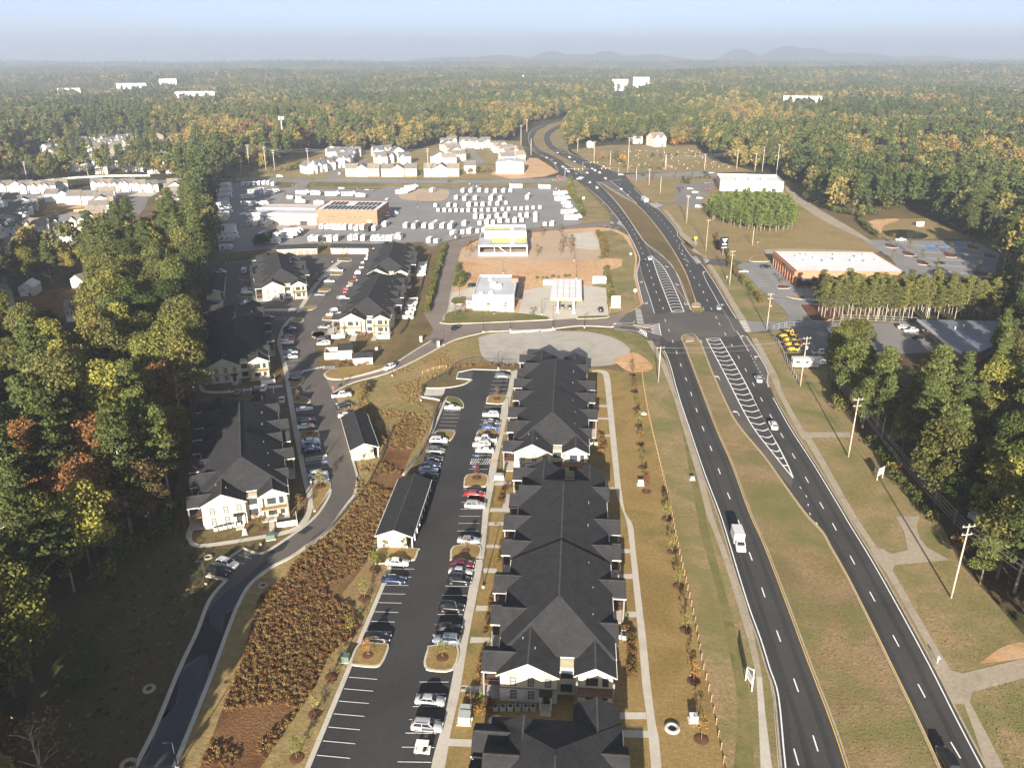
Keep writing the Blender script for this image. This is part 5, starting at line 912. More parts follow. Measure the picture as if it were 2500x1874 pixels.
def house(c, x, y, rz, kind, colour, label, group, sc=1.0, roof=None):
    p = g(c, x, y); z = hgt(p.x, p.y); lb = label
    if not hp_used[kind]:
        o = HP[kind]; hp_used[kind] = True; o.location = (p.x, p.y, z); o.rotation_euler = (0,0, radians(rz)); o.scale = (sc,) * 3; o['label'] = lb; o['group'] = group
        for ch in KIDS[o.name]:
            if ch.get('painted'): ch.material_slots[0].link = 'OBJECT'; ch.material_slots[0].material = M['wall_' + colour]
    else: o = dup(HP[kind],(p.x, p.y, z), radians(rz), lb, group, sc, M['wall_' + colour])
    if roof:
        for ch in KIDS[o.name]:
            if 'roof' in ch.name: ch.material_slots[0].link = 'OBJECT'; ch.material_slots[0].material = M[roof]
    a = radians(rz); q = Vector((p.x - sin(a) * 6, p.y + cos(a) * 6)); SPOTS.append((q.x, q.y, 10 if p.y < 620 else 12))
    return o
hr = random.Random(5)
def house_row(pts, c, rz, kinds, colour, what, where, group, sc=1.0, roofs=('shingle_grey',)):
    for i, q in enumerate(pts):
        k = kinds[i % len(kinds)]; cl = colour[i % len(colour)]; rf = roofs[i % len(roofs)]; turn = rz[i % len(rz)] if hasattr(rz, '__len__') else rz
        house(c, q[0], q[1], turn + hr.uniform(-3,3), k, cl, '%s %s, %s %s' % (cl, what, ORD[i], where), group, sc * hr.uniform(.95,1.05), rf)
SUB = 'houses of the white subdivision'
house_row([(75,605),(180,605),(285,607),(400,608),(520,605),(650,575)], 'Z4', 25,(0,2,0,1,0),('white', 'white', 'blue'), 'house', 'from the left in the upper left arc of the subdivision', SUB, 1.0,('shingle_grey', 'shingle_tan'))
house_row([(1015,570),(1125,583),(1235,583),(1345,583),(1465,588),(1590,592)], 'Z4', 22,(0,0,1,0),('white', 'white', 'cream'), 'house', 'from the left in the upper right arc of the subdivision', SUB, 1.0,('shingle_grey', 'shingle_tan', 'shingle_slate'))
house_row([(30,720),(150,720)], 'Z4', 205,(2,1),('blue', 'white'), 'house', 'from the left edge behind the wide street', SUB, 1.0)
house_row([(600,665),(715,680),(835,690),(985,690)], 'Z4', 190,(1,2,1),('white', 'blue', 'white'), 'house', 'from the left in the block backing on the brown yards', SUB, 1.0,('shingle_grey',))
house_row([(1750,575),(1735,615),(1720,655),(1710,700),(1690,745),(1640,790)], 'Z4', -68,(2,0,2),('white', 'white', 'cream'), 'house', 'from the top in the column against the pine strip', SUB, 1.0,('shingle_tan', 'shingle_grey'))
house_row([(1210,655),(1190,705),(1170,750),(1150,800),(1120,860)], 'Z4', 112,(2,2,0),('white', 'cream', 'white'), 'house', 'from the top in the column left of the asphalt bend', SUB, 1.0,('shingle_tan', 'shingle_grey'))
house_row([(400,730),(380,775),(350,820),(310,870),(230,940)], 'Z4', 118,(2,0,2),('white', 'blue', 'white'), 'house', 'from the top in the column by the plank fences', SUB, 1.0,('shingle_slate', 'shingle_grey'))
house_row([(85,1060),(255,1045),(430,1045),(640,1000),(815,985),(1000,945)], 'Z4', 22,(0,1,0),('white', 'cream', 'white'), 'house', 'from the left in the row facing the wood', SUB, 1.02,('shingle_slate', 'shingle_grey', 'shingle_tan'))
house_row([(210,1200),(400,1160),(710,1110),(890,1065)], 'Z4', 200,(1,2),('white', 'tan'), 'house', 'from the left among the trees below the subdivision', SUB, 1.02,('shingle_tan', 'shingle_grey'))
OLD = 'older houses beyond the power line'
house_row([(300,400),(420,375),(490,330),(545,285),(630,250),(700,160),(770,150),(620,110),(560,190)], 'Z4', 65,(0,1),('tan', 'cream', 'grey'), 'house', 'in the curving left street beyond the power line', OLD, 1.1,('shingle_grey', 'shingle_slate'))
house_row([(840,375),(960,355),(1060,405),(1190,350),(1345,375),(1435,380),(1600,400),(1790,395),(1750,315),(1830,325),(2000,390)], 'Z4', 15,(0,1),('cream', 'grey', 'tan', 'white'), 'house', 'from the left in the first row past the white fence', OLD, 1.15,('shingle_grey', 'shingle_tan', 'shingle_slate'))
house_row([(880,115),(950,135),(1010,85),(1085,90),(1115,140),(1180,115),(1240,160),(1295,90),(1310,130),(1400,75)], 'Z4', 40,(1,0,1),('cream', 'white', 'tan'), 'house', 'from the left in the far cluster above the subdivision', OLD, 1.15,('shingle_grey', 'shingle_slate'))
house_row([(980,275),(1030,225),(1150,190),(930,190),(1560,75),(1640,160),(1695,180),(1780,90),(1935,60)], 'Z4', -30,(2,1,0),('cream', 'tan', 'white'), 'house', 'from the left scattered in the far trees', OLD, 1.2,('shingle_grey', 'shingle_tan'))
TW = 'new houses along the cross road'
house_row([(230,385),(320,368),(395,350),(480,335),(530,310)], 'Z5', 35,(2,0,0),('white', 'grey'), 'house', 'from the left in the row climbing from the cross road junction', TW, 1.15,('shingle_grey', 'shingle_slate'))
house_row([(600,280),(575,255),(620,235),(655,220),(500,240),(470,215)], 'Z5', 100,(2,0),('white', 'cream'), 'house', 'from the front in the small left cluster by the woods', TW, 1.15,('shingle_slate', 'shingle_grey'))
house_row([(835,235),(910,225),(1010,240),(860,300),(920,285),(975,270),(1070,298)], 'Z5', 20,(0,1,2),('white', 'cream'), 'house', 'from the left in the middle cluster above the cross road', TW, 1.2,('shingle_slate', 'shingle_grey'))
house_row([(605,388),(700,390),(805,388),(925,390),(1020,390),(1130,388),(1300,390),(1400,390),(1510,388),(1655,362)], 'Z5', 182,(1,2,1),('cream', 'white', 'tan'), 'house', 'from the left in the back row along the cross road', TW, 1.2,('shingle_tan', 'shingle_grey'))
house_row([(1440,288),(1515,292),(1600,262),(1580,235),(1560,210),(1535,190),(1505,172)], 'Z5', 110,(0,2,2),('white', 'cream'), 'house', 'from the front in the column left of the townhouse street', TW, 1.2,('shingle_grey', 'shingle_tan'))
house_row([(1425,155),(1490,140),(1610,155),(1670,152),(1730,158),(1790,150)], 'Z5', 5,(0,1),('white', 'white', 'cream'), 'house', 'from the left in the top row below the woods', TW, 1.25,('shingle_grey',))
house_row([(1850,178),(1880,195),(1915,212),(1950,232),(1985,255),(2000,280),(1920,290)], 'Z5', -70,(2,0,2),('white', 'white', 'tan'), 'house', 'from the back in the column behind the metal shed', TW, 1.2,('shingle_grey', 'shingle_tan'))
house('N6', 395,430,-20,2, 'cream', 'cream house with pale gable beside the shaded cul de sac', 'forest houses', .8, 'shingle_grey'); house('N6', 390,585,20,1, 'tan', 'brown roofed house below the shaded cul de sac', 'forest houses', .85, 'shingle_tan'); house('N6', 10,520,40,2, 'blue', 'pale blue house cut by the left edge near the cul de sac', 'forest houses', 1.1, 'shingle_grey'); house('N6', 140,462,10,2, 'white', 'small white roofed house left of the cul de sac', 'forest houses', .7, 'white_roof')
house('F3', 1480,900,30,0, 'white', 'lone white house with dark roof in the right woods', 'woodland houses', 1.6, 'shingle_slate'); house('F3', 1370,905,10,2, 'white', 'small white house just left of the lone dark roofed one', 'woodland houses', 1.1, 'shingle_slate'); house('F3', 2190,1265,20,2, 'white', 'white house cut by the right edge above the dark pines', 'woodland houses', 1.3, 'shingle_grey'); house('F3', 2120,1245,-60,1, 'grey', 'grey roofed house beside the one cut by the right edge', 'woodland houses', 1.2, 'shingle_grey')
house('F2', 1990,880,15,1, 'cream', 'cream house behind the cemetery lawn', 'woodland houses', 1.7, 'shingle_tan'); house('F2', 1860,862,0,2, 'tan', 'tan house behind the cemetery, left of the cream one', 'woodland houses', 1.3, 'shingle_tan'); house('F2', 1578,885,5,2, 'white', 'small white chapel like hut on the cemetery edge', 'woodland houses', .8, 'white_roof')
house('F1', 10,815,50,1, 'cream', 'pale house cut by the left edge in the woods', 'woodland houses', 1.6, 'shingle_tan'); house('F1', 60,790,30,2, 'white', 'white house just right of the pale one at the left edge', 'woodland houses', 1.4, 'shingle_tan')
# ================================================================== vehicles
def paint_mat(name, c, metal=.25, rough=.28):
    m = flat('paint_' + name, c, rough, metal, .5); m.node_tree.nodes['Principled BSDF'].inputs['Coat Weight'].default_value = .6; return m
for k, v in dict(white=(.78,.78,.76), silver=(.46,.47,.48), grey=(.16,.165,.17), black=(.012,.012,.014), navy=(.018,.03,.085), blue=(.03,.10,.30), red=(.34,.02,.02), maroon=(.14,.015,.025), beige=(.42,.37,.30), slate=(.19,.24,.28)).items(): M['paint_' + k] = paint_mat(k, v)
M['car_glass'] = flat('car_glass', (.012,.016,.02),.05, spec=1.0); M['tyre'] = flat('tyre', (.02,.02,.02),.85); M['rim'] = flat('rim', (.42,.42,.43),.35,.7); M['lamp_red'] = flat('lamp_red', (.32,.02,.02),.3); M['lamp_clear'] = flat('lamp_clear', (.70,.72,.74),.15)
def loft(secs):
    b = MB(); n = len(secs[0]); vs_ = [p for s in secs for p in s]; fs = []
    for i in range(len(secs) - 1):
        for k in range(n): fs.append((i * n + k, i * n + (k + 1) % n, (i + 1) * n + (k + 1) % n, (i + 1) * n + k))
    fs.append(tuple(range(n - 1,-1,-1))); fs.append(tuple(range((len(secs) - 1) * n, len(secs) * n))); b.add(vs_, fs, True); return b
def wheel_meshes(r, w):
    t = MB(); t.lathe([(r * .62,-w / 2),(r * .93,-w / 2),(r, -w * .32),(r, w * .32),(r * .93, w / 2),(r * .62, w / 2),(r * .62,-w / 2)],14); q = MB(); q.lathe([(0, w * .40),(r * .2, w * .42),(r * .62, w * .36),(r * .62,-w * .36),(0,-w * .36)],10)
    for b in (t, q): b.v = [(x, z, y) for x, y, z in b.v]
    return t.mesh('wheel', M['tyre']), q.mesh('rim', M['rim'])
WH = wheel_meshes(.34,.23); WHT = wheel_meshes(.40,.26)
def add_wheel(o, x, y, W=WH, r=.34):
    w = inst('wheel', W[0], o, (x, y, r),0 if y > 0 else pi); inst('rim', W[1], w)
SPEC = {  # body stations (x, top, half width), cabin base/top x, heights, wheels
    'sedan': dict(st=[(-2.38,.84,.74),(-2.2,.99,.86),(-1.3,1.02,.91),(0,.98,.91),(1.05,.95,.91),(1.9,.83,.88),(2.28,.70,.76),(2.38,.60,.66)], cab=(-1.85,1.12,-1.0,.28,.97,1.45), wx=1.42),
    'suv': dict(st=[(-2.38,1.0,.78),(-2.25,1.12,.90),(-1.3,1.12,.95),(0,1.10,.95),(1.1,1.08,.95),(1.95,.97,.92),(2.3,.84,.80),(2.38,.70,.72)], cab=(-2.25,1.2,-1.85,.45,1.08,1.74), wx=1.45),
    'pickup': dict(st=[(-2.9,1.12,.90),(-2.8,1.16,.98),(-1.0,1.16,.99),(0,1.16,.99),(1.5,1.14,.98),(2.5,1.06,.95),(2.85,.95,.88),(2.92,.75,.82)], cab=(-.75,1.75,-.5,.95,1.14,1.90), wx=1.85),
    'van': dict(st=[(-2.7,1.1,.86),(-2.6,1.2,.97),(-1.3,1.2,.98),(0,1.2,.98),(1.5,1.16,.97),(2.25,1.02,.92),(2.6,.86,.82),(2.68,.7,.75)], cab=(-2.62,1.7,-2.5,.9,1.16,2.05), wx=1.6)}
def car_proto(kind):
    s = SPEC[kind]; o = thing('parked_car', kind, 'pickup' if kind == 'pickup' else 'van' if kind == 'van' else 'car', (0,0,-400))
    secs = [[(x, -w * .84,.24),(x, -w, .42),(x, -w, zt * .80),(x, -w * .90, zt),(x, 0, zt + .03),(x, w * .90, zt),(x, w, zt * .80),(x, w, .42),(x, w * .84,.24)] for x, zt, w in s['st']]
    b = loft(secs).build('body', M['paint_white'], o); b['painted'] = 1
    x0, x1, t0, t1, zb, zt = s['cab']; W = s['st'][3][2]; wb, wt = W * .90, W * .70
    base = [(x0,-wb * .95, zb),(x1,-wb, zb),(x1, wb, zb),(x0, wb * .95, zb)]; top = [(t0,-wt, zt - .04),(t1,-wt, zt - .04),(t1, wt, zt - .04),(t0, wt, zt - .04)]; rid = [(t0 + .12,-wt * .6, zt),(t1 - .12,-wt * .6, zt),(t1 - .12, wt * .6, zt),(t0 + .12, wt * .6, zt)]
    c = MB(); c.add(base + top + rid, [(0,1,5,4),(1,2,6,5),(2,3,7,6),(3,0,4,7),(4,5,9,8),(5,6,10,9),(6,7,11,10),(7,4,8,11),(8,9,10,11)], True); cb = c.build('cabin', M['paint_white'], o); cb['painted'] = 1
    def pane(q, name, d=.012, k=.90, u=(.04,.96), v=(.12,.9)):
        A, B, C_, D = [Vector(p) for p in q]; f = lambda i, j: A.lerp(B, i).lerp(D.lerp(C_, i), j); P = [f(u[0], v[0]), f(u[1], v[0]), f(u[1], v[1]), f(u[0], v[1])]; n = (P[1] - P[0]).cross(P[3] - P[0]).normalized() * d
        b = MB(); b.add([p + n for p in P],[(0,1,2,3)]); b.build(name, M['car_glass'], o)
    pane((base[1], base[2], top[2], top[1]), 'windshield'); pane((base[3], base[0], top[0], top[3]), 'rear_window', v=(.25,.9) if kind != 'van' else (.35,.85))
    for q in ((base[0], base[1], top[1], top[0]),(base[2], base[3], top[3], top[2])):
        fw = q[0][0] < q[1][0]
        for a, e in (((.07,.47),(.51,.93)) if kind != 'van' else ((.62,.93),) if fw else ((.07,.38),)): pane(q, 'side_window', u=(a, e), v=(.16,.88))
    W_, r = (WHT, .40) if kind in ('pickup', 'van') else (WH, .34)
    for x in (-s['wx'], s['wx']):
        for y in (-W + .10, W - .10): add_wheel(o, x, y, W_, r)
    xf, zf = s['st'][-2][0], s['st'][-2][1] - .06; xr, zr = s['st'][0][0], s['st'][0][1] - .08
    for y in (-.6,.6): q = MB(); q.box((xf + .03, y, zf),(.16,.34,.13)); q.build('headlight', M['lamp_clear'], o); q = MB(); q.box((xr - .01, y * 1.05, zr),(.08,.26,.16)); q.build('tail_light', M['lamp_red'], o)
    for y in (-1,1): q = MB(); q.box((x1 - .35, y * (W + .06), zb + .06),(.14,.2,.13)); mm = q.build('mirror', M['paint_white'], o); mm['painted'] = 1
    if kind == 'pickup': q = MB(); q.box((-1.85,0,1.19),(1.75,1.55,.06)); q.build('cargo_bed', M['black'], o)
    if kind == 'suv':
        for y in (-.62,.62): q = MB(); q.box((-.7, y, 1.77),(1.9,.05,.05)); q.build('roof_rail', M['black'], o)
    return o
CP = {k: car_proto(k) for k in SPEC}; cp_used = set()
FAR = ('body', 'cabin', 'windshield', 'rear_window', 'side_window', 'wheel')
def car(c, x, y, rz, kind, colour, label, group=None, name=None, far=False, sc=1.0):
    p = g(c, x, y, .75); p.z = .06; rz = radians(rz)
    o = dup(CP[kind], p, rz, label, group, sc, M['paint_' + colour], FAR if far else None)
    if name: o.name = name
    return o
PC = 'cars parked in the apartment lots'
for a in (('N3', 885,790,-6, 'sedan', 'silver', 'silver sedan with bright flank, lowest sedan in the near lot right row'),('N3', 868,930,-6, 'suv', 'silver', 'silver boxy wagon parked just above the golf cart'),('N3', 1000,290,-6, 'suv', 'black', 'big black off roader in the right row of the near lot'),
          ('N3', 985,402,-6, 'sedan', 'black', 'black sedan with teal tinted windscreen beside the blue grey crossover'),('N3', 975,464,174, 'suv', 'slate', 'blue grey crossover parked against the yellow tree island'),('N3', 1060,54,-6, 'sedan', 'maroon', 'dark red sedan just below a lawn island, beside two others'),
          ('N3', 1050,94,-6, 'sedan', 'silver', 'silver sedan between the dark red sedan and the black crossover'),('N3', 1043,142,-6, 'suv', 'black', 'black crossover beside the silver sedan under the lamp'),('N3', 708,46,-5, 'sedan', 'white', 'white sedan parked below the long open garage'),
          ('N3', 688,140,-5, 'sedan', 'navy', 'navy sedan alone one bay below the white sedan'),('N3', 600,449,-5, 'sedan', 'black', 'black sedan alone at the kerb of the left island'),('N2', 1092,1270,-5, 'sedan', 'silver', 'silver grey sedan behind a small tree above the lower island'),
          ('N2', 1130,1062,-5, 'suv', 'silver', 'square silver off roader with black roof rack'),('N2', 1127,992,-5, 'sedan', 'red', 'bright red sedan next to the square off roader'),('N2', 1188,732,175, 'sedan', 'white', 'white sedan nearest the marked wheelchair bay'),
          ('N2', 1170,699,175, 'suv', 'white', 'white crossover between the pickup and a sedan'),('N2', 1197,666,175, 'pickup', 'white', 'white pickup reversed beside the upper island'),('N2', 1225,593,-5, 'sedan', 'blue', 'mid blue sedan above the upper right island'),('N2', 1232,566,-5, 'sedan', 'grey', 'dark grey sedan next to the mid blue one'),
          ('N2', 1225,519,175, 'suv', 'white', 'white crossover alone below the bare tree island'),('N2', 1296,289,-4, 'suv', 'grey', 'grey wagon parked at the head of the near lot'),('N2', 995,476,-4, 'sedan', 'white', 'white sedan at the rounded grass corner'),('N2', 912,673,-4, 'suv', 'white', 'white hatchback below the small left island'),
          ('N2', 893,735,-4, 'suv', 'grey', 'grey silver topped wagon second below the left island'),('N2', 880,780,-4, 'sedan', 'black', 'black car third below the left island'),('N2', 866,817,-4, 'sedan', 'navy', 'navy car fourth below the left island'),('N2', 850,848,-4, 'sedan', 'silver', 'pale silver sedan between two dark cars by the garage end'),('N2', 850,882,-4, 'sedan', 'black', 'black sedan half shaded at the garage end'),
          ('N1', 948,547,20, 'sedan', 'silver', 'pale green silver sedan at the top of the shaded bays'),('N1', 965,631,20, 'suv', 'black', 'black wagon next to a white sedan beside the pink tree'),('N1', 957,662,20, 'sedan', 'white', 'white sedan beside the black wagon above the lawn island'),('N1', 990,760,20, 'sedan', 'white', 'white sedan just below the shaded lawn island'),
          ('N1', 997,787,20, 'sedan', 'blue', 'blue sedan between white and dark cars in shade'),('N1', 992,820,20, 'suv', 'navy', 'dark navy wagon above the hatched bay'),('N1', 1040,987,20, 'suv', 'white', 'white wagon behind the tan sapling by the drive bend'),('N1', 1045,1024,20, 'suv', 'grey', 'grey wagon hidden by the tan sapling'),
          ('N1', 1198,452,14, 'pickup', 'white', 'white pickup with closed bed at the bank kerb'),('N1', 1213,521,14, 'sedan', 'black', 'black sedan between the white pickup and the garage'),('N1', 1232,586,14, 'sedan', 'white', 'white car nosing out of the shaded bank garage'),('N1', 795,482,105, 'sedan', 'silver', 'pale sedan standing lengthwise at the building rear'),
          ('N1', 672,404,98, 'suv', 'white', 'white crossover in the cross row between two buildings'),('N1', 620,416,98, 'suv', 'navy', 'dark blue wagon beside the white crossover in the cross row'),('N1', 500,428,98, 'sedan', 'grey', 'dark grey sedan at the left of the cross row'),('N1', 855,192,10, 'sedan', 'white', 'white sedan in shade beside a grey one'),
          ('N1', 856,161,10, 'sedan', 'silver', 'silver sedan in shade above the white sedan'),('N1', 829,98,10, 'suv', 'white', 'white wagon below two red cars'),('N1', 834,78,10, 'sedan', 'red', 'red sedan directly above the white wagon'),('N1', 838,58,10, 'sedan', 'maroon', 'dark red car topmost of the two red ones'),
          ('N1', 895,341,8, 'sedan', 'black', 'black sedan in deep shade below the striped bay'),('N1', 848,11,8, 'suv', 'black', 'black wagon alone above the red cars'),('N1', 1065,69,186, 'sedan', 'black', 'dark green black sedan by the round island'),('N1', 1078,103,186, 'suv', 'white', 'large white wagon beside the pump house'),
          ('N7', 1362,428,-21, 'suv', 'white', 'white wagon with roof rack in the three bay pull in'),('N7', 1310,474,-19, 'suv', 'black', 'black wagon beside the white one in the pull in'),('F4', 295,895,5, 'pickup', 'white', 'white pickup in the far left shaded lot'),('F4', 278,1139,5, 'sedan', 'silver', 'silver sedan at the end of the shaded garage'),
          ('F4', 518,1036,10, 'sedan', 'silver', 'upper silver sedan of the pair beside the far left footway'),('F4', 518,1064,10, 'suv', 'white', 'white wagon, lower of the pair beside the far left footway'),('F4', 520,1162,10, 'sedan', 'silver', 'silver sedan lowest in the far left row'),('F4', 520,1138,10, 'sedan', 'grey', 'grey sedan above the lowest silver one'),
          ('F4', 1270,882,175, 'pickup', 'white', 'white pickup below the round end island'),('F4', 1205,972,5, 'sedan', 'white', 'white sedan alone in the middle bays'),('F4', 1125,1084,5, 'sedan', 'grey', 'grey sedan at the lowest middle island'),('F4', 1550,763,3, 'suv', 'white', 'white wagon topmost in the far row'),('F4', 1537,786,3, 'sedan', 'white', 'white sedan second from the top of the far row'),
          ('F4', 1507,818,3, 'sedan', 'silver', 'silver sedan third from the top of the far row'),('F4', 1505,857,3, 'pickup', 'white', 'white pickup in the upper part of the far row'),('F4', 1466,884,3, 'sedan', 'grey', 'grey car between white ones in the far row'),('F4', 1458,905,3, 'suv', 'white', 'white crossover above the red car in the far row'),('F4', 1435,938,3, 'sedan', 'maroon', 'dull red sedan below the white crossover in the far row'),
          ('F4', 1392,1012,3, 'sedan', 'silver', 'silver sedan above the bright red car'),('F4', 1362,1038,3, 'sedan', 'red', 'bright red car by the far apartment'),('F4', 1352,1062,3, 'sedan', 'maroon', 'dark red car below the bright red one'),('F4', 1322,1112,3, 'suv', 'grey', 'dark wagon beside a narrow island'),('F4', 1255,1212,3, 'suv', 'grey', 'grey wagon above a white sedan near the lower island'),
          ('F4', 1228,1248,3, 'sedan', 'white', 'white sedan on the footway side above the lower island'),('F4', 1160,1352,3, 'sedan', 'grey', 'dark grey sedan beside the lamp near the patios'),('F4', 875,1371,8, 'suv', 'black', 'black wagon parked by the small end island'),('F4', 650,1276,8, 'sedan', 'white', 'white car in shade on the linking lane'),('F4', 692,1274,8, 'sedan', 'black', 'black car in shade next to the white one on the lane')):
    car(*a, group=PC)
DR = 'vehicles driving on the roads'
for a in (('N1', 1522,264,-125, 'suv', 'white', 'white crossover driving down from the entrance gate'),('F5', 216,1357,64, 'suv', 'black', 'black car turning on the access road corner'),('N4', 857,745,86, 'suv', 'white', 'white wagon beside the tip of the long hatching'),('N4', 777,496,86, 'suv', 'silver', 'silver wagon past the turn lane dots'),('N5', 1780,1405,87, 'suv', 'black', 'black off roader entering at the bottom right edge'),
          ('F6', 270,909,85, 'sedan', 'silver', 'silver sedan passing the brick store entrance'),('F5', 1768,811,-93, 'sedan', 'black', 'black car approaching the upper hatching'),('F5', 1824,782,-93, 'sedan', 'white', 'white car left of the upper hatching tip'),('F5', 1385,196,-85, 'suv', 'white', 'white van like car just below the big junction'),('F5', 1325,150,-83, 'sedan', 'white', 'white car leaving the big junction'),
          ('F5', 1585,206,94, 'sedan', 'white', 'white car beside the far hatching'),('F5', 1663,234,93, 'suv', 'black', 'black wagon ahead of the box truck'),('F5', 1575,168,95, 'suv', 'black', 'black wagon nearest the far junction'),('F5', 1640,255,93, 'sedan', 'grey', 'grey car close to the box truck'),('Z5', 1465,450,4, 'suv', 'black', 'black car on the cross road above the trailers'),('F4', 755,118,3, 'sedan', 'black', 'black car on the cross road at the left'),('F4', 795,104,3, 'van', 'white', 'white van on the cross road at the left'),
          ('F5', 1075,103,5, 'suv', 'red', 'red wagon waiting on the clay corner'),('F5', 1605,122,5, 'sedan', 'black', 'black car right of the junction'),('F5', 1665,103,5, 'sedan', 'red', 'red car on the right arm of the cross road'),('F5', 1770,95,5, 'sedan', 'black', 'black car following the red one eastward'),('F5', 1585,88,5, 'sedan', 'white', 'white car on the right arm before the red one'),('F3', 292,1036,5, 'pickup', 'black', 'black pickup on the cross road by the white roofed store'),('F3', 310,1050,5, 'sedan', 'black', 'black sedan below the black pickup on the cross road'),('F3', 338,1036,5, 'sedan', 'silver', 'silver car right of the black pickup'),('F5', 1035,134,5, 'sedan', 'grey', 'grey sedan in the cross road queue'),('F5', 1092,128,5, 'suv', 'grey', 'grey wagon ahead in the cross road queue')):
    car(*a, group=DR, name='car', far=a[0] != 'N5' and a[0] != 'N4')
q = [(1262,922, 'black'),(1285,933, 'grey'),(1312,945, 'white'),(1345,958, 'grey'),(1358,968, 'black'),(1365,978, 'silver'),(1395,990, 'black'),(1410,1000, 'white'),(1428,1012, 'white'),(1443,1028, 'white'),(1460,1022, 'black'),(1490,1040, 'grey'),(1475,1050, 'black')]
for i, (x, y, cl) in enumerate(q): car('F2', x, y, -78, 'suv' if i % 2 else 'sedan', cl, '%s car, %s from the far end in the queue above the junction' % (cl, ORD[i]), 'queue of cars at the junction', 'car', True)
q = [(1378,915, 'silver'),(1412,925, 'black'),(1450,943, 'white'),(1480,968, 'silver'),(1515,980, 'black'),(1540,1000, 'grey'),(1585,1010, 'silver'),(1602,1022, 'white'),(1665,1070, 'silver'),(1555,1035, 'white'),(1630,1035, 'white')]
for i, (x, y, cl) in enumerate(q): car('F2', x, y, 100, 'suv' if i % 3 else 'sedan', cl, '%s car, %s from the far end on the outbound carriageway' % (cl, ORD[i]), 'cars heading away beyond the junction', 'car', True)
q = [(1510,1072, 'white'),(1522,1064, 'silver'),(1572,1092, 'black')]
for i, (x, y, cl) in enumerate(q): car('F2', x, y, 10, 'sedan', cl, '%s car, %s from the left inside the big junction' % (cl, ORD[i]), 'cars crossing the junction', 'car', True)
PK = 'cars parked at the stores'
for a in (('F5', 1416,1208,95, 'suv', 'black', 'dark car alone on the fuel station apron'),('F5', 360,1008,20, 'suv', 'black', 'black car behind the fuel station shop'),('F5', 1097,1182,88, 'sedan', 'grey', 'grey car at the left pumps'),('F5', 1160,1187,88, 'sedan', 'grey', 'grey car at the right pumps'),('F6', 573,652,5, 'suv', 'black', 'black car crossing before the brick store arcade'),('F6', 430,681,175, 'sedan', 'silver', 'silver sedan in the bays by the hedge'),
          ('F6', 1685,628,10, 'sedan', 'black', 'black car alone in the rear parking lot'),('F6', 1428,481,0, 'pickup', 'white', 'white pickup below the detention basin'),('F6', 1450,1035,5, 'suv', 'white', 'white wagon by the low office, upper of three'),('F6', 1497,1055,5, 'pickup', 'white', 'white pickup by the low office'),('F6', 1545,1100,5, 'sedan', 'black', 'black sedan by the low office, lowest of three'),('F6', 922,1196,0, 'pickup', 'white', 'white work pickup behind the parked trailer'),('F6', 985,1055,80, 'pickup', 'white', 'white pickup half hidden by the tall tree'),('F6', 1470,762,5, 'suv', 'navy', 'dark wagon at the rear corner of the brick store'),
          ('F6', 90,156,5, 'sedan', 'white', 'white car left of centre in the corner store lot'),('F6', 122,179,5, 'suv', 'white', 'white wagon lower in the corner store lot'),('F6', 150,216,5, 'suv', 'white', 'white wagon beside the young pines'),('F6', 203,155,5, 'sedan', 'red', 'red car before the corner store front'),('F6', 145,272,5, 'van', 'white', 'white van at the edge of the young pines'),('F6', 78,120,5, 'sedan', 'black', 'black car at the hedge of the corner store lot'),('F6', 200,120,5, 'suv', 'grey', 'grey wagon nearest the corner store'),
          ('F4', 1305,202,15, 'suv', 'white', 'white wagon by the grass strip in the dealer lot'),('F4', 1445,212,3, 'sedan', 'black', 'black car, left one of the dealer lot staff cars'),('F4', 1520,214,3, 'sedan', 'grey', 'grey car, middle one of the dealer lot staff cars'),('F4', 1570,216,3, 'suv', 'black', 'black wagon, right one of the dealer lot staff cars'),('F4', 1685,290,80, 'sedan', 'white', 'white car behind the showroom ramp'),('F4', 1758,402,-60, 'suv', 'white', 'white car in the shadow of the showroom')):
    car(*a, group=PK)
for k in CP: 
    r0 = CP[k]
    def wipe(o):
        for ch in KIDS.pop(o.name, []): wipe(ch)
        bpy.data.objects.remove(o)
    wipe(r0)
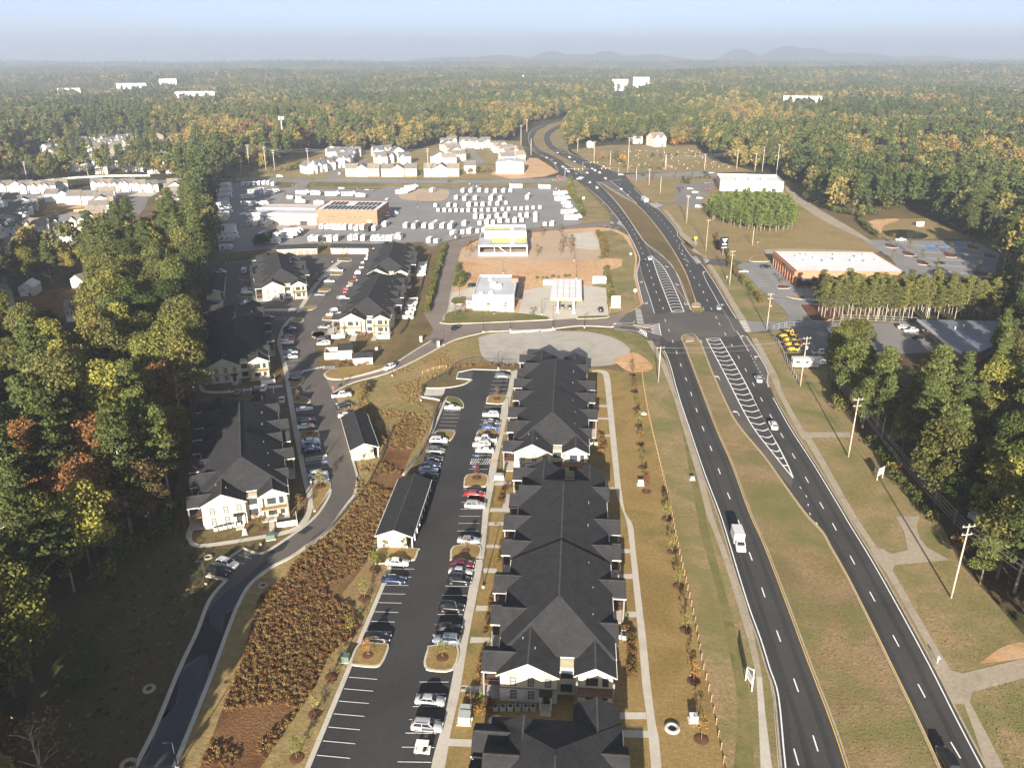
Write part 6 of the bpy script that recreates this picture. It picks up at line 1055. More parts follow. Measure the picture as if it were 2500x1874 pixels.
# box truck, golf cart, cargo trailer
def truck(c, x, y, rz, label, L=3.9, name='box_truck', blue=False):
    o = thing(name, label, 'truck', (*g(c, x, y, 1.0)[:2],.06), radians(rz)); M_ = M['paint_white']
    b = loft([[(xx, -w, .55),(xx, -w, zt * .6),(xx, -w * .92, zt),(xx, w * .92, zt),(xx, w, zt * .6),(xx, w, .55)] for xx, zt, w in ((.2,1.25,1.0),(1.7,1.3,1.0),(2.7,1.22,.98),(3.0,1.05,.86))]).build('cab', M_, o)
    b = MB(); b.add([(.3,-.95,1.25),(2.0,-.95,1.28),(2.0,.95,1.28),(.3,.95,1.25),(.4,-.8,2.1),(1.35,-.8,2.1),(1.35,.8,2.1),(.4,.8,2.1)],[(0,1,5,4),(1,2,6,5),(2,3,7,6),(3,0,4,7),(4,5,6,7)]); b.build('cab_roof', M_, o)
    b = MB(); b.add([(1.96,-.82,1.38),(1.96,.82,1.38),(1.46,.72,2.0),(1.46,-.72,2.0)],[(0,1,2,3)]); b.build('windshield', M['car_glass'], o)
    for s in (-1,1): b = MB(); b.add([(.6, s * .945,1.4),(1.75, s * .945,1.4),(1.35, s * .84,1.98),(.65, s * .84,1.98)],[(0,1,2,3)] if s < 0 else [(3,2,1,0)]); b.build('side_window', M['car_glass'], o)
    b = MB(); b.box((.1 - L / 2,0,1.75 + .05 * L / 4),(L, 2.15 if L < 6 else 2.5,2.2 + .1 * L / 4)); b.build('cargo_box', M['pale_box'] if blue else M_, o)
    for xx in (2.2,.1 - L * .7, *((.1 - L * .85,) if L > 6 else ())):
        for y_ in (-.9,.9): add_wheel(o, xx, y_, WHT, .40)
    for y_ in (-.62,.62): b = MB(); b.box((2.98, y_, .85),(.1,.3,.2)); b.build('headlight', M['lamp_clear'], o)
    b = MB(); b.box((3.02,0,.62),(.12,1.8,.2)); b.build('bumper', M['steel'], o)
M['pale_box'] = flat('pale_box', (.50,.60,.66),.5)
truck('N5', 592,170,-94, 'white box van with high square body on the inner carriageway'); truck('F5', 1768,292,93, 'long pale blue box lorry beyond the far hatching', 12, 'box_lorry', True)
o = thing('golf_cart', 'white golf cart parked in the bottom bays of the near lot', 'golf cart', (*g('N3', 845,1075)[:2],.06), radians(174)); b = MB(); b.box((.0,0,.45),(2.3,1.1,.3)); b.box((.85,0,.68),(.6,1.05,.3)); b.box((-.9,0,.7),(.6,1.05,.3)); b.build('body', M['white'], o); b = MB(); b.box((-.35,0,.75),(.5,1.0,.14)); b.box((-.6,0,1.0),(.12,1.0,.45)); b.build('seat', M['black'], o); b = MB(); b.box((0,0,1.85),(1.9,1.15,.07)); b.build('roof', M['white'], o)
for x in (-.85,.8):
    for y in (-.5,.5): b = MB(); b.bar((x, y, .7),(x * .95, y, 1.83),.05); b.build('post', M['black'], o)
for x in (-.85,.85):
    for y in (-.5,.5): add_wheel(o, x, y, wheel_meshes(.23,.18),.23)
# ------------------------------------------------------------------ trailers and motorhomes
M['rv_white'] = flat('rv_white', (.64,.63,.61),.4, vary=.06); M['rv_grey'] = flat('rv_grey', (.42,.42,.43),.4); M['rv_tan'] = flat('rv_tan', (.58,.52,.44),.4); M['rv_roof'] = flat('rv_roof', (.70,.70,.69),.6, vary=.1); M['rv_stripe'] = flat('rv_stripe', (.11,.11,.12),.4); M['rv_black'] = flat('rv_black', (.03,.03,.032),.35)
def rv_proto(name, prof, W, wins, wheels, cat, stripe=True, hitch=True, wind=False):
    """prof: side outline, x forward; extruded to the width"""
    o = thing(name, name, cat, (0,0,-400)); n = len(prof); b = MB()
    vs_ = [(x, -W / 2, z) for x, z in prof] + [(x, W / 2, z) for x, z in prof]; b.add(vs_, [tuple(range(n)), tuple(range(2 * n - 1, n - 1,-1))] + [(i, i + n, (i + 1) % n + n, (i + 1) % n) for i in range(n)]); q = b.build('body', M['rv_white'], o); q['painted'] = 1
    zt = max(z for x, z in prof); x0 = min(x for x, z in prof); x1 = max(x for x, z in prof); xt = [x for x, z in prof if z > zt - .05]
    r = MB(); r.box(((min(xt) + max(xt)) / 2,0, zt + .02),(max(xt) - min(xt) - .1, W - .1,.04)); r.build('roof', M['rv_roof'], o)
    for k, xx in enumerate((min(xt) * .6 + max(xt) * .4, min(xt) * .2 + max(xt) * .8)): a = MB(); a.box((xx, 0, zt + .18),(.9 if k == 0 else .5,.7 if k == 0 else .5,.3 if k == 0 else .18)); a.build('roof_unit' if k == 0 else 'roof_vent', M['white'] if k == 0 else M['rv_grey'], o)
    for xx, w_, z_ in wins:
        for s in (-1,1): a = MB(); a.box((xx, s * (W / 2 + .01), z_),(w_, .04,.65)); a.build('window', M['car_glass'], o)
    a = MB(); a.box((x0 - .01,.1, zt * .62),(.04,1.1,.6)); a.build('rear_window', M['car_glass'], o)
    for s in (-1,1):
        if stripe: a = MB(); a.bar((x0 + .4, s * (W / 2 + .006), zt * .36),(x1 - 1.6, s * (W / 2 + .006), zt * .46),.02,.28); a.build('stripe', M['rv_stripe'], o)
    a = MB(); a.box((x0 * .3 + x1 * .7 - .8,-W / 2 - .012, zt * .47),(.7,.04,1.75)); a.build('door', M['rv_grey'], o)
    a = MB(); a.tube([(x0 + 1.2,-W / 2 - .12, zt - .25),(x1 - 2.2,-W / 2 - .12, zt - .25)],.09,6); a.build('awning', M['rv_stripe'], o)
    for xx in wheels:
        for s in (-1,1): add_wheel(o, xx, s * (W / 2 - .14), WHT if W > 2.3 else WH, .36)
    if hitch: a = MB(); a.bar((x1 - .3,-.5,.5),(x1 + 1.0,0,.5),.1); a.bar((x1 - .3,.5,.5),(x1 + 1.0,0,.5),.1); a.build('hitch', M['black'], o)
    if wind: a = MB(); a.box((x1 + .0,0, zt * .62),(.06, W - .3,1.0)); a.build('windshield', M['car_glass'], o)
    return o
RV = {'travel_trailer': rv_proto('travel_trailer', [(-3.6,.55),(2.9,.55),(3.5,1.1),(3.5,1.9),(3.0,2.85),(2.4,3.0),(-3.4,3.0),(-3.6,2.8)],2.45,[(-1.9,1.2,1.95),(.6,.9,1.95)],(-.7,.2), 'trailer'),
      'fifth_wheel_trailer': rv_proto('fifth_wheel_trailer', [(-5.6,.6),(3.0,.6),(3.1,1.75),(5.3,1.75),(5.6,2.2),(4.9,3.3),(3.6,3.6),(-5.4,3.45),(-5.6,3.2)],2.5,[(-4.0,1.4,2.2),(-1.0,1.2,2.2),(1.4,.8,2.3),(4.2,.7,2.7)],(-1.6,-.6), 'trailer', True, False),
      'motorhome': rv_proto('motorhome', [(-4.8,.5),(4.6,.5),(4.85,1.2),(4.75,2.6),(4.4,3.1),(-4.6,3.15),(-4.8,2.9)],2.5,[(-3.0,1.3,2.15),(-.4,1.4,2.15),(2.0,.9,2.15),(4.0,.8,2.2)],(-2.6,3.4), 'motorhome', True, False, True),
      'small_trailer': rv_proto('small_trailer', [(-2.1,.5),(1.7,.5),(2.1,.9),(2.1,1.6),(1.6,2.45),(-1.9,2.5),(-2.1,2.2)],2.1,[(-.6,1.0,1.7)],(0,), 'trailer')}
RVL = {'travel_trailer': 'travel trailer', 'fifth_wheel_trailer': 'raised trailer', 'motorhome': 'motorhome', 'small_trailer': 'small trailer'}
vr = random.Random(9)
def rv(c, x, y, rz, kind, colour, label, shift=0.0, group='trailers and motorhomes on the dealer lot'):
    p = g(c, x, y); a = radians(rz); p = Vector((p.x + cos(a) * shift, p.y + sin(a) * shift, .05)); dup(RV[kind], p, a, label, group, vr.uniform(.94,1.06), M['rv_' + colour])
def rv_row(c, pts, rz, kinds, cols, row, shift=0.0):
    for i, q in enumerate(pts):
        k = kinds[i % len(kinds)] if len(q) < 3 else q[2]; cl = cols[i % len(cols)] if len(q) < 4 else q[3]
        rv(c, q[0], q[1], rz + vr.uniform(-4,4), k, cl, '%s %s, %s from the left in %s' % ({'rv_white': ''}.get(cl, cl), RVL[k], ORD[i], row), shift)
T, FW, MHM, SM = 'travel_trailer', 'fifth_wheel_trailer', 'motorhome', 'small_trailer'
rv_row('Z7', [(792,185),(878,185),(970,182),(1052,185),(1142,188),(1232,185),(1310,182)],84,(T,),('white',), 'the back row below the cross road', 3.5)
rv_row('Z7', [(718,262),(815,270),(925,270),(1100,270),(1195,270),(1490,258)],82,(T, FW),('white',), 'the second row from the back', 4)
rv_row('Z7', [(498,342),(643,340),(710,340),(862,337),(938,330),(1010,332),(1085,324),(1172,324),(1260,314)],85,(SM, T),('white', 'grey', 'white'), 'the thin third row of the trailer lot', 2.2)
rv_row('Z7', [(528,393),(596,395),(658,396),(720,396),(786,396),(855,396),(927,396),(998,393),(1070,391),(1143,391),(1224,383),(1290,380),(1362,378),(1427,376),(1490,374),(1556,368),(1625,364)],86,(SM,),('grey', 'white', 'grey', 'white', 'white'), 'the long middle row of the trailer lot', 2.2)
rv_row('Z7', [(930,467),(998,470),(1075,472),(1165,460),(1254,458),(1412,450),(1486,454),(1578,447)],84,(T, T, SM),('white',), 'the row just under the long middle row', 3)
rv_row('Z7', [(808,545),(972,538),(1052,528),(1115,530),(1195,514),(1278,512),(1355,510),(1428,507),(1578,500)],84,(T, SM),('white',), 'the row above the unfinished store', 3)
rv_row('Z7', [(170,570),(268,574),(370,574),(465,575),(565,577),(660,580)],80,(T, FW),('white', 'grey', 'white'), 'the row of six right of the showroom', 4)
rv_row('Z7', [(680,650),(785,634),(862,630),(945,624),(1020,617),(1675,552),(1755,547)],78,(T, SM),('white', 'white', 'tan'), 'the ragged front row by the access road', 3)
rv_row('Z7', [(10,708),(100,698),(425,727),(495,738)],76,(T, SM),('white', 'white', 'tan'), 'the front corner above the farthest apartments', 3)
rv_row('Z7', [(150,195),(200,172),(240,145)],30,(FW,),('white',), 'the slanted trio by the dealer ramp'); rv('Z7', 455,180,75, T, 'white', 'lone white travel trailer in the brown corner of the lot', 3)
rv('Z7', 930,128,0, MHM, 'black', 'black motorhome parked sideways behind the back row'); rv('Z7', 1370,132,-2, MHM, 'white', 'white motorhome parked sideways near the back hedge'); rv('Z7', 1680,138,-6, MHM, 'white', 'white motorhome alone at the back right of the lot')
for i, (x, y, k, cl) in enumerate([(1830,170, SM, 'black'),(1850,212, FW, 'white'),(1870,270, FW, 'white'),(1910,315, T, 'white'),(1930,350, T, 'grey'),(1940,412, FW, 'grey'),(1985,478, FW, 'white')]): rv('Z7', x, y, 6 if i not in (3,4) else -50, k, cl, '%s %s, %s from the back along the right hedge' % (cl, RVL[k], ORD[i]))
for i, y in enumerate((128,148,168,188,208,228,248,268,290)): rv('Z6', 142 - i, y, vr.uniform(10,18), FW, ('white', 'white', 'grey')[i % 3], '%s long trailer, %s from the back, upper left stack' % (('white', 'white', 'grey')[i % 3], ORD[i]))
for i, (x, y) in enumerate([(98,325),(104,345),(110,365),(116,388),(124,410),(132,435),(138,460),(140,488)]): rv('Z6', x, y, vr.uniform(8,18),(FW, T)[i % 2], 'white', 'white %s, %s from the back in the middle left stack' % (RVL[(FW, T)[i % 2]], ORD[i]))
for i, (x, y) in enumerate([(165,640),(168,665),(172,692),(180,725),(195,768)]): rv('Z6', x, y, 14, FW, 'white', 'white long trailer, %s from the back in the lower left stack' % ORD[i])
rv('Z6', 92,545,70, T, 'white', 'white trailer standing end on below the middle left stack', 1); rv('Z6', 160,870,16, T, 'white', 'white trailer by itself at the shaded lower left corner')
rv_row('Z6', [(560,735),(650,720),(735,725)],80,(MHM, FW, T),('grey', 'black', 'white'), 'the dark fronted group above the round bush', 3); rv_row('Z6', [(720,795),(870,735),(910,705),(950,678)],12,(T, FW, FW, FW),('white',), 'the broadside group above the bush')
rv_row('Z6', [(1145,778),(1205,778),(1310,776, T, 'black'),(1365,782),(1440,775),(1610,768),(1675,762, T, 'grey'),(1755,770),(1875,775),(1928,776),(1988,776),(2048,774),(2165,752)],90,(T,),('white', 'white', 'grey', 'white'), 'the front row above the garage roofs', 3.6)
rv_row('Z6', [(1270,632, T, 'grey'),(1330,634),(1385,634),(1430,638),(1480,640),(1540,641),(1615,638),(1680,650),(1750,640),(1810,652, FW, 'black'),(1885,650),(2010,602)],86,(T,),('white', 'white', 'grey', 'white'), 'the row against the showroom wall', 3.2)
rv_row('Z6', [(440,570, MHM, 'grey'),(520,575, MHM, 'white'),(622,592, MHM, 'tan')],92,(MHM,),('white',), 'the three before the workshop doors')
rv_row('Z6', [(360,120),(420,118),(480,116),(540,108),(600,104),(650,106),(705,116)],88,(T,),('white', 'white', 'grey'), 'the far left back row', 2)
rv_row('Z6', [(410,265, MHM, 'white'),(500,205),(560,190),(615,210),(670,220),(725,200)],40,(T, FW, T),('white', 'grey', 'white'), 'the jumble behind the workshop'); rv('Z6', 430,352,2, FW, 'white', 'white long trailer lengthwise behind the workshop gable'); rv('Z6', 600,342,2, T, 'white', 'white trailer peeping over the workshop roof')
rv_row('Z6', [(910,272),(1010,275),(1060,222),(1210,225),(1410,238),(1600,240),(1740,252)],-8,(SM, SM, FW, T, FW, FW, T),('white', 'white', 'white', 'white', 'white', 'grey', 'tan'), 'the sideways row behind the showroom'); rv('Z6', 1030,322,3, T, 'white', 'white trailer just over the workshop roof edge, centre'); rv('Z6', 1250,338,3, T, 'white', 'white trailer over the workshop roof beside the showroom')
rv('F6', 840,1292,-2, FW, 'white', 'long white trailer in the fenced yard by the highway', 0, 'yard vehicles'); rv('F4', 500,905,100, SM, 'white', 'white box trailer on the far left footway edge', 0, 'yard vehicles'); rv('Z7', 715,676,5, SM, 'black', 'black box trailer parked sideways in the ragged front row')
for k in RV: wipe(RV[k])
# excavating machines in the yard
M['plant_yellow'] = flat('plant_yellow', (.62,.36,.03),.5, vary=.1)
def backhoe(c, x, y, rz, label):
    o = thing('backhoe', label, 'backhoe', (*g(c, x, y)[:2],.05), radians(rz), 'yellow machines in the fenced yard')
    b = MB(); b.box((.5,0,1.15),(2.6,1.0,.8)); b.box((-.9,0,.9),(1.2,1.2,.5)); b.build('body', M['plant_yellow'], o); b = MB(); b.box((-.6,0,1.95),(1.3,1.4,1.4)); b.build('cab', M['car_glass'], o); b = MB(); b.box((-.6,0,2.72),(1.5,1.6,.12)); b.build('cab_roof', M['plant_yellow'], o)
    b = MB(); b.bar((.8,-.7,1.2),(2.5,-.7,.7),.2); b.bar((.8,.7,1.2),(2.5,.7,.7),.2); b.build('loader_arm', M['plant_yellow'], o); b = MB(); b.box((2.8,0,.5),(.7,2.2,.8)); b.build('bucket', M['black'], o); b = MB(); b.bar((-1.5,0,1.0),(-2.6,.2,3.0),.28); b.bar((-2.6,.2,3.0),(-3.4,.2,1.4),.22); b.build('boom', M['plant_yellow'], o)
    for xx, W_ in ((1.3, WH),(-1.0, WHT)):
        for yy in (-.8,.8): add_wheel(o, xx, yy, W_, .40)
for i, (x, y, rz, l) in enumerate(((695,1105,200, 'yellow backhoe, uppermost in the fenced yard'),(725,1130,190, 'yellow backhoe, second from the top in the fenced yard'),(735,1160,185, 'yellow backhoe, third from the top in the fenced yard'),(750,1192,180, 'yellow backhoe, lowest, nearest the long white trailer'))): backhoe('F6', x, y, rz, l)
# ================================================================== trees
def leaf_mat(name, c, vary=.35, trans=.25, stops=None):
    m, nt, b = new_mat(name); nt.nodes.remove(b); out = [n for n in nt.nodes if n.type == 'OUTPUT_MATERIAL'][0]
    gi = nt.nodes.new('ShaderNodeNewGeometry'); oi = nt.nodes.new('ShaderNodeObjectInfo')
    if stops:
        mp = nt.nodes.new('ShaderNodeVectorMath'); mp.operation = 'MULTIPLY'; mp.inputs[1].default_value = (1,.6,0); nt.links.new(oi.outputs['Location'], mp.inputs[0])
        n1 = tex(nt, 'noise', .0045,4, mp.outputs[0],.55); 
        a = nt.nodes.new('ShaderNodeMath'); a.operation = 'MULTIPLY_ADD'; a.inputs[1].default_value = .52; nt.links.new(oi.outputs['Random'], a.inputs[0])
        s_ = nt.nodes.new('ShaderNodeMath'); s_.operation = 'MULTIPLY_ADD'; s_.inputs[1].default_value = 2.1; s_.inputs[2].default_value = -.80; nt.links.new(n1.outputs[0], s_.inputs[0]); nt.links.new(s_.outputs[0], a.inputs[2])
        r = ramp(nt, stops); nt.links.new(a.outputs[0], r.inputs[0]); col = r.outputs[0]
    else:
        r = ramp(nt, [(0,[k * (1 - vary) for k in c]),(.5, c),(1,[c[0] * (1 + vary), c[1] * (1 + vary * .7), c[2] * (1 + vary * .3)])]); nt.links.new(oi.outputs['Random'], r.inputs[0]); col = r.outputs[0]
    ri = ramp(nt, [(0,(.55,.58,.55)),(.55,(1,1,1)),(1,(1.55,1.5,1.3))]); nt.links.new(gi.outputs['Random Per Island'], ri.inputs[0])
    col = mixc(nt, 1.0, col, ri.outputs[0], 'MULTIPLY')
    d = nt.nodes.new('ShaderNodeBsdfDiffuse'); t = nt.nodes.new('ShaderNodeBsdfTranslucent'); mx = nt.nodes.new('ShaderNodeMixShader'); mx.inputs[0].default_value = trans
    nt.links.new(col, d.inputs[0]); nt.links.new(col, t.inputs[0]); nt.links.new(d.outputs[0], mx.inputs[1]); nt.links.new(t.outputs[0], mx.inputs[2]); nt.links.new(mx.outputs[0], out.inputs['Surface'])
    return m
LEAF = {'olive': (.135,.135,.045), 'yellow green': (.165,.17,.045), 'yellow': (.225,.195,.06), 'green': (.095,.115,.038), 'dark green': (.06,.078,.024), 'rust': (.17,.095,.045), 'brown': (.15,.105,.05), 'orange': (.28,.15,.045), 'red': (.16,.05,.038), 'lime': (.15,.20,.03)}
for k, v in LEAF.items(): M['leaf_' + k] = leaf_mat('leaf_' + k.replace(' ', '_'), v)
M['needle'] = leaf_mat('needle', (.082,.10,.034),.3,.15); M['needle_olive'] = leaf_mat('needle_olive', (.125,.13,.045),.3,.2); M['needle_young'] = leaf_mat('needle_young', (.115,.15,.042),.25,.2)
M['leaf_mixed'] = leaf_mat('leaf_mixed', (0,0,0), stops=[(.0,(.06,.075,.03)),(.22,(.09,.10,.036)),(.40,(.14,.135,.048)),(.54,(.20,.165,.06)),(.66,(.25,.20,.065)),(.76,(.28,.22,.06)),(.86,(.21,.12,.055)),(1.0,(.16,.115,.07))])
M['needle_mixed'] = leaf_mat('needle_mixed', (0,0,0),.3,.15, stops=[(.0,(.05,.068,.025)),(.5,(.08,.098,.034)),(1.0,(.12,.125,.042))])
M['bark'] = flat('bark', (.16,.115,.08),.9, vary=.35, scale=2); M['bark_pale'] = flat('bark_pale', (.34,.29,.23),.9, vary=.25, scale=2)
def leafquad(b, c, nrm, s, rr):
    n = (nrm + Vector((rr.gauss(0,.55), rr.gauss(0,.55), rr.gauss(0,.55)))).normalized()
    a = n.orthogonal().normalized(); a.rotate(Matrix.Rotation(rr.uniform(0,2 * pi),3, n)); e = n.cross(a)
    k = s * rr.uniform(.6,1.35); q = [a * k * rr.uniform(.5,1), e * k * rr.uniform(.4,.9),-a * k * rr.uniform(.5,1),-e * k * rr.uniform(.4,.9)]
    b.add([c + p for p in q],[(0,1,2,3)])
def crown_broad(seed, H, W, n, s):
    """lobes of leaf clumps round an uneven dome; returns lobe centres too, for the limbs"""
    rr = random.Random(seed); b = MB(); lobes = []; z0 = H * .22
    for i in range(22):
        t = rr.random() ** .8; zz = z0 + (H - z0) * (.08 + .86 * t); rad = W * (1.0 - abs(t - .38) ** 1.7 * 1.45) * rr.uniform(.45,.95)
        a = i * 2.4 + rr.uniform(-.5,.5); lobes.append((Vector((cos(a) * rad * .78, sin(a) * rad * .78, zz)), W * rr.uniform(.24,.46)))
    lobes.append((Vector((0,0, H * .86)), W * .42))
    for i in range(n):
        c, r_ = lobes[rr.randrange(len(lobes))]; d = Vector((rr.gauss(0,1), rr.gauss(0,1), rr.gauss(.25,.9))).normalized()
        p = c + Vector((d.x, d.y, d.z * .8)) * r_ * rr.uniform(.72,1.08); leafquad(b, p, d, s, rr)
    return b, lobes
def crown_pine(seed, H, W, n, s, z0=.42):
    rr = random.Random(seed); b = MB(); tips = []
    for i in range(26):
        t = (i + rr.random()) / 26; zz = H * (z0 + (1 - z0) * t); L = W * (1 - t ** 1.5 * .85) * rr.uniform(.55,1.1); a = i * 2.4 + rr.uniform(-.4,.4)
        tips.append((Vector((cos(a) * L, sin(a) * L, zz + L * .12)), W * rr.uniform(.22,.38)))
    for i in range(n):
        c, r_ = tips[rr.randrange(len(tips))]; k = rr.random() ** .6; d = Vector((rr.gauss(0,1), rr.gauss(0,1), rr.gauss(.4,.6))).normalized()
        p = Vector((c.x * k, c.y * k, c.z)) + Vector((d.x, d.y, d.z * .55)) * r_; leafquad(b, p, d, s, rr)
    return b, tips
def trunk_mb(H, r, tips, seed, top=.8, limbs=7):
    rr = random.Random(seed); b = MB(); lean = Vector((rr.uniform(-.4,.4), rr.uniform(-.4,.4),0))
    b.tube([(0,0,-.3), Vector((0,0, H * .3)) + lean * .3, Vector((0,0, H * .55)) + lean, Vector((0,0, H * top)) + lean * .6],[r * 1.25, r * .85, r * .6, r * .15],6)
    for c, q in rr.sample(tips, min(limbs, len(tips))):
        z = max(H * .22, c.z - (c.x ** 2 + c.y ** 2) ** .5 * .8); b.tube([Vector((0,0, z)) + lean * min(1, z / H / .55), Vector((c.x * .5, c.y * .5,(z + c.z) / 2 + .3)), c],[r * .4, r * .25, r * .08],4, False)
    return b
BROAD = []; PINE = []; YOUNG = []; BARE = []
for i in range(6):
    H, W = 17.0,5.2 + (i % 3) * .5; c, l = crown_broad(100 + i, H, W, 5600,.32); BROAD.append((c.mesh('crown', M['leaf_olive']), trunk_mb(H, .26, l, i).mesh('trunk', M['bark'])))
for i in range(4):
    H, W = 22.0,4.0 + (i % 2) * .5; c, l = crown_pine(200 + i, H, W, 4600,.31,.34); PINE.append((c.mesh('crown', M['needle']), trunk_mb(H, .24, l, i, .95,9).mesh('trunk', M['bark_pale'])))
for i in range(3):
    H, W = 10.5,2.5; c, l = crown_pine(300 + i, H, W, 420,.42,.28); YOUNG.append((c.mesh('crown', M['needle_young']), trunk_mb(H, .13, l, i, .95,3).mesh('trunk', M['bark_pale'])))
for i in range(2):
    H, W = 15.0,5.0; c, l = crown_broad(400 + i, H, W, 420,.30); BARE.append((c.mesh('crown', M['leaf_brown']), trunk_mb(H, .24, l, i, .9,20).mesh('trunk', M['bark_pale'])))
def src(name, mb, m):
    return bpy.data.objects.new(name, mb.mesh(name, m))
MID = []; LOW = []
for i in range(5):
    c, l = crown_broad(500 + i, 17,5.4 + (i % 3) * .4,620,.85); MID.append(src('woodland_crown', c, M['leaf_mixed']))
for i in range(3):
    c, l = crown_pine(520 + i, 21,4.2,520,.8,.4); c2 = trunk_mb(21,.25, l, i, .95,4)
    MID.append(src('woodland_crown', c, M['needle_mixed']))
for i in range(4):
    c, l = crown_broad(600 + i, 16,5.8,190,1.5); LOW.append(src('woodland_crown', c, M['leaf_mixed']))
for i in range(2):
    c, l = crown_pine(620 + i, 20,4.4,150,1.4,.38); LOW.append(src('woodland_crown', c, M['needle_mixed']))
def scatter(name, pts, sources):
    """one object whose points each carry a tree: (position, which, scale, turn)"""
    me = bpy.data.meshes.new(name); me.from_pydata([p[0] for p in pts],[],[])
    for an, ty, vals in (('which', 'INT', [p[1] for p in pts]),('size', 'FLOAT', [p[2] for p in pts]),('turn', 'FLOAT', [p[3] for p in pts])):
        a = me.attributes.new(an, ty, 'POINT'); a.data.foreach_set('value', vals)
    ng = bpy.data.node_groups.new(name, 'GeometryNodeTree'); ng.interface.new_socket('Geometry', in_out='INPUT', socket_type='NodeSocketGeometry'); ng.interface.new_socket('Geometry', in_out='OUTPUT', socket_type='NodeSocketGeometry')
    N = ng.nodes; L = ng.links; gi = N.new('NodeGroupInput'); go = N.new('NodeGroupOutput'); iop = N.new('GeometryNodeInstanceOnPoints'); jn = N.new('GeometryNodeJoinGeometry')
    for s in reversed(sources):
        oi = N.new('GeometryNodeObjectInfo'); oi.inputs['Object'].default_value = s; oi.inputs['As Instance'].default_value = True; L.new(oi.outputs['Geometry'], jn.inputs[0])
    def na(nm, ty):
        n = N.new('GeometryNodeInputNamedAttribute'); n.data_type = ty; n.inputs['Name'].default_value = nm; return n.outputs['Attribute']
    cx = N.new('ShaderNodeCombineXYZ'); L.new(na('turn', 'FLOAT'), cx.inputs['Z'])
    L.new(gi.outputs[0], iop.inputs['Points']); L.new(jn.outputs[0], iop.inputs['Instance']); iop.inputs['Pick Instance'].default_value = True
    L.new(na('which', 'INT'), iop.inputs['Instance Index']); L.new(cx.outputs[0], iop.inputs['Rotation']); L.new(na('size', 'FLOAT'), iop.inputs['Scale']); L.new(iop.outputs[0], go.inputs[0])
    o = bpy.data.objects.new(name, me); link(o); md = o.modifiers.new('trees', 'NODES'); md.node_group = ng; o['kind'] = 'stuff'
    return o
# where trees stand: everywhere but on cleared land
CLEAR = [poly(('S', [(24,1830)]), *FL, ('S', [(525,427),(578,437),(570,423),(692,407),(753,366),(825,371),(884,377),(911,366),(993,374),(1074,350),(1129,342),(1188,343),(1242,350),(1247,342),(1280,317),(1300,301),(1388,286),(1392,309),(1378,338),(1386,362),(1451,354),(1532,350),(1573,358),(1634,358),(1706,358),(1734,386),(1783,411),(1885,423),(1909,431),(1925,452),(1990,476),(1966,488),(2027,521),(2100,537),(2121,529),(2267,533),(2373,586),(2418,592),(2450,615),(2440,669),(2520,740),(2540,780),(1992,786)]),('N4', [(1170,240),(1180,480),(1205,650),(1390,870),(1530,960),(1660,1170),(1770,1290)]),('N5', [(1840,280),(2010,470),(2212,700)]),('S', [(2700,1800),(2700,1990),(0,1990)])),
         poly(('Z4', [(-100,480),(400,480),(900,440),(1700,440),(1860,500),(1930,640),(1960,950),(1760,1180),(1480,1230),(1100,1300),(950,1420),(0,1470),(-200,1470),(-200,700)])),
         poly(('N6', [(50,455),(290,405),(460,385),(480,520),(470,740),(330,810),(60,810),(-60,700)])),
         poly(('F6', [(890,1000),(1500,985),(2060,995),(2090,1100),(2000,1260),(1960,1640),(1350,1700),(1180,1640),(1020,1420),(930,1290)])),
         poly(('F2', [(1690,640),(1720,545),(1930,545),(1930,575),(1800,580),(1740,640)])), poly(('F2', [(1440,712),(1460,690),(1560,660),(1700,620),(1700,645),(1570,680),(1480,720)])),
         poly(('N5', [(2212,800),(2212,950),(2350,950),(2350,760)]))]
CLEARB = [(min(p[0] for p in q), min(p[1] for p in q), max(p[0] for p in q), max(p[1] for p in q)) for q in CLEAR]
def cleared(x, y, m=0):
    for q, bb in zip(CLEAR, CLEARB):
        if bb[0] <= x <= bb[2] and bb[1] <= y <= bb[3] and _inside((x, y), q): return True
    for hx, hy, hr in SPOTS:
        if abs(x - hx) < hr and abs(y - hy) < hr: return True
    return False
THIN = poly(('Z4', [(0,430),(250,60),(1000,20),(1950,20),(1980,420),(1000,425)]))
rr = random.Random(11); near = []; wood = []; farw = []
def bands():
    y = 12.0
    while y < 9200:
        r = y
        step = 7.2 if r < 420 else 8.8 if r < 800 else 10 if r < 1500 else 12.5 if r < 3000 else 19 if r < 5500 else 29
        hw = .70 * y + 60 if y > 90 else 135
        n = int(2 * hw / step)
        for i in range(n + 1):
            x = -hw + i * step + rr.uniform(-.45,.45) * step; yy = y + rr.uniform(-.45,.45) * step
            yield x, yy, step
        y += step
for x, y, st in bands():
    if y < 86 and x > -44: continue
    if y < 86 and (x < -125): continue
    if y < 86 and x > -60: continue
    if cleared(x, y): continue
    k = noise.noise(Vector((x / 140.0, y / 200.0,2.2))) * .5 + .5 + rr.uniform(-.28,.28)
    pine = k < (.30 if y < 330 else .43)
    if st > 10 and noise.noise(Vector((x / 210.0, y / 330.0,8.8))) < -.47: continue
    sc = rr.uniform(.62,1.26) * (1.17 if st < 8 else 1.2 if st < 9 else 1.22 if st < 11 else 1.3 if st < 13 else 1.6 if st < 23 else 2.2)
    if x > 0 and y < 330: sc *= .86
    if _inside((x, y), THIN):
        if rr.random() < .55: continue
        sc *= .62
    if rr.random() < .12: sc *= .6
    P = (x, y, hgt(x, y)); px, py = px_of((x, y, 8))
    vis = -80 < px < 2580 and py < 2010
    if y < 480 and (vis or y < 86): near.append((math.hypot(x, y - 20) - (0 if vis else -400), P, pine, sc, vis, x, y))
    elif vis or y < 500: (wood if y < 1500 else farw).append((P, pine, sc))
near.sort(key=lambda t: t[0])
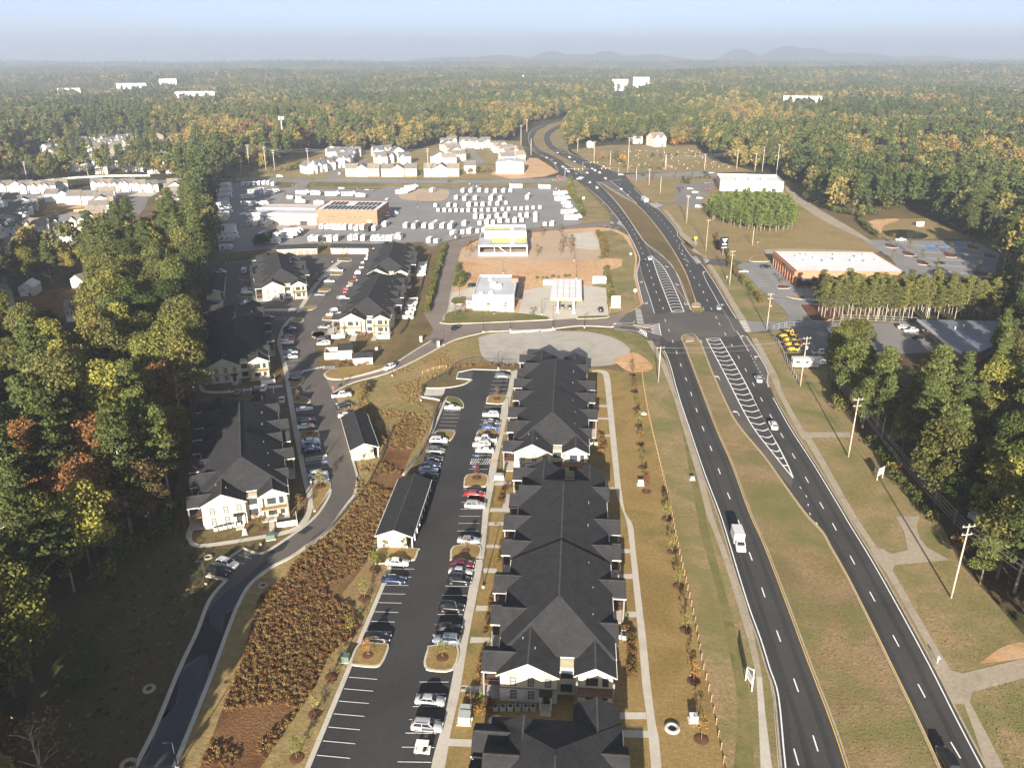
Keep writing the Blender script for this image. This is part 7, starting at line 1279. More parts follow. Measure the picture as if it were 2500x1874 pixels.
def tree(name, pair, loc, rz, sc, label, cat, group, leafm=None):
    o = thing(name, label, cat, loc, rz, group, sc)
    inst('trunk', pair[1], o); c = inst('crown', pair[0], o, mat_=leafm); return o
nb = npn = 0
for d, P, pine, sc, vis, x, y in near:
    zone = ('beside the shaded meadow' if y < 125 else 'above the shaded meadow' if y < 160 else 'left of the nearest lower apartments' if y < 200 else 'between the two lower apartments' if y < 235 else 'along the upper lower apartments' if y < 300 else 'by the shaded garage' if y < 350 else 'by the cul de sac' if y < 400 else 'below the white subdivision') if x < 0 else ('at the right bottom edge' if y < 130 else 'behind the sale board' if y < 190 else 'behind the machine yard' if y < 260 else 'around the low office' if y < 320 else 'behind the brick store')
    zone = ('tallest ' if sc > 1.3 else 'middling ' if sc > 1.0 else 'low ') + '%s ' + zone
    rz = rr.uniform(0,6.28); s3 = (sc * rr.uniform(.9,1.1), sc * rr.uniform(.9,1.1), sc)
    if vis and pine and npn < 240:
        npn += 1; tree('pine_tree', rr.choice(PINE), P, rz, s3, zone % 'dark bare trunked pine', 'pine tree', zone % 'pines')
    elif vis and not pine and nb < 290:
        nb += 1; q = rr.random(); w = noise.noise(Vector((x / 60.0, y / 60.0,9))) + q - .5 + (.1 if x > 0 else 0)
        cn = 'dark green' if w < -.45 else 'green' if w < -.2 else 'olive' if w < .14 else 'yellow green' if w < .5 else 'yellow' if w < .56 else 'brown' if w < .78 else 'rust'
        if cn == 'brown' and q > .5: tree('bare_tree', rr.choice(BARE), P, rz, s3, zone % 'thin brown tree with pale limbs', 'tree', zone % 'thin trees')
        else: tree('broadleaf_tree', rr.choice(BROAD), P, rz, s3, zone % (cn + ' broadleaf tree'), 'tree', zone % (cn + ' broadleaf trees'), M['leaf_' + cn])
    else: wood.append((P, pine, sc))
def pts_of(L):
    out = []
    for P, pine, sc in L:
        out.append((P, rr.randrange(5,8) if pine else rr.randrange(5), sc, rr.uniform(0,6.28)))
    return out
scatter('woodland', pts_of(wood), MID)
scatter('far_woodland', [(P, rr.randrange(4,6) if pine else rr.randrange(4), sc, rr.uniform(0,6.28)) for P, pine, sc in farw], LOW)
# ================================================================== poles, lamps, signs, fences, shrubs
def height(p, c, x, y):
    """how tall a post standing at p is whose tip is seen at that point"""
    a, b, s = CROPS[c]; v = (b + y / s - 937.0) / F_PX; return CAM_H - p.y * (v * _C + _S) / (_C - v * _S)
M['pole_wood'] = flat('pole_wood', (.40,.34,.26),.85, vary=.25, scale=1.5); M['pole_steel'] = flat('pole_steel', (.40,.40,.38),.5,.3); M['wire'] = flat('wire', (.16,.16,.16),.5)
def utility_pole(c, bx, by, tx, ty, label, arms=2, steel=False, trans=False, group='utility poles', r=.16):
    p = g(c, bx, by); p.z = hgt(p.x, p.y); h = max(6.0, height(p, c, tx, ty) - p.z); m = M['pole_steel' if steel else 'pole_wood']; k = max(1.0, p.y / 420.0)
    o = thing('utility_pole', label, 'utility pole', p, radians(10), group); b = MB(); b.tube([(0,0,-.5),(0,0, h * .5),(0,0, h)],[r * 1.3 * k, r * 1.05 * k, r * .75 * k],8); b.build('shaft', m, o)
    for i in range(arms): a = MB(); a.box((0,0, h - .6 - i * 1.7),(2.6 - .4 * i, .14 * k, .16 * k)); a.build('crossarm', m, o)
    for i in range(arms):
        for s in (-1,1): a = MB(); a.lathe([(.09 * k, 0),(.12 * k, .1),(.06 * k, .32)],6,(s * (1.1 - .2 * i),0, h - .52 - i * 1.7)); a.build('insulator', M['galv'], o)
    if trans: a = MB(); a.lathe([(0,0),(.32,.02),(.32,1.0),(.2,1.1),(0,1.1)],10,(.45,0, h - 4.2)); a.build('transformer', M['galv'], o)
    return Vector((p.x, p.y, p.z + h - .5))
UP = {}
for k, a in dict(r1=('N5', 1797,487,1902,65, 'tall wooden utility pole on the lawn nearest the red shrub', 2), r2=('N4', 1263,918,1313,597, 'wooden utility pole beside the tar path, next after the nearest', 2), r3=('N4', 1003,537,1031,268, 'utility pole with crossarms behind the long white yard trailer', 2, False, True), w1=('N4', 236,517,238,320, 'slim grey pole carrying the wires across the highway', 1, True),
                 r4=('N4', 822,232,846,32, 'wooden utility pole at the side street corner', 2), r5=('F6', 340,772,368,548, 'wooden utility pole before the brick store bays', 2), r6=('F6', 190,552,206,352, 'leaning utility pole above the black pylon sign', 1), r7=('F6', 68,376,73,206, 'utility pole at the corner of the young pine stand', 1), r8=('F6', 485,520,490,396, 'bare utility pole in the brown field', 0),
                 p1=('F6', 1592,985,1603,868, 'utility pole with transformer in the pine row', 1, False, True), p2=('F6', 1285,985,1292,880, 'utility pole left of the transformer pole in the pine row', 1), j1=('F2', 1125,1030,1120,872, 'utility pole at the clay mound', 1), j2=('F2', 605,1072,598,890, 'utility pole on the verge before the new houses', 2), j3=('F1', 1857,1055,1835,890, 'thick pale pole at the left new houses', 2, True),
                 t1=('F1', 1500,1030,1478,868, 'tall transmission pole in the left clearing', 3, True), t2=('F1', 1597,1022,1580,878, 'transmission pole right of the tall one in the clearing', 2, True), t3=('F1', 1650,1030,1630,900, 'transmission pole beside the blue roof clearing', 2, True), t4=('F1', 1384,1052,1367,905, 'transmission pole at the head of the pine strip', 2), t5=('F1', 1450,1045,1440,968, 'short pole in the left clearing', 1), t6=('F1', 166,1092,142,968, 'utility pole left of the white fence', 2), t7=('F1', 531,1062,518,978, 'utility pole before the older houses', 1), t8=('F1', 106,1105,97,1070, 'short lamp like pole above the subdivision arc', 1), t9=('F1', 1280,1045,1265,980, 'pole at the edge of the older houses', 1),
                 c1=('F3', 722,1075,741,866, 'tall pale pole right of the corner store', 1, True), c2=('F3', 487,1016,500,888, 'utility pole against the pines, left one', 1), c3=('F3', 596,1030,602,920, 'utility pole against the pines, middle one', 1), c4=('F3', 640,1030,649,878, 'utility pole against the pines, right one', 1), c5=('F3', 62,1020,69,928, 'pole on the cemetery lawn', 0), c6=('F3', 294,1022,306,922, 'pole at the right end of the cemetery', 1),
                 d1=('F2', 1800,1032,1806,824, 'tall utility pole by the orange trees', 2), d2=('F2', 1598,978,1601,848, 'utility pole beside the outbound carriageway', 1), d3=('F2', 1500,908,1500,832, 'pole before the curve of the highway', 1), d4=('F2', 1695,995,1697,905, 'pole left of the tall one by the orange trees', 1), d5=('F2', 1850,1092,1850,1010, 'signal pole east of the junction', 0, True), d6=('F2', 1160,870,1162,750, 'pole at the outer bend of the highway, front', 1), d7=('F2', 1195,792,1196,716, 'pole at the outer bend of the highway, rear', 1), d8=('F2', 1220,932,1223,832, 'pole on the inside verge of the bend', 0), d9=('F2', 2024,1016,2031,930, 'pole at the edge of the cemetery track', 1), e1=('F2', 2150,1332,2159,1170, 'lamp topped pole at the corner store drive', 1), e2=('F2', 1995,1162,1997,1060, 'pole on the verge of the corner store', 0), e3=('F2', 1927,1112,1930,1012, 'pole beside the red shrub on the junction corner', 1), e4=('F2', 1424,1060,1425,1000, 'signal pole west of the junction', 0, True)).items(): UP[k] = utility_pole(*a)
def power_line(keys, label, n=4, sag=.9):
    pts = [UP[k] if isinstance(k, str) else k for k in keys]; o = thing('power_line', label, 'power line', pts[0] * 0)
    for i in range(n):
        b = MB(); off = Vector(((i - (n - 1) / 2) * .8,0,-1.7 * (i % 2) * .9))
        for a, c in zip(pts, pts[1:]):
            q = [a.lerp(c, t / 8) + off - Vector((0,0, sag * 4 * (t / 8) * (1 - t / 8))) for t in range(9)]; b.tube(q, .03 * max(1, a.y / 260),4, False)
        b.build('wire', M['wire'], o)
fr = Vector((112,40,15.5))
power_line([fr, 'r1', 'r2', 'r3', 'r4', 'r5', 'r6', 'r7'], 'bundle of wires following the right side of the highway'); power_line(['w1', 'r3'], 'wires crossing the highway from the slim grey pole', 3,1.2); power_line([UP['r4'], 'p2', 'p1', Vector((260,300,13))], 'wires running along the pine row', 3)
power_line(['t6', 't7', 't9', 't4', 't1', 't2', 'j3', 'j2', 'j1'], 'long transmission wires across the subdivision and new houses', 4,2.0); power_line(['c2', 'c3', 'c4', 'c1'], 'wires before the pines at the corner store', 3); power_line(['j1', 'd4', 'd1', 'c5', 'c6', 'c2'], 'wires crossing above the junction to the cemetery', 3,2)
def mast(c, bx, by, tx, ty, label, r):
    p = g(c, bx, by); p.z = hgt(p.x, p.y); h = height(p, c, tx, ty) - p.z; o = thing('mast', label, 'mast', p, 0, 'radio masts'); b = MB(); b.tube([(0,0,0),(0,0, h)],[r, r * .6],8); b.build('shaft', M['galv'], o)
    for k in range(3): q = MB(); q.box((r * 2.2 * cos(k * 2.1), r * 2.2 * sin(k * 2.1), h - 1.5),(r * 1.6, r * 1.6,3.0)); q.build('antenna', M['white'], o)
mast('F1', 1704,892,1680,700, 'very tall slender mast rising from the left woods', 1.0); mast('F2', 1172,528,1172,452, 'distant phone mast above the middle of the woods', .9)
def lamp(c, bx, by, tx, ty, rz, label, m='black'):
    p = g(c, bx, by); h = min(11.5, max(5.0, height(p, c, tx, ty))); o = thing('street_lamp', label, 'street lamp', p, radians(rz), 'lot lamps'); b = MB(); b.tube([(0,0,0),(0,0, h)],[.10,.065],8); b.build('pole', M[m], o); b = MB(); b.lathe([(.28,0),(.28,.5),(.2,.55)],10); b.build('base', M['concrete'], o); b = MB(); b.bar((0,0, h - .05),(.9,0, h),.06); b.build('arm', M[m], o); b = MB(); b.box((1.05,0, h - .02),(.65,.3,.12)); b.build('lamp_head', M[m], o)
for a in (('N3', 1172,186,1155,30,180, 'black lamp on the footway between two walkways, mid row'),('N3', 1107,897,1090,725,180, 'black lamp beside the green transformer boxes'),('N2', 1297,910,1292,795,180, 'black lamp at the gap between the two central buildings'),('N2', 1331,540,1328,418,180, 'black lamp by the bays of the upper central building'),('N2', 1270,246,1268,140,0, 'black lamp at the head of the near lot'),('N2', 634,290,620,190,180, 'black lamp where the white crossover passes'),('N2', 945,106,938,10,180, 'black lamp beside the entrance gate'),
          ('F5', 443,1395,437,1197,0, 'dark lamp on the lower kerb below the fuel shop'),('F5', 668,1382,666,1278,0, 'dark lamp by the stone blocks'),('F5', 1020,1366,1016,1175,0, 'dark lamp below the fuel canopy'),('F5', 1283,1362,1283,1243,0, 'dark lamp at the gravel yard corner'),('F5', 928,1255,928,1122,0, 'dark lamp on the station apron edge'),('F5', 532,1250,532,1182,0, 'dark lamp before the fuel shop wall'),('F5', 245,1112,244,1052,0, 'dark lamp on the small green island'),('F5', 1196,805,1196,690,0, 'dark lamp on the unfinished store lot'),('F5', 1130,700,1130,575,0, 'dark lamp among the bare trees of the unfinished lot'),('F5', 606,910,606,815,0, 'dark lamp on the orange clay'),('F5', 1213,955,1213,810,0, 'dark lamp on the clay behind the canopy'),
          ('N7', 1237,558,1208,415,180, 'black lamp beside the three bay pull in'),('N7', 1066,1660,1032,1578,180, 'black lamp at the bottom of the shaded drive'),('F4', 1255,1340,1245,1262,180, 'black lamp on the footway of the white patio building'),('F4', 1230,817,1225,750,0, 'black lamp on the far lawn'),('F4', 1133,952,1130,866,0, 'black lamp beside the far bays'),('F4', 612,1256,607,1205,0, 'black lamp at the linking lane'),('F4', 1940,360,1935,256,0, 'thin lamp in the open trailer lot, rear'),('F4', 1940,500,1937,420,0, 'thin lamp in the open trailer lot, front'),('F4', 1150,332,1146,268,0, 'thin lamp behind the showroom'),('F4', 1168,655,1165,560,0, 'thin lamp between the front trailers'),('F4', 606,140,604,60,0, 'thin lamp at the far left back row'),('F4', 898,180,890,75,0, 'thin lamp on the dealer drive'),('F4', 1437,205,1432,95,0, 'thin lamp on the dealer grass strip'),('F4', 1782,205,1780,120,0, 'thin lamp at the dealer ramp'),('N1', 1095,865,1170,772,180, 'black lamp at the hatched bay in the shaded lot'),
          ('F6', 605,905,607,820,0, 'grey lamp beside the hedge bays'),('F6', 520,500,521,470,0, 'short grey post in the brown field')): lamp(*a)
# signs
def board(label, c, x, y, rz, w, h, z0, prof='board', cat='sign', name='sale_sign'):
    return thing(name, label, cat, g(c, x, y), radians(rz))
o = board('tall white roof shaped sale sign on two posts at the grass edge', 'N5', 645,985,98,2.4,3.2,.8)
for s in (-1,1):
    for z0 in ((-1.25,0),): q = MB(); q.box((-1.25 if s < 0 else 1.2,0,1.3),(.14,.14,3.6 if s < 0 else 2.6)); q.build('post', M['white'], o)
b = MB(); vs_ = [(-1.2,1.1),(1.2,1.1),(1.2,2.9),(-1.2,4.4)]; b.add([(x, -.05, z) for x, z in vs_] + [(x, .05, z) for x, z in vs_],[(0,1,2,3),(7,6,5,4),(1,0,4,5),(2,1,5,6),(3,2,6,7),(0,3,7,4)]); b.build('board', M['white'], o)
M['sign_slate'] = flat('sign_slate', (.13,.16,.20),.6); M['sign_green'] = flat('sign_green', (.20,.30,.22),.6)
b = MB(); b.add([(x, -.06, z) for x, z in ((-1.1,2.6),(.95,2.85),(-1.1,3.9))],[(0,1,2)]); b.add([(x, .06, z) for x, z in ((-1.1,2.6),(.95,2.85),(-1.1,3.9))],[(2,1,0)]); b.build('emblem', M['sign_slate'], o)
for k in range(4): b = MB(); b.box((-.1,0,2.35 - k * .26),(1.7 - .1 * k, .13,.10)); b.build('text_line', M['sign_green' if k > 2 else 'sign_slate'], o)
o = thing('sale_sign', 'white V shaped sale board at the edge of the right wood', 'sign', g('N4', 1418,1045), radians(35)); 
for rz_, k in ((0,0),(.9,1)):
    b = MB(); b.box((1.2,0,2.2),(2.4,.1,1.9),0); bb = b.build('board', M['white'] if k == 0 else M['wood_grey'], o); bb.rotation_euler = (0,0, rz_)
    if k == 0:
        for i in range(3): q = MB(); q.box((1.2,-.06,1.6 + i * .45),(1.7 - .3 * i, .03,.12)); q.build('text_line', M['sign_slate'], o)
for x in (0,2.3): b = MB(); b.box((x, .02,1.2),(.12,.12,2.6)); b.build('post', M['white'], o)
p = g('F6', 300,580); o = thing('pylon_sign', 'black pylon sign with white triangle emblem by the brick store drive', 'sign', p, radians(20)); hh = 9.2
b = MB(); b.bar((0,.4,0),(0,.4,4),.35); b.build('post', M['frame_grey'], o); b = MB(); b.box((0,.4,6.4),(4.2,1.5,5.6)); b.build('cabinet', M['black'], o)
b = MB(); b.add([(-1.5,-.38,8.6),(0,-.38,6.3),(1.5,-.38,8.6)],[(0,1,2)]); b.build('emblem', M['white'], o)
for z, w_, h_ in ((5.7,2.8,.55),(4.0,3.2,.4)): b = MB(); b.box((0,-.38, z),(w_, .04, h_)); b.build('text_line', M['white'], o)
o = thing('menu_sign', 'white roadside price sign on the fuel station verge', 'sign', g('F5', 1540,1195), radians(0)); b = MB(); b.box((0,0,2.6),(3.6,.5,4.6)); b.build('cabinet', M['white'], o); b = MB(); b.box((0,-.27,3.6),(2.8,.04,1.2)); b.build('panel', M['frame_grey'], o); b = MB(); b.box((0,0,.15),(4.4,1.4,.3)); b.build('base', M['concrete'], o)
def road_sign(c, x, y, rz, label, shape, m, h=3.0, s=.8):
    o = thing('road_sign', label, 'road sign', g(c, x, y), radians(rz), 'road signs'); b = MB(); b.tube([(0,0,0),(0,0, h)],.05,6); b.build('post', M['galv'], o); b = MB(); n = {'diamond': 4, 'oct': 8, 'rect': 4, 'pent': 5}[shape]; a0 = {'diamond': pi / 2, 'oct': pi / 8, 'rect': pi / 4, 'pent': pi / 2}[shape]
    P = [(s * cos(a0 + 2 * pi * i / n), s * sin(a0 + 2 * pi * i / n)) for i in range(n)]; b.add([(x_, -.06, h + z) for x_, z in P] + [(x_, -.03, h + z) for x_, z in P],[tuple(range(n)), tuple(range(2 * n - 1, n - 1,-1))]); b.build('plate', M[m], o)
M['sign_lime'] = flat('sign_lime', (.62,.70,.05),.5)
road_sign('F6', 122,520,0, 'lime school crossing sign beside the outbound carriageway', 'pent', 'sign_lime', 4.2,.95); road_sign('F5', 1700,1118,0, 'round pale sign on the fuel station verge', 'oct', 'white', 3.5,.75); road_sign('N1', 1145,440,0, 'red stop sign at the bank corner of the shaded lot', 'oct', 'red', 1.9,.42); road_sign('F5', 1665,795,0, 'white plate on a post above the access road lane', 'rect', 'white', 3,.7); road_sign('F6', 322,745,10, 'small pale sign on the brick store verge', 'rect', 'pale_green_box', 2,.5); road_sign('F5', 1275,300,0, 'white board on the junction verge', 'rect', 'white', 1.3,1.1); road_sign('F4', 1288,95,0, 'small white board at the new houses entrance', 'rect', 'white', 1.5,1.0); road_sign('F2', 1655,1012,0, 'pale plate east of the junction', 'rect', 'white', 2.0,.6)
# traffic signals over the junction
for c, x, y, rz, L, lb in (('F2', 1424,1064,10,16, 'signal mast arm on the west side of the junction'),('F2', 1745,1056,190,16, 'signal mast arm on the east side of the junction'),('F2', 1530,1020,0,14, 'signal mast arm at the rear of the junction')):
    o = thing('traffic_signal', lb, 'traffic signal', g(c, x, y), radians(rz), 'junction signals'); b = MB(); b.tube([(0,0,0),(0,0,7)],.14,8); b.build('pole', M['galv'], o); b = MB(); b.tube([(0,0,6.6),(L, 0,7)],.09,6); b.build('arm', M['galv'], o)
    for k in range(3): b = MB(); b.box((L * (.5 + .22 * k),0,6.4),(.4,.35,1.1)); b.build('signal_head', M['yellow'], o)
# fences
def fence(label, pts, post_h, step, rails, pm, rm, name='fence', cat='fence', pw=.12, rw=.05, mesh_=False, z=0.0):
    P = resample(pts, step); o = thing(name, label, cat, (P[0].x, P[0].y, z)); q = P[0]; b = MB(); b.box((0,0, post_h / 2),(pw, pw, post_h)); me = b.mesh('post', M[pm])
    for p in P: inst('post', me, o, (p.x - q.x, p.y - q.y, 0))
    for a, c in zip(P, P[1:]):
        for zr in rails: b = MB(); b.bar((a.x - q.x, a.y - q.y, zr),(c.x - q.x, c.y - q.y, zr), rw, rw * 2.2); b.build('rail', M[rm], o)
        if mesh_:
            b = MB(); n = max(1, int((c - a).length / .14))
            for i in range(n): t = a.lerp(c, (i + .5) / n) - q; b.box((t.x, t.y, post_h * .5),(.022,.022, post_h * .86))
            s_ = b.build('pickets', M[rm], o); s_['kind'] = 'stuff'
    return o
fence('long wooden rail fence on the grass between apartments and highway', poly(('N5', [(520,1500),(440,1100),(380,850),(340,620),(290,400),(245,200),(205,0)]),('N4', [(275,1080),(220,850),(185,700),(160,560),(147,460)])),1.35,2.4,(.45,.85,1.2), 'wood', 'wood', pw=.15)
fence('black picket fence along the curving drive edge', poly(('N1', [(1552,680),(1460,910),(1390,1050),(1310,1170)]),('N7', [(2130,60),(1950,260),(1820,350)])),1.3,2.4,(.2,1.2), 'dark_trim', 'dark_trim', mesh_=True, pw=.09, rw=.04)
fence('black picket fence on the retaining wall left of the near lot', poly(('N2', [(940,418),(895,520),(870,640),(800,770),(700,890)])),1.3,2.4,(.2,1.2), 'dark_trim', 'dark_trim', mesh_=True, pw=.09, rw=.04, z=.2)
fence('black picket fence round the head of the near lot', poly(('N2', [(812,400),(830,350),(970,300),(1000,245),(1040,220),(1110,205),(1400,222)])),1.3,2.4,(.2,1.2), 'dark_trim', 'dark_trim', mesh_=True, pw=.09, rw=.04, z=.2)
fence('pale wooden handrail at the top of the grass bank', poly(('N2', [(815,278),(900,246),(1000,240)])),1.1,2.4,(.5,1.0), 'wood', 'wood', pw=.14)
fence('dark fence following the left footway at the edge of the wood', poly(('N1', [(230,660),(205,900),(190,1200),(160,1330),(135,1410),(180,1490),(250,1490)])),1.2,2.4,(.2,1.1), 'dark_trim', 'dark_trim', mesh_=True, pw=.09, rw=.04)
fence('dark fence behind the white patio building above the bare bank', poly(('F4', [(2040,760),(2000,900),(1960,1050),(1900,1200),(1830,1380),(1790,1430)])),1.3,2.4,(.2,1.2), 'dark_trim', 'dark_trim', mesh_=True, pw=.09, rw=.05)
fence('chain link fence round the machine yard', poly(('F6', [(690,1040),(620,1055),(600,1070),(680,1210),(740,1340),(785,1405)])),2.2,3.0,(.1,1.1,2.1), 'galv', 'galv', pw=.08, rw=.03); fence('chain link fence below the pine row', poly(('F6', [(700,1040),(1040,1030),(1045,992),(1300,1000),(1530,1010)])),2.2,3.0,(.1,1.1,2.1), 'galv', 'galv', pw=.08, rw=.03)
fence('white fence along the road above the subdivision', poly(('F1', [(230,1095),(420,1075),(640,1062),(910,1060)])),1.8,4.0,(.4,.9,1.4), 'white', 'white', pw=.2, rw=.13)
fence('plank fence of the brown subdivision yards', poly(('Z4', [(400,870),(560,870),(630,800),(450,820)])),1.8,2.6,(.3,.7,1.1,1.5), 'wood', 'wood', pw=.2, rw=.14); fence('fresh plank fence of the tan subdivision yards', poly(('Z4', [(770,800),(950,790),(1000,700),(860,710)])),1.8,2.6,(.3,.7,1.1,1.5), 'wood', 'wood', pw=.2, rw=.14)
# retaining wall, gate, stone blocks
b = MB(); W_ = smooth(poly(('N2', [(805,440),(800,415),(825,420),(900,432),(925,450),(895,520),(860,640),(790,770),(700,885)])),4)
for a, c in zip(W_, W_[1:]): b.bar((a.x, a.y, .15),(c.x, c.y, .15),.45,.5)
o = b.build('retaining_wall', M['concrete_apron']); tag(o, 'low pale retaining wall curving round the refuse pad', 'wall')
def gate(c, pts, label):
    a, e = g(c, *pts[0]), g(c, *pts[1]); d = e - a; o = thing('gate', label, 'gate', a, math.atan2(d.y, d.x)); L = d.length
    for z in (.3,.9,1.6): b = MB(); b.box((L / 2,0, z),(L, .07,.09)); b.build('rail', M['black'], o)
    for k in range(int(L / .35)): b = MB(); b.box((k * .35,0,.95),(.045,.045,1.5)); b.build('bar', M['black'], o)
gate('N1', ((1800,98),(1872,118)), 'black barred entrance gate standing open on the access road')
for c, x, y, l in (('N1', 1852,125, 'white gate pillar right of the access road'),('N1', 1735,92, 'pale stone gate pillar left of the access road')): o = thing('gate_pillar', l, 'pillar', g(c, x, y),.2); b = MB(); b.box((0,0,.9),(.9,.9,1.8)); b.build('shaft', M['brick_white'], o); b = MB(); b.box((0,0,1.88),(1.1,1.1,.16)); b.build('cap', M['concrete'], o)
for i, (x0, x1) in enumerate(((665,780),(788,900),(920,1040))): a, e = g('F5', x0,1405 - (x0 - 665) * .06), g('F5', x1,1400 - (x1 - 665) * .06); o = thing('barrier_block', 'long pale stone barrier, %s from the left above the gravel yard' % ORD[i], 'barrier', (a + e) / 2, math.atan2(e.y - a.y, e.x - a.x), 'stone barriers'); b = MB(); b.box((0,0,.3),((e - a).length, .8,.6)); b.build('block', M['concrete_apron'], o)
# plant on the ground
def ac(p, rz, label): 
    o = thing('air_conditioner', label, 'air conditioner', p, rz, 'air conditioners beside the apartments'); b = MB(); b.box((0,0,.42),(.8,.8,.84)); b.build('cabinet', M['pale_green_box'], o); b = MB(); b.lathe([(0,.86),(.3,.86),(.3,.9),(.34,.9),(.34,.84)],12); b.build('fan', M['black'], o)
for i, x in enumerate((1237,1278,1318,1358,1400,1440)): ac(g('N3', x, 845), A45, 'grey air conditioner, %s from the left under the nearest gable wall' % ORD[i])
for i, (x, y) in enumerate(((1903,455),(1930,425),(1932,460))): ac(g('N3', x, y), A45, 'grey air conditioner, %s of three at the right side of the nearest building' % ORD[i])
for i, x in enumerate((320,370,415,462,510,557)): ac(g('Z3', x, 1470 - i * 11), radians(18), 'grey air conditioner, %s from the left under the half shaded gable' % ORD[i])
for i, (x, y) in enumerate(((1828,700),(1855,700))): ac(g('N2', x, y), A45, 'grey air conditioner, %s beside the upper central building' % ('left one' if i == 0 else 'right one'))
for i, (x, y) in enumerate(((490,372),(515,368))): ac(g('N1', x, y), radians(18), 'grey air conditioner, %s before the wholly shaded building' % ('left one' if i == 0 else 'right one'))
def boxy(c, x, y, rz, d, m, label, name='transformer_box', cat='transformer'): o = thing(name, label, cat, g(c, x, y), radians(rz)); b = MB(); b.box((0,0, d[2] / 2), d); b.build('cabinet', M[m], o); b = MB(); b.box((0,0,.06),(d[0] + .5, d[1] + .5,.12)); b.build('plinth', M['concrete'], o); b = MB(); b.box((0,0, d[2] + .03),(d[0] + .06, d[1] + .06,.06)); b.build('lid', M[m], o)
boxy('N3', 1072,905,-5,(1.8,1.6,1.4), 'pale_green_box', 'pale green transformer box nearest the lamp, lower of two'); boxy('N3', 1078,862,-5,(1.8,1.0,1.3), 'pale_green_box', 'pale green transformer box, upper of two by the lamp'); boxy('N3', 430,578,-5,(1.3,1.1,1.1), 'green_box', 'dark green utility box on the grass left of the lot'); boxy('N1', 722,1420,18,(1.6,1.3,1.1), 'green_box', 'green utility box at the bend below the half shaded building'); boxy('N4', 141,1068,0,(1.3,.9,1.1), 'white', 'white utility box on the lawn beside the saplings'); boxy('N5', 332,1182,0,(1.2,.9,1.1), 'white', 'white utility box near the lowest sapling'); boxy('N2', 1275,905,-4,(2.2,1.4,1.2), 'pale_green_box', 'grey green box pair in the gap between central buildings'); boxy('Z3', 612,1505,18,(.7,.7,1.0), 'white', 'small white box before the half shaded gable', 'utility_box', 'utility box'); boxy('N2', 540,135,0,(.9,.7,1.0), 'white', 'white box behind the pump house', 'utility_box', 'utility box'); boxy('F5', 1405,985,0,(6,3,2.6), 'white', 'white container beside the clay lot right edge', 'storage_container', 'container'); boxy('F5', 975,1000,0,(4,2.4,2.2), 'pale_green_box', 'pale refuse bins behind the canopy', 'refuse_bin', 'bin'); boxy('F6', 1550,395,20,(4,2,2.6), 'white', 'white cabin on the basin bank', 'site_cabin', 'cabin'); boxy('N4', 420,1040,0,(.9,.7,.8), 'pale_green_box', 'small pale box on the green strip by the highway', 'utility_box', 'utility box'); boxy('N1', 1510,1350,0,(.1,.1,.1), 'concrete', 'tiny concrete marker in the red brush', 'marker_stone', 'marker') if False else None
def ring(c, x, y, label, r=1.0, dark=False): o = thing('drain_ring', label, 'drain', g(c, x, y),0, 'concrete drain rings'); b = MB(); b.lathe([(r * .5,.12),(r * .55,.3),(r, .3),(r * 1.05,0)],20); b.build('rim', M['concrete_old' if dark else 'concrete'], o); b = MB(); b.lathe([(0,.14),(r * .5,.14)],16); b.build('cover', M['black'], o)
for a in (('N3', 1240,910, 'round concrete drain on the lawn before the nearest gable', 1.15),('N3', 2192,945, 'round concrete drain at the right lawn by the lowest saplings', 1.15),('N7', 895,1184, 'round drain in the dark meadow beside the drive', 1.0, True),('N7', 1580,563, 'round drain on the grass right of the drive', .95, True),('N7', 1250,394, 'round drain above the pull in bays', .9, True),('N2', 2143,516, 'round concrete drain beside the rail fence', .9),('N7', 770,1640, 'round drain at the bottom of the shaded drive', 1.2, True)): ring(*a)
o = thing('fire_hydrant', 'white fire hydrant on the grass below the half shaded building', 'hydrant', g('N1', 655,1475)); b = MB(); b.lathe([(.14,0),(.14,.55),(.2,.58),(.12,.75),(0,.8)],10); b.build('barrel', M['white'], o); b = MB(); b.box((0,0,.5),(.5,.12,.12)); b.build('outlet', M['white'], o)
o = thing('mailbox', 'white post with mailbox on the right footway verge', 'mailbox', g('N5', 1718,855)); b = MB(); b.box((0,0,.55),(.12,.12,1.1)); b.build('post', M['white'], o); b = MB(); b.box((0,-.1,1.2),(.25,.5,.28)); b.build('box', M['white'], o)
o = thing('hut', 'small dark shed with pale side half hidden in the right wood', 'shed', g('N4', 2050,1290), radians(25)); b = MB(); b.gwall(-2,2,0,5,0,2.6,3.6); b.build('wall', M['wall_blue'], o); b = MB(); b.gable(-2.3,2.3,-.3,5.3,2.7,3.8); b.build('roof', M['shingle'], o)

# ------------------------------------------------------------------ planted trees and shrubs
def sap_meshes(seed, H, W, n, s):
    c, l = crown_broad(seed, H, W, n, s); return c.mesh('crown', M['leaf_olive']), trunk_mb(H, .055, l, seed, .9,8).mesh('trunk', M['bark'])
SAP = [sap_meshes(700 + i, 3.6,1.0,230,.13) for i in range(3)]; BUSH = [crown_broad(720 + i, 1.5,1.0,160,.16)[0].mesh('foliage', M['leaf_green']) for i in range(3)]; TUFT = [crown_broad(730 + i, 1.0,.8,60,.2)[0].mesh('foliage', M['leaf_rust']) for i in range(2)]
b = MB(); b.lathe([(0,.06),(.7,.07),(1.0,.0)],14); MULCH = b.mesh('mulch_ring', M['mulch'])
sr = random.Random(21)
def sapling(c, x, y, col, label, sc=1.0, mulch=True, group='staked saplings'):
    p = g(c, x, y); p.z = .05; o = thing('sapling', label, 'sapling', p, sr.uniform(0,6), group, sc); k = sr.randrange(3); inst('trunk', SAP[k][1], o); inst('crown', SAP[k][0], o, mat_=M['leaf_' + col])
    if mulch: inst('mulch_ring', MULCH, o, (0,0,.22 if mulch == 2 else .02))
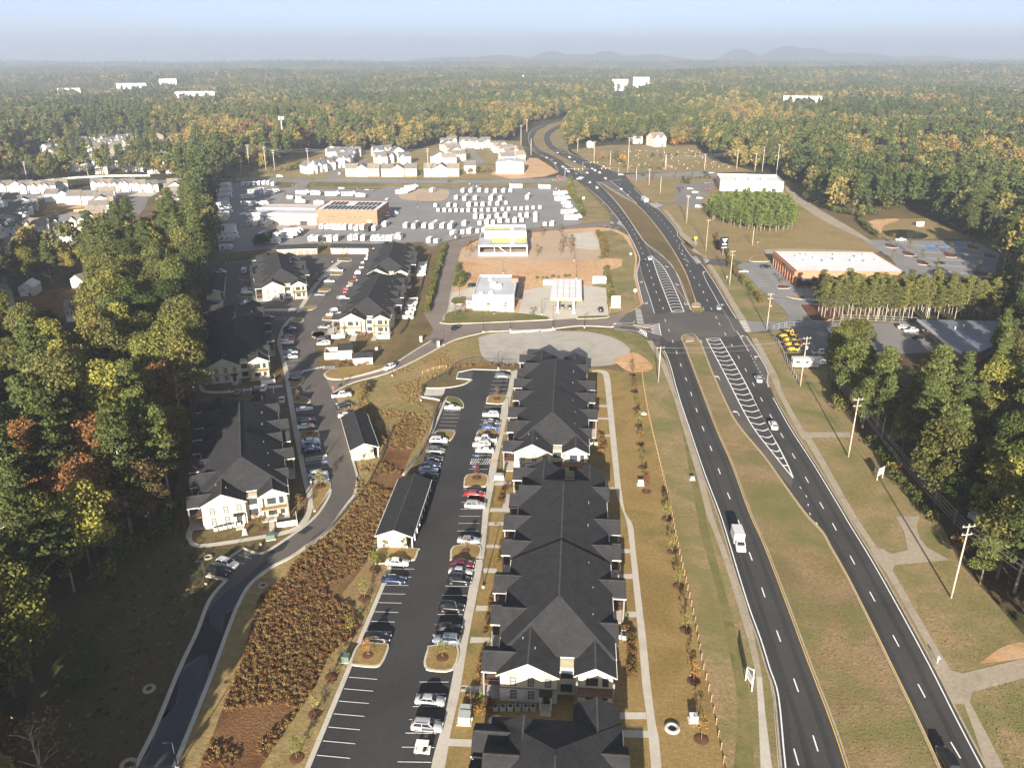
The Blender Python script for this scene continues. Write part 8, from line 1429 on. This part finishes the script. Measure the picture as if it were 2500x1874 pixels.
for i, (c, x, y, col) in enumerate((('N5', 378,1290, 'orange'),('N5', 335,960, 'orange'),('N5', 290,670, 'yellow'),('N5', 248,420, 'yellow green'),('N5', 212,225, 'yellow'),('N5', 180,40, 'yellow green'),('N4', 285,1250, 'yellow green'),('N4', 172,1105, 'red'),('N4', 152,975, 'yellow'),('N4', 140,850, 'orange'),('N4', 130,750, 'yellow green'),('N4', 118,660, 'yellow green'),('N4', 105,565, 'red'),('N4', 97,475, 'brown'))):
    sapling(c, x, y, col, '%s sapling in a mulch ring, %s from the bottom beside the rail fence' % (col, ORD[i]),1.15 if c == 'N5' else 1.2)
for c, x, y, col, lb, sc in (('N3', 550,555, 'orange', 'thin orange sapling on the left lawn island of the near lot', 1.0),('N3', 952,568, 'yellow', 'bright yellow sapling on the right lawn island of the near lot', 1.1),('N3', 458,435, 'yellow green', 'yellow green sapling on the verge opposite the black sedan', 1.1),('N3', 530,245, 'yellow green', 'yellow green sapling on the verge below the navy sedan', 1.2),('N3', 588,88, 'lime', 'light green sapling on the verge beside the white sedan', 1.2),('N3', 352,668, 'brown', 'nearly bare sapling on the verge, mid left', 1.1),('N3', 262,870, 'yellow', 'yellow sapling on the verge beside empty bays', 1.1),('N3', 165,1105, 'yellow green', 'sapling lowest on the left verge', 1.1),
                             ('N2', 702,1350, 'green', 'dense green sapling before the long open garage', .95),('N2', 1076,1340, 'brown', 'thin sapling on the island by the silver sedan', 1.0),('N2', 1140,905, 'red', 'bare red sapling on the island above the red sedan', 1.2),('N2', 1262,430, 'brown', 'bare tan sapling on the upper island', 1.2),('N2', 1225,645, 'rust', 'rust sapling on the middle right island', .9),('N2', 470,850, 'yellow green', 'pale sapling on the grass below the bank garage', 1.2),('N2', 435,462, 'yellow', 'thin yellow sapling beside the white pickup on the bank', 1.3),('N1', 1058,1075, 'yellow', 'tan yellow sapling on the island at the drive bend', 1.3),('N1', 922,1245, 'brown', 'bare sapling beside the patio wall in shade', 1.3),('N1', 905,480, 'orange', 'small orange sapling on the shaded tongue island', .9),('N1', 988,715, 'red', 'pink sapling on the shaded lawn island', .9),('N1', 1170,280, 'orange', 'orange shrub like sapling at the mail kiosk path', .9),('N1', 1425,1620, 'brown', 'bare sapling at the bottom of the grass bank', 1.1),('N1', 1210,395, 'lime', 'small light green sapling at the drive corner', .8),('N1', 665,1360, 'brown', 'thin dark sapling before the half shaded gable', 1.0),
                             ('F4', 1315,1450, 'yellow green', 'thin sapling on the patio building lawn', 1.2),('F4', 1325,770, 'yellow', 'small yellow sapling on the round end island', 1.2),('F4', 1095,975, 'yellow green', 'thin sapling on the shaded lawn strip', 1.3),('F4', 935,215, 'yellow', 'yellow sapling on the dealer drive', 1.8),('F4', 840,300, 'rust', 'bare rust tree on the round dealer bed', 1.8),('F4', 1075,180, 'yellow', 'pale sapling at the left of the dealer grass', 1.6),('F4', 1225,205, 'yellow green', 'sapling on the dealer grass', 1.4),('F5', 213,1265, 'brown', 'bare sapling on the green island by the fuel shop', 1.6),('F5', 285,1265, 'rust', 'rust sapling on the green island by the fuel shop', 1.6),('F5', 478,1255, 'orange', 'pale orange sapling before the fuel shop wall', 1.4),('F5', 622,1245, 'yellow', 'pale yellow sapling before the fuel shop wall', 1.4),('F5', 845,1285, 'brown', 'thin sapling below the station apron', 1.3),
                             ('F5', 330,760, 'rust', 'large bare shrub tree left of the unfinished store', 2.3),('F5', 890,770, 'brown', 'bare tree right of the unfinished store', 1.8),('F5', 1085,760, 'brown', 'bare tree on the narrow bed of the unfinished lot, left', 2.0),('F5', 1170,755, 'brown', 'bare tree on the narrow bed of the unfinished lot, right', 2.0),('F5', 1100,690, 'brown', 'bare tree on the rear bed of the unfinished lot, left', 2.0),('F5', 1175,690, 'brown', 'bare tree on the rear bed of the unfinished lot, right', 2.0),('F5', 930,610, 'rust', 'rust tree behind the unfinished store corner', 1.8),('F5', 1085,590, 'brown', 'bare tree at the rear kerb of the unfinished lot', 1.8),
                             ('F6', 680,770, 'red', 'dark red tree on the mulch island before the brick store', 1.7),('F6', 1375,510, 'brown', 'olive brown tree on the first rear lot island', 1.7),('F6', 1480,565, 'brown', 'brown tree on the second rear lot island', 1.8),('F6', 1560,620, 'olive', 'olive tree on the third rear lot island', 1.7),('F6', 1655,680, 'olive', 'olive tree on the fourth rear lot island', 1.7),('F6', 1740,575, 'olive', 'tree on the inner rear lot island', 1.7),('F6', 1885,525, 'rust', 'rust tree on the far rear lot island', 1.5),('F6', 1920,690, 'green', 'green tree on the shaded rear lot island', 1.7),('F6', 1380,620, 'olive', 'olive tree on the brick store corner bed', 1.9),('F6', 30,190, 'rust', 'rust tree in the corner store lot', 2.6),('F2', 1950,1090, 'red', 'red tree on the junction corner', 2.2),('F2', 2085,1075, 'rust', 'rust tree on the cross road verge', 1.8),('F2', 2185,1075, 'rust', 'rust tree right of the other on the cross road verge', 1.8),('F6', 800,850, 'green', 'small green tree on the arcade side island', 1.1)):
    sapling(c, x, y, col, lb, sc, mulch=False if sc > 1.4 else 2 if 'island' in lb else True, group=None)
def bush(c, x, y, col, label, sc, group, kind=0):
    p = g(c, x, y) if isinstance(c, str) else c; p = Vector((p.x, p.y, .0)); s3 = sc if hasattr(sc, '__len__') else (sc * sr.uniform(.85,1.15), sc * sr.uniform(.85,1.15), sc)
    o = bpy.data.objects.new('shrub', sr.choice(BUSH if kind == 0 else TUFT)); o.location = p; o.rotation_euler = (0,0, sr.uniform(0,6)); o.scale = s3; link(o); o.material_slots[0].link = 'OBJECT'; o.material_slots[0].material = M['leaf_' + col]; tag(o, label, 'shrub', group)
UNDER = []
def hedge(c, pts, step, cols, label, sc, kind=0, jit=.4):
    if kind == 1 or 'undergrowth' in label or 'planted line' in label:
        for p in resample(smooth(G(c, pts),4), step * .8): UNDER.append(((p.x + sr.gauss(0, jit), p.y + sr.gauss(0, jit),.03),(3 if kind else 0) + sr.randrange(3), sc * sr.uniform(.8,1.2), sr.uniform(0,6.28)))
        return
    for p in resample(smooth(G(c, pts),4), step): bush(p + Vector((sr.gauss(0, jit), sr.gauss(0, jit))),0,0, sr.choice(cols), label, sc * sr.uniform(.8,1.2), label, kind)
hedge('F5', [(120,690),(80,850),(40,1000),(10,1120),(-30,1250)],2.0,('green', 'olive', 'green'), 'green shrub in the planted line left of the access road', 1.5)
hedge('F5', [(130,700),(60,900),(-20,1150)],3.0,('green', 'lime'), 'green shrub in the planted line left of the access road', 1.3)
hedge('F5', [(240,850),(225,930),(205,1030)],2.4,('olive', 'green', 'brown'), 'olive shrub between the access road and the fuel shop', 1.6); hedge('F5', [(290,950),(270,1000),(250,1040)],2.2,('olive', 'green'), 'olive shrub between the access road and the fuel shop', 1.9)
hedge('F6', [(325,560),(350,640),(400,730),(470,800),(550,900)],3.2,('rust', 'olive', 'yellow green', 'green', 'brown'), 'mixed shrub in the strip left of the brick store bays', 1.8); hedge('F6', [(255,470),(270,540),(330,570)],3.0,('green', 'brown', 'red'), 'mixed shrub round the black pylon sign', 1.6)
hedge('F6', [(1165,350),(1190,400),(1290,470)],4.0,('green', 'dark green'), 'dark shrub on the left bank of the basin', 2.2); hedge('F6', [(1640,345),(1750,400),(1890,480)],4.0,('green', 'dark green'), 'dark shrub on the right bank of the basin', 2.6); hedge('F6', [(820,230),(960,290),(1100,330),(1300,330)],5.0,('green', 'dark green'), 'green bush along the pale track', 3.2)
hedge('F6', [(770,778),(870,790),(960,790)],2.5,('yellow', 'olive', 'green', 'red'), 'shrub at the foot of the brick side wall', 1.5); hedge('F6', [(1010,790),(1150,790),(1430,770)],5.5,('green', 'red', 'rust', 'green'), 'taller shrub at the foot of the brick side wall', 3.0); hedge('F6', [(690,650),(730,720),(755,770)],3.0,('dark green', 'green'), 'dark green shrub between the arcade columns', 1.8)
hedge('F5', [(1400,590),(1440,680),(1460,780),(1420,800)],2.6,('brown', 'olive', 'rust'), 'thin brown scrub beside the unfinished lot', 2.0); hedge('F5', [(1460,900),(1480,1000),(1510,1100),(1500,1200)],2.6,('brown', 'olive', 'green'), 'thin scrub on the fuel station verge', 1.8); hedge('F5', [(880,960),(1100,950),(1190,950)],2.6,('olive', 'green'), 'low shrub behind the fuel canopy', 1.1); hedge('F5', [(1160,130),(1180,250),(1250,380),(1270,450)],4.0,('olive', 'green', 'yellow green'), 'conifer shrub along the right end of the trailer lot', 2.6)
hedge('Z5', [(600,395),(900,400),(1250,400),(1500,398),(1700,385),(1830,375)],6.0,('olive', 'yellow green', 'brown', 'green'), 'young tree screening the backs of the new houses', 3.2); hedge('F4', [(600,690),(640,650),(690,680)],2.0,('dark green',), 'part of the round dark bush by the trailers', 3.0); hedge('F4', [(360,150),(440,150),(520,140),(580,145)],5.0,('green', 'olive'), 'bush at the far left corner of the trailer lot', 3.0); hedge('F6', [(45,95),(60,130),(100,100),(240,95)],4.5,('dark green', 'green'), 'hedge bush at the corner store lot', 1.6)
hedge('Z5', [(0,360),(200,330),(300,330)],7,('green', 'olive', 'brown'), 'bush in the left clearing under the wires', 2.6); hedge('F1', [(1240,1050),(1500,1040),(1700,1035),(1840,985)],9,('olive', 'brown', 'green'), 'bush in the left clearing under the wires', 3.0); hedge('F2', [(1640,960),(1720,960),(1780,990)],9,('orange', 'orange', 'olive'), 'orange tree on the cemetery lawn', 5.0); hedge('F2', [(1780,1010),(1900,1015),(2000,1020)],8,('brown', 'green', 'olive'), 'low bush before the cemetery', 3.0); hedge('F2', [(1950,945),(2110,945)],8,('dark green',), 'clipped bush among the graves', 2.6); hedge('F3', [(110,880),(170,872)],10,('orange',), 'flame orange tree at the cemetery edge', 6.5)
for i, (c, x, y, col, sc) in enumerate((('N3', 1158,790, 'lime', .9),('N3', 1240,232, 'lime', .7),('N3', 1932,268, 'lime', .7),('N3', 1940,355, 'lime', .7),('Z1', 425,265, 'lime', .8))): bush(c, x, y, col, 'upright lime green conifer, %s against the central buildings' % ORD[i],(sc * .5, sc * .5, sc * 1.3), 'lime conifers')
hedge('N3', [(1150,690),(1165,600),(1180,520)],1.0,('rust', 'red', 'brown'), 'low red shrub along the left wall of the nearest building', .55,1,.2); hedge('N3', [(1185,440),(1205,330),(1215,250)],1.0,('rust', 'red'), 'low red shrub along the left wall of the nearest building', .55,1,.2); hedge('N2', [(1265,1410),(1280,1340),(1300,1280)],1.1,('rust', 'red', 'orange'), 'low red shrub along the left wall of the nearest building', .6,1,.2); hedge('N2', [(1285,1070),(1295,1000),(1350,960),(1370,940)],1.2,('rust', 'brown', 'orange'), 'brown grass clump in the gap between central buildings', .8,1,.3); hedge('N3', [(1120,790),(1130,860),(1190,870),(1210,800)],1.1,('orange', 'brown', 'rust'), 'tawny grass clump beside the transformer boxes', .9,1,.4)
hedge('N3', [(1950,420),(1965,520),(1975,600),(1960,700)],1.2,('rust', 'brown', 'red'), 'reddish shrub at the right wall of the nearest building', .9,1,.3); hedge('N2', [(1880,650),(1900,700),(1890,760)],1.2,('rust', 'brown'), 'reddish shrub at the right wall of the upper central building', .9,1,.3); hedge('N2', [(1040,245),(1120,235),(1240,235),(1380,240)],1.3,('rust', 'green', 'brown'), 'small shrub in the bed at the head of the near lot', .7,1,.2); hedge('N1', [(1200,250),(1240,265),(1300,262),(1400,258)],1.4,('rust', 'brown', 'orange'), 'tawny shrub round the mail kiosk', .8,1,.3); hedge('F4', [(1430,1420),(1480,1430),(1520,1440)],1.3,('rust', 'orange'), 'tawny shrub between the patio paths', .9,1,.3); hedge('Z3', [(660,1360),(720,1380),(800,1400)],1.4,('brown', 'rust'), 'dark shrub before the half shaded gable', .7,1,.4)
hedge('N1', [(1350,420),(1400,440),(1330,400)],2.0,('brown', 'dark green'), 'dark wild bush on the grass bank', 1.4); hedge('N5', [(1830,200),(1900,230),(1950,180)],2.2,('rust', 'red', 'orange'), 'flame red shrub behind the nearest utility pole', 2.2); hedge('N4', [(1545,990),(1570,1000)],2,('red',), 'small crimson shrub at the sale board', 1.3); hedge('N4', [(1390,880),(1470,950),(1520,1060),(1640,1180),(1740,1290)],2.6,('olive', 'green', 'yellow green'), 'green undergrowth bush at the edge of the right wood', 2.0); hedge('N4', [(1170,430),(1190,560),(1220,680)],2.6,('olive', 'green'), 'green undergrowth bush behind the machine yard', 2.4)
hedge('N1', [(470,1120),(460,1000),(465,850)],4.0,('dark green', 'brown', 'green'), 'undergrowth bush at the foot of the left wood', 2.0); hedge('N7', [(1050,120),(960,280),(760,400),(600,600)],3.2,('dark green', 'brown', 'green'), 'undergrowth bush at the meadow edge of the wood', 2.2)
scatter('shrubbery', UNDER, [src('clump', crown_broad(740 + i, 1.5,1.0,130,.17)[0], M['leaf_' + ('green', 'olive', 'dark green', 'rust', 'brown', 'orange')[i]]) for i in range(6)])
# pines of the row below the brick store, and the young stand
for i in range(64):
    x = 905 + 18.4 * i; p = g('F6', x, (940,968,990)[i % 3] + sr.uniform(-10,10)); s = sr.uniform(.6,.8); tree('pine_tree', PINE[i % 4], p, sr.uniform(0,6),(s * 1.1, s * 1.1, s), 'slim olive pine, %s from the left in the %s line below the brick store' % (ORD[i // 3],('rear', 'middle', 'front')[i % 3]), 'pine tree', 'pines in the row below the brick store', M['needle_olive'])
PG = poly(('F6', [(180,345),(225,300),(390,262),(600,255),(720,300),(755,360),(738,440),(560,432),(390,416),(290,385)])); bx = [min(p.x for p in PG), max(p.x for p in PG), min(p.y for p in PG), max(p.y for p in PG)]; n_ = 0; y = bx[2]
while y < bx[3]:
    x = bx[0]
    while x < bx[1]:
        q = (x + sr.uniform(-1.6,1.6), y + sr.uniform(-1.6,1.6)); x += 4.5
        if _inside(q, PG) and n_ < 290: n_ += 1; tree('young_pine', sr.choice(YOUNG),(q[0], q[1],0), sr.uniform(0,6),(lambda k: (k * 1.25, k * 1.25, k))(sr.uniform(.85,1.15)), 'young bright green pine in the dense stand by the corner store', 'young pine', 'young pines in the dense stand')
    y += 4.7
for i, (c, x, y, k, s) in enumerate((('F6', 1130,1310,0,1.0),('F6', 1060,1290,2,.9),('F6', 1010,1330,1,.95))): tree('broadleaf_tree', BROAD[k], g(c, x, y), i, s, 'olive tree towering over the machine yard, %s' % ('left', 'middle', 'right')[i], 'tree', 'olive trees over the machine yard', M['leaf_yellow green' if i != 1 else 'leaf_olive'])
# rough growth: brush on the bank, tufts in the grass
def sprinkle(name, area_, n, sources, s0, s1, keep=None):
    bx = [min(p.x for p in area_), max(p.x for p in area_), min(p.y for p in area_), max(p.y for p in area_)]; out = []; t = 0
    while len(out) < n and t < n * 12:
        t += 1; x, y = sr.uniform(bx[0], bx[1]), sr.uniform(bx[2], bx[3])
        if _inside((x, y), area_) and (keep is None or noise.noise(Vector((x * .09, y * .09,5))) > keep): out.append(((x, y, .02), sr.randrange(len(sources)), sr.uniform(s0, s1), sr.uniform(0,6.28)))
    return scatter(name, out, sources)
def clump(seed, H, W, n, s, m): return src('clump', crown_broad(seed, H, W, n, s)[0], M[m])
M['brush'] = leaf_mat('brush', (.16,.085,.05),.35,.2); M['straw'] = leaf_mat('straw', (.26,.185,.08),.3,.2); M['tuft'] = leaf_mat('tuft', (.30,.225,.105),.25,.35)
BR = [clump(800,1.1,.9,55,.20, 'brush'), clump(801,.8,1.1,55,.18, 'brush'), clump(802,1.0,.8,45,.2, 'straw')]; ST = [clump(810,.55,.7,30,.16, 'straw'), clump(811,.7,.5,30,.16, 'straw')]; TF = [clump(820,.26,.42,16,.11, 'tuft'), clump(821,.3,.34,16,.11, 'tuft')]
BRA = poly(('N2', [(640,600),(720,520),(800,560),(790,660),(700,860),(540,1170),(500,1330),(440,1460),(330,1598)]),('N7', [(2180,800),(1960,1000),(1900,1150),(1700,1450),(1560,1657),(1200,1657),(1450,1000),(1560,620),(1720,520),(1760,420),(2000,240),(2150,60)]),('N1', [(1400,1040),(1500,850)]))
sprinkle('brush', BRA, 6500, BR + [BR[2]],.22,.62,-.2)
sprinkle('dry_grass', poly(('N1', [(1320,980),(1310,720),(1300,440),(1500,330),(1750,220),(2000,120)]),('N2', [(1120,215),(1000,235),(810,350),(800,450),(870,560),(700,880),(520,1340),(610,1430),(535,1598),(225,1598)])),3000, ST, .3,.8,-.05)
sprinkle('verge_tufts', poly(('N5', [(1000,60),(1100,220),(1330,640),(1720,1453),(1220,1453),(990,820),(760,200),(690,20)])),900, TF, .25,.55)
sprinkle('verge_tufts', poly(('N5', [(1490,300),(1830,285),(2000,470),(2212,720),(1960,850),(1850,905),(1700,720)])),450, TF, .25,.6); sprinkle('verge_tufts', poly(('N5', [(1920,1030),(2212,945),(2300,1000),(2300,1500),(2120,1453)])),250, TF, .25,.6); sprinkle('verge_tufts', poly(('N4', [(1080,820),(1270,830),(1390,900),(1530,1000),(1660,1190),(1560,1240),(1500,1290),(1300,1150)])),350, TF, .25,.6)
sprinkle('verge_tufts', poly(('N5', [(215,20),(300,400),(390,850),(520,1453),(560,1453),(520,700),(400,200),(340,0)])),300, TF, .2,.5); sprinkle('meadow_growth', poly(('N7', [(150,1657),(330,1000),(500,760),(720,430),(1050,300),(1240,345),(1260,560),(1080,1000),(900,1450),(800,1657)])),500,[clump(830,.8,.8,30,.2, 'leaf_dark green'), ST[0]],.25,.7)
gv = random.Random(4); b = MB(); b.box((0,0,.4),(.6,.2,.8)); gm = b.mesh('gravestone', M['concrete_old'])
GA = poly(('F2', [(1640,930),(1850,900),(2190,900)]),('F3', [(260,900),(320,960),(480,1015),(100,1015)]),('F2', [(1800,1010)])); n_ = 0
while n_ < 110:
    x, y = gv.uniform(min(p.x for p in GA), max(p.x for p in GA)), gv.uniform(min(p.y for p in GA), max(p.y for p in GA))
    if _inside((x, y), GA): n_ += 1; o = bpy.data.objects.new('gravestone', gm); o.location = (x, round(y / 9) * 9,0); o.rotation_euler = (0,0, gv.uniform(-.3,.3)); o.scale = (gv.uniform(.7,1.4),) * 3; link(o); tag(o, 'small pale gravestone on the cemetery lawn', 'gravestone', 'gravestones')
# ================================================================== air
m = bpy.data.materials.new('haze'); m.use_nodes = True; nt = m.node_tree; nt.nodes.clear()
o_ = nt.nodes.new('ShaderNodeOutputMaterial'); pv = nt.nodes.new('ShaderNodeVolumePrincipled')
pv.inputs['Color'].default_value = (.74,.84,1.0,1); pv.inputs['Density'].default_value = 2.0e-4; pv.inputs['Density Attribute'].default_value = ''; pv.inputs['Temperature Attribute'].default_value = ''
pv.inputs['Anisotropy'].default_value = 0.35; nt.links.new(pv.outputs[0], o_.inputs['Volume'])
b = MB(); b.box((0,6000,130),(30000,17000,380)); hz = b.build('haze', m); hz['kind'] = 'stuff'; hz.display_type = 'WIRE'
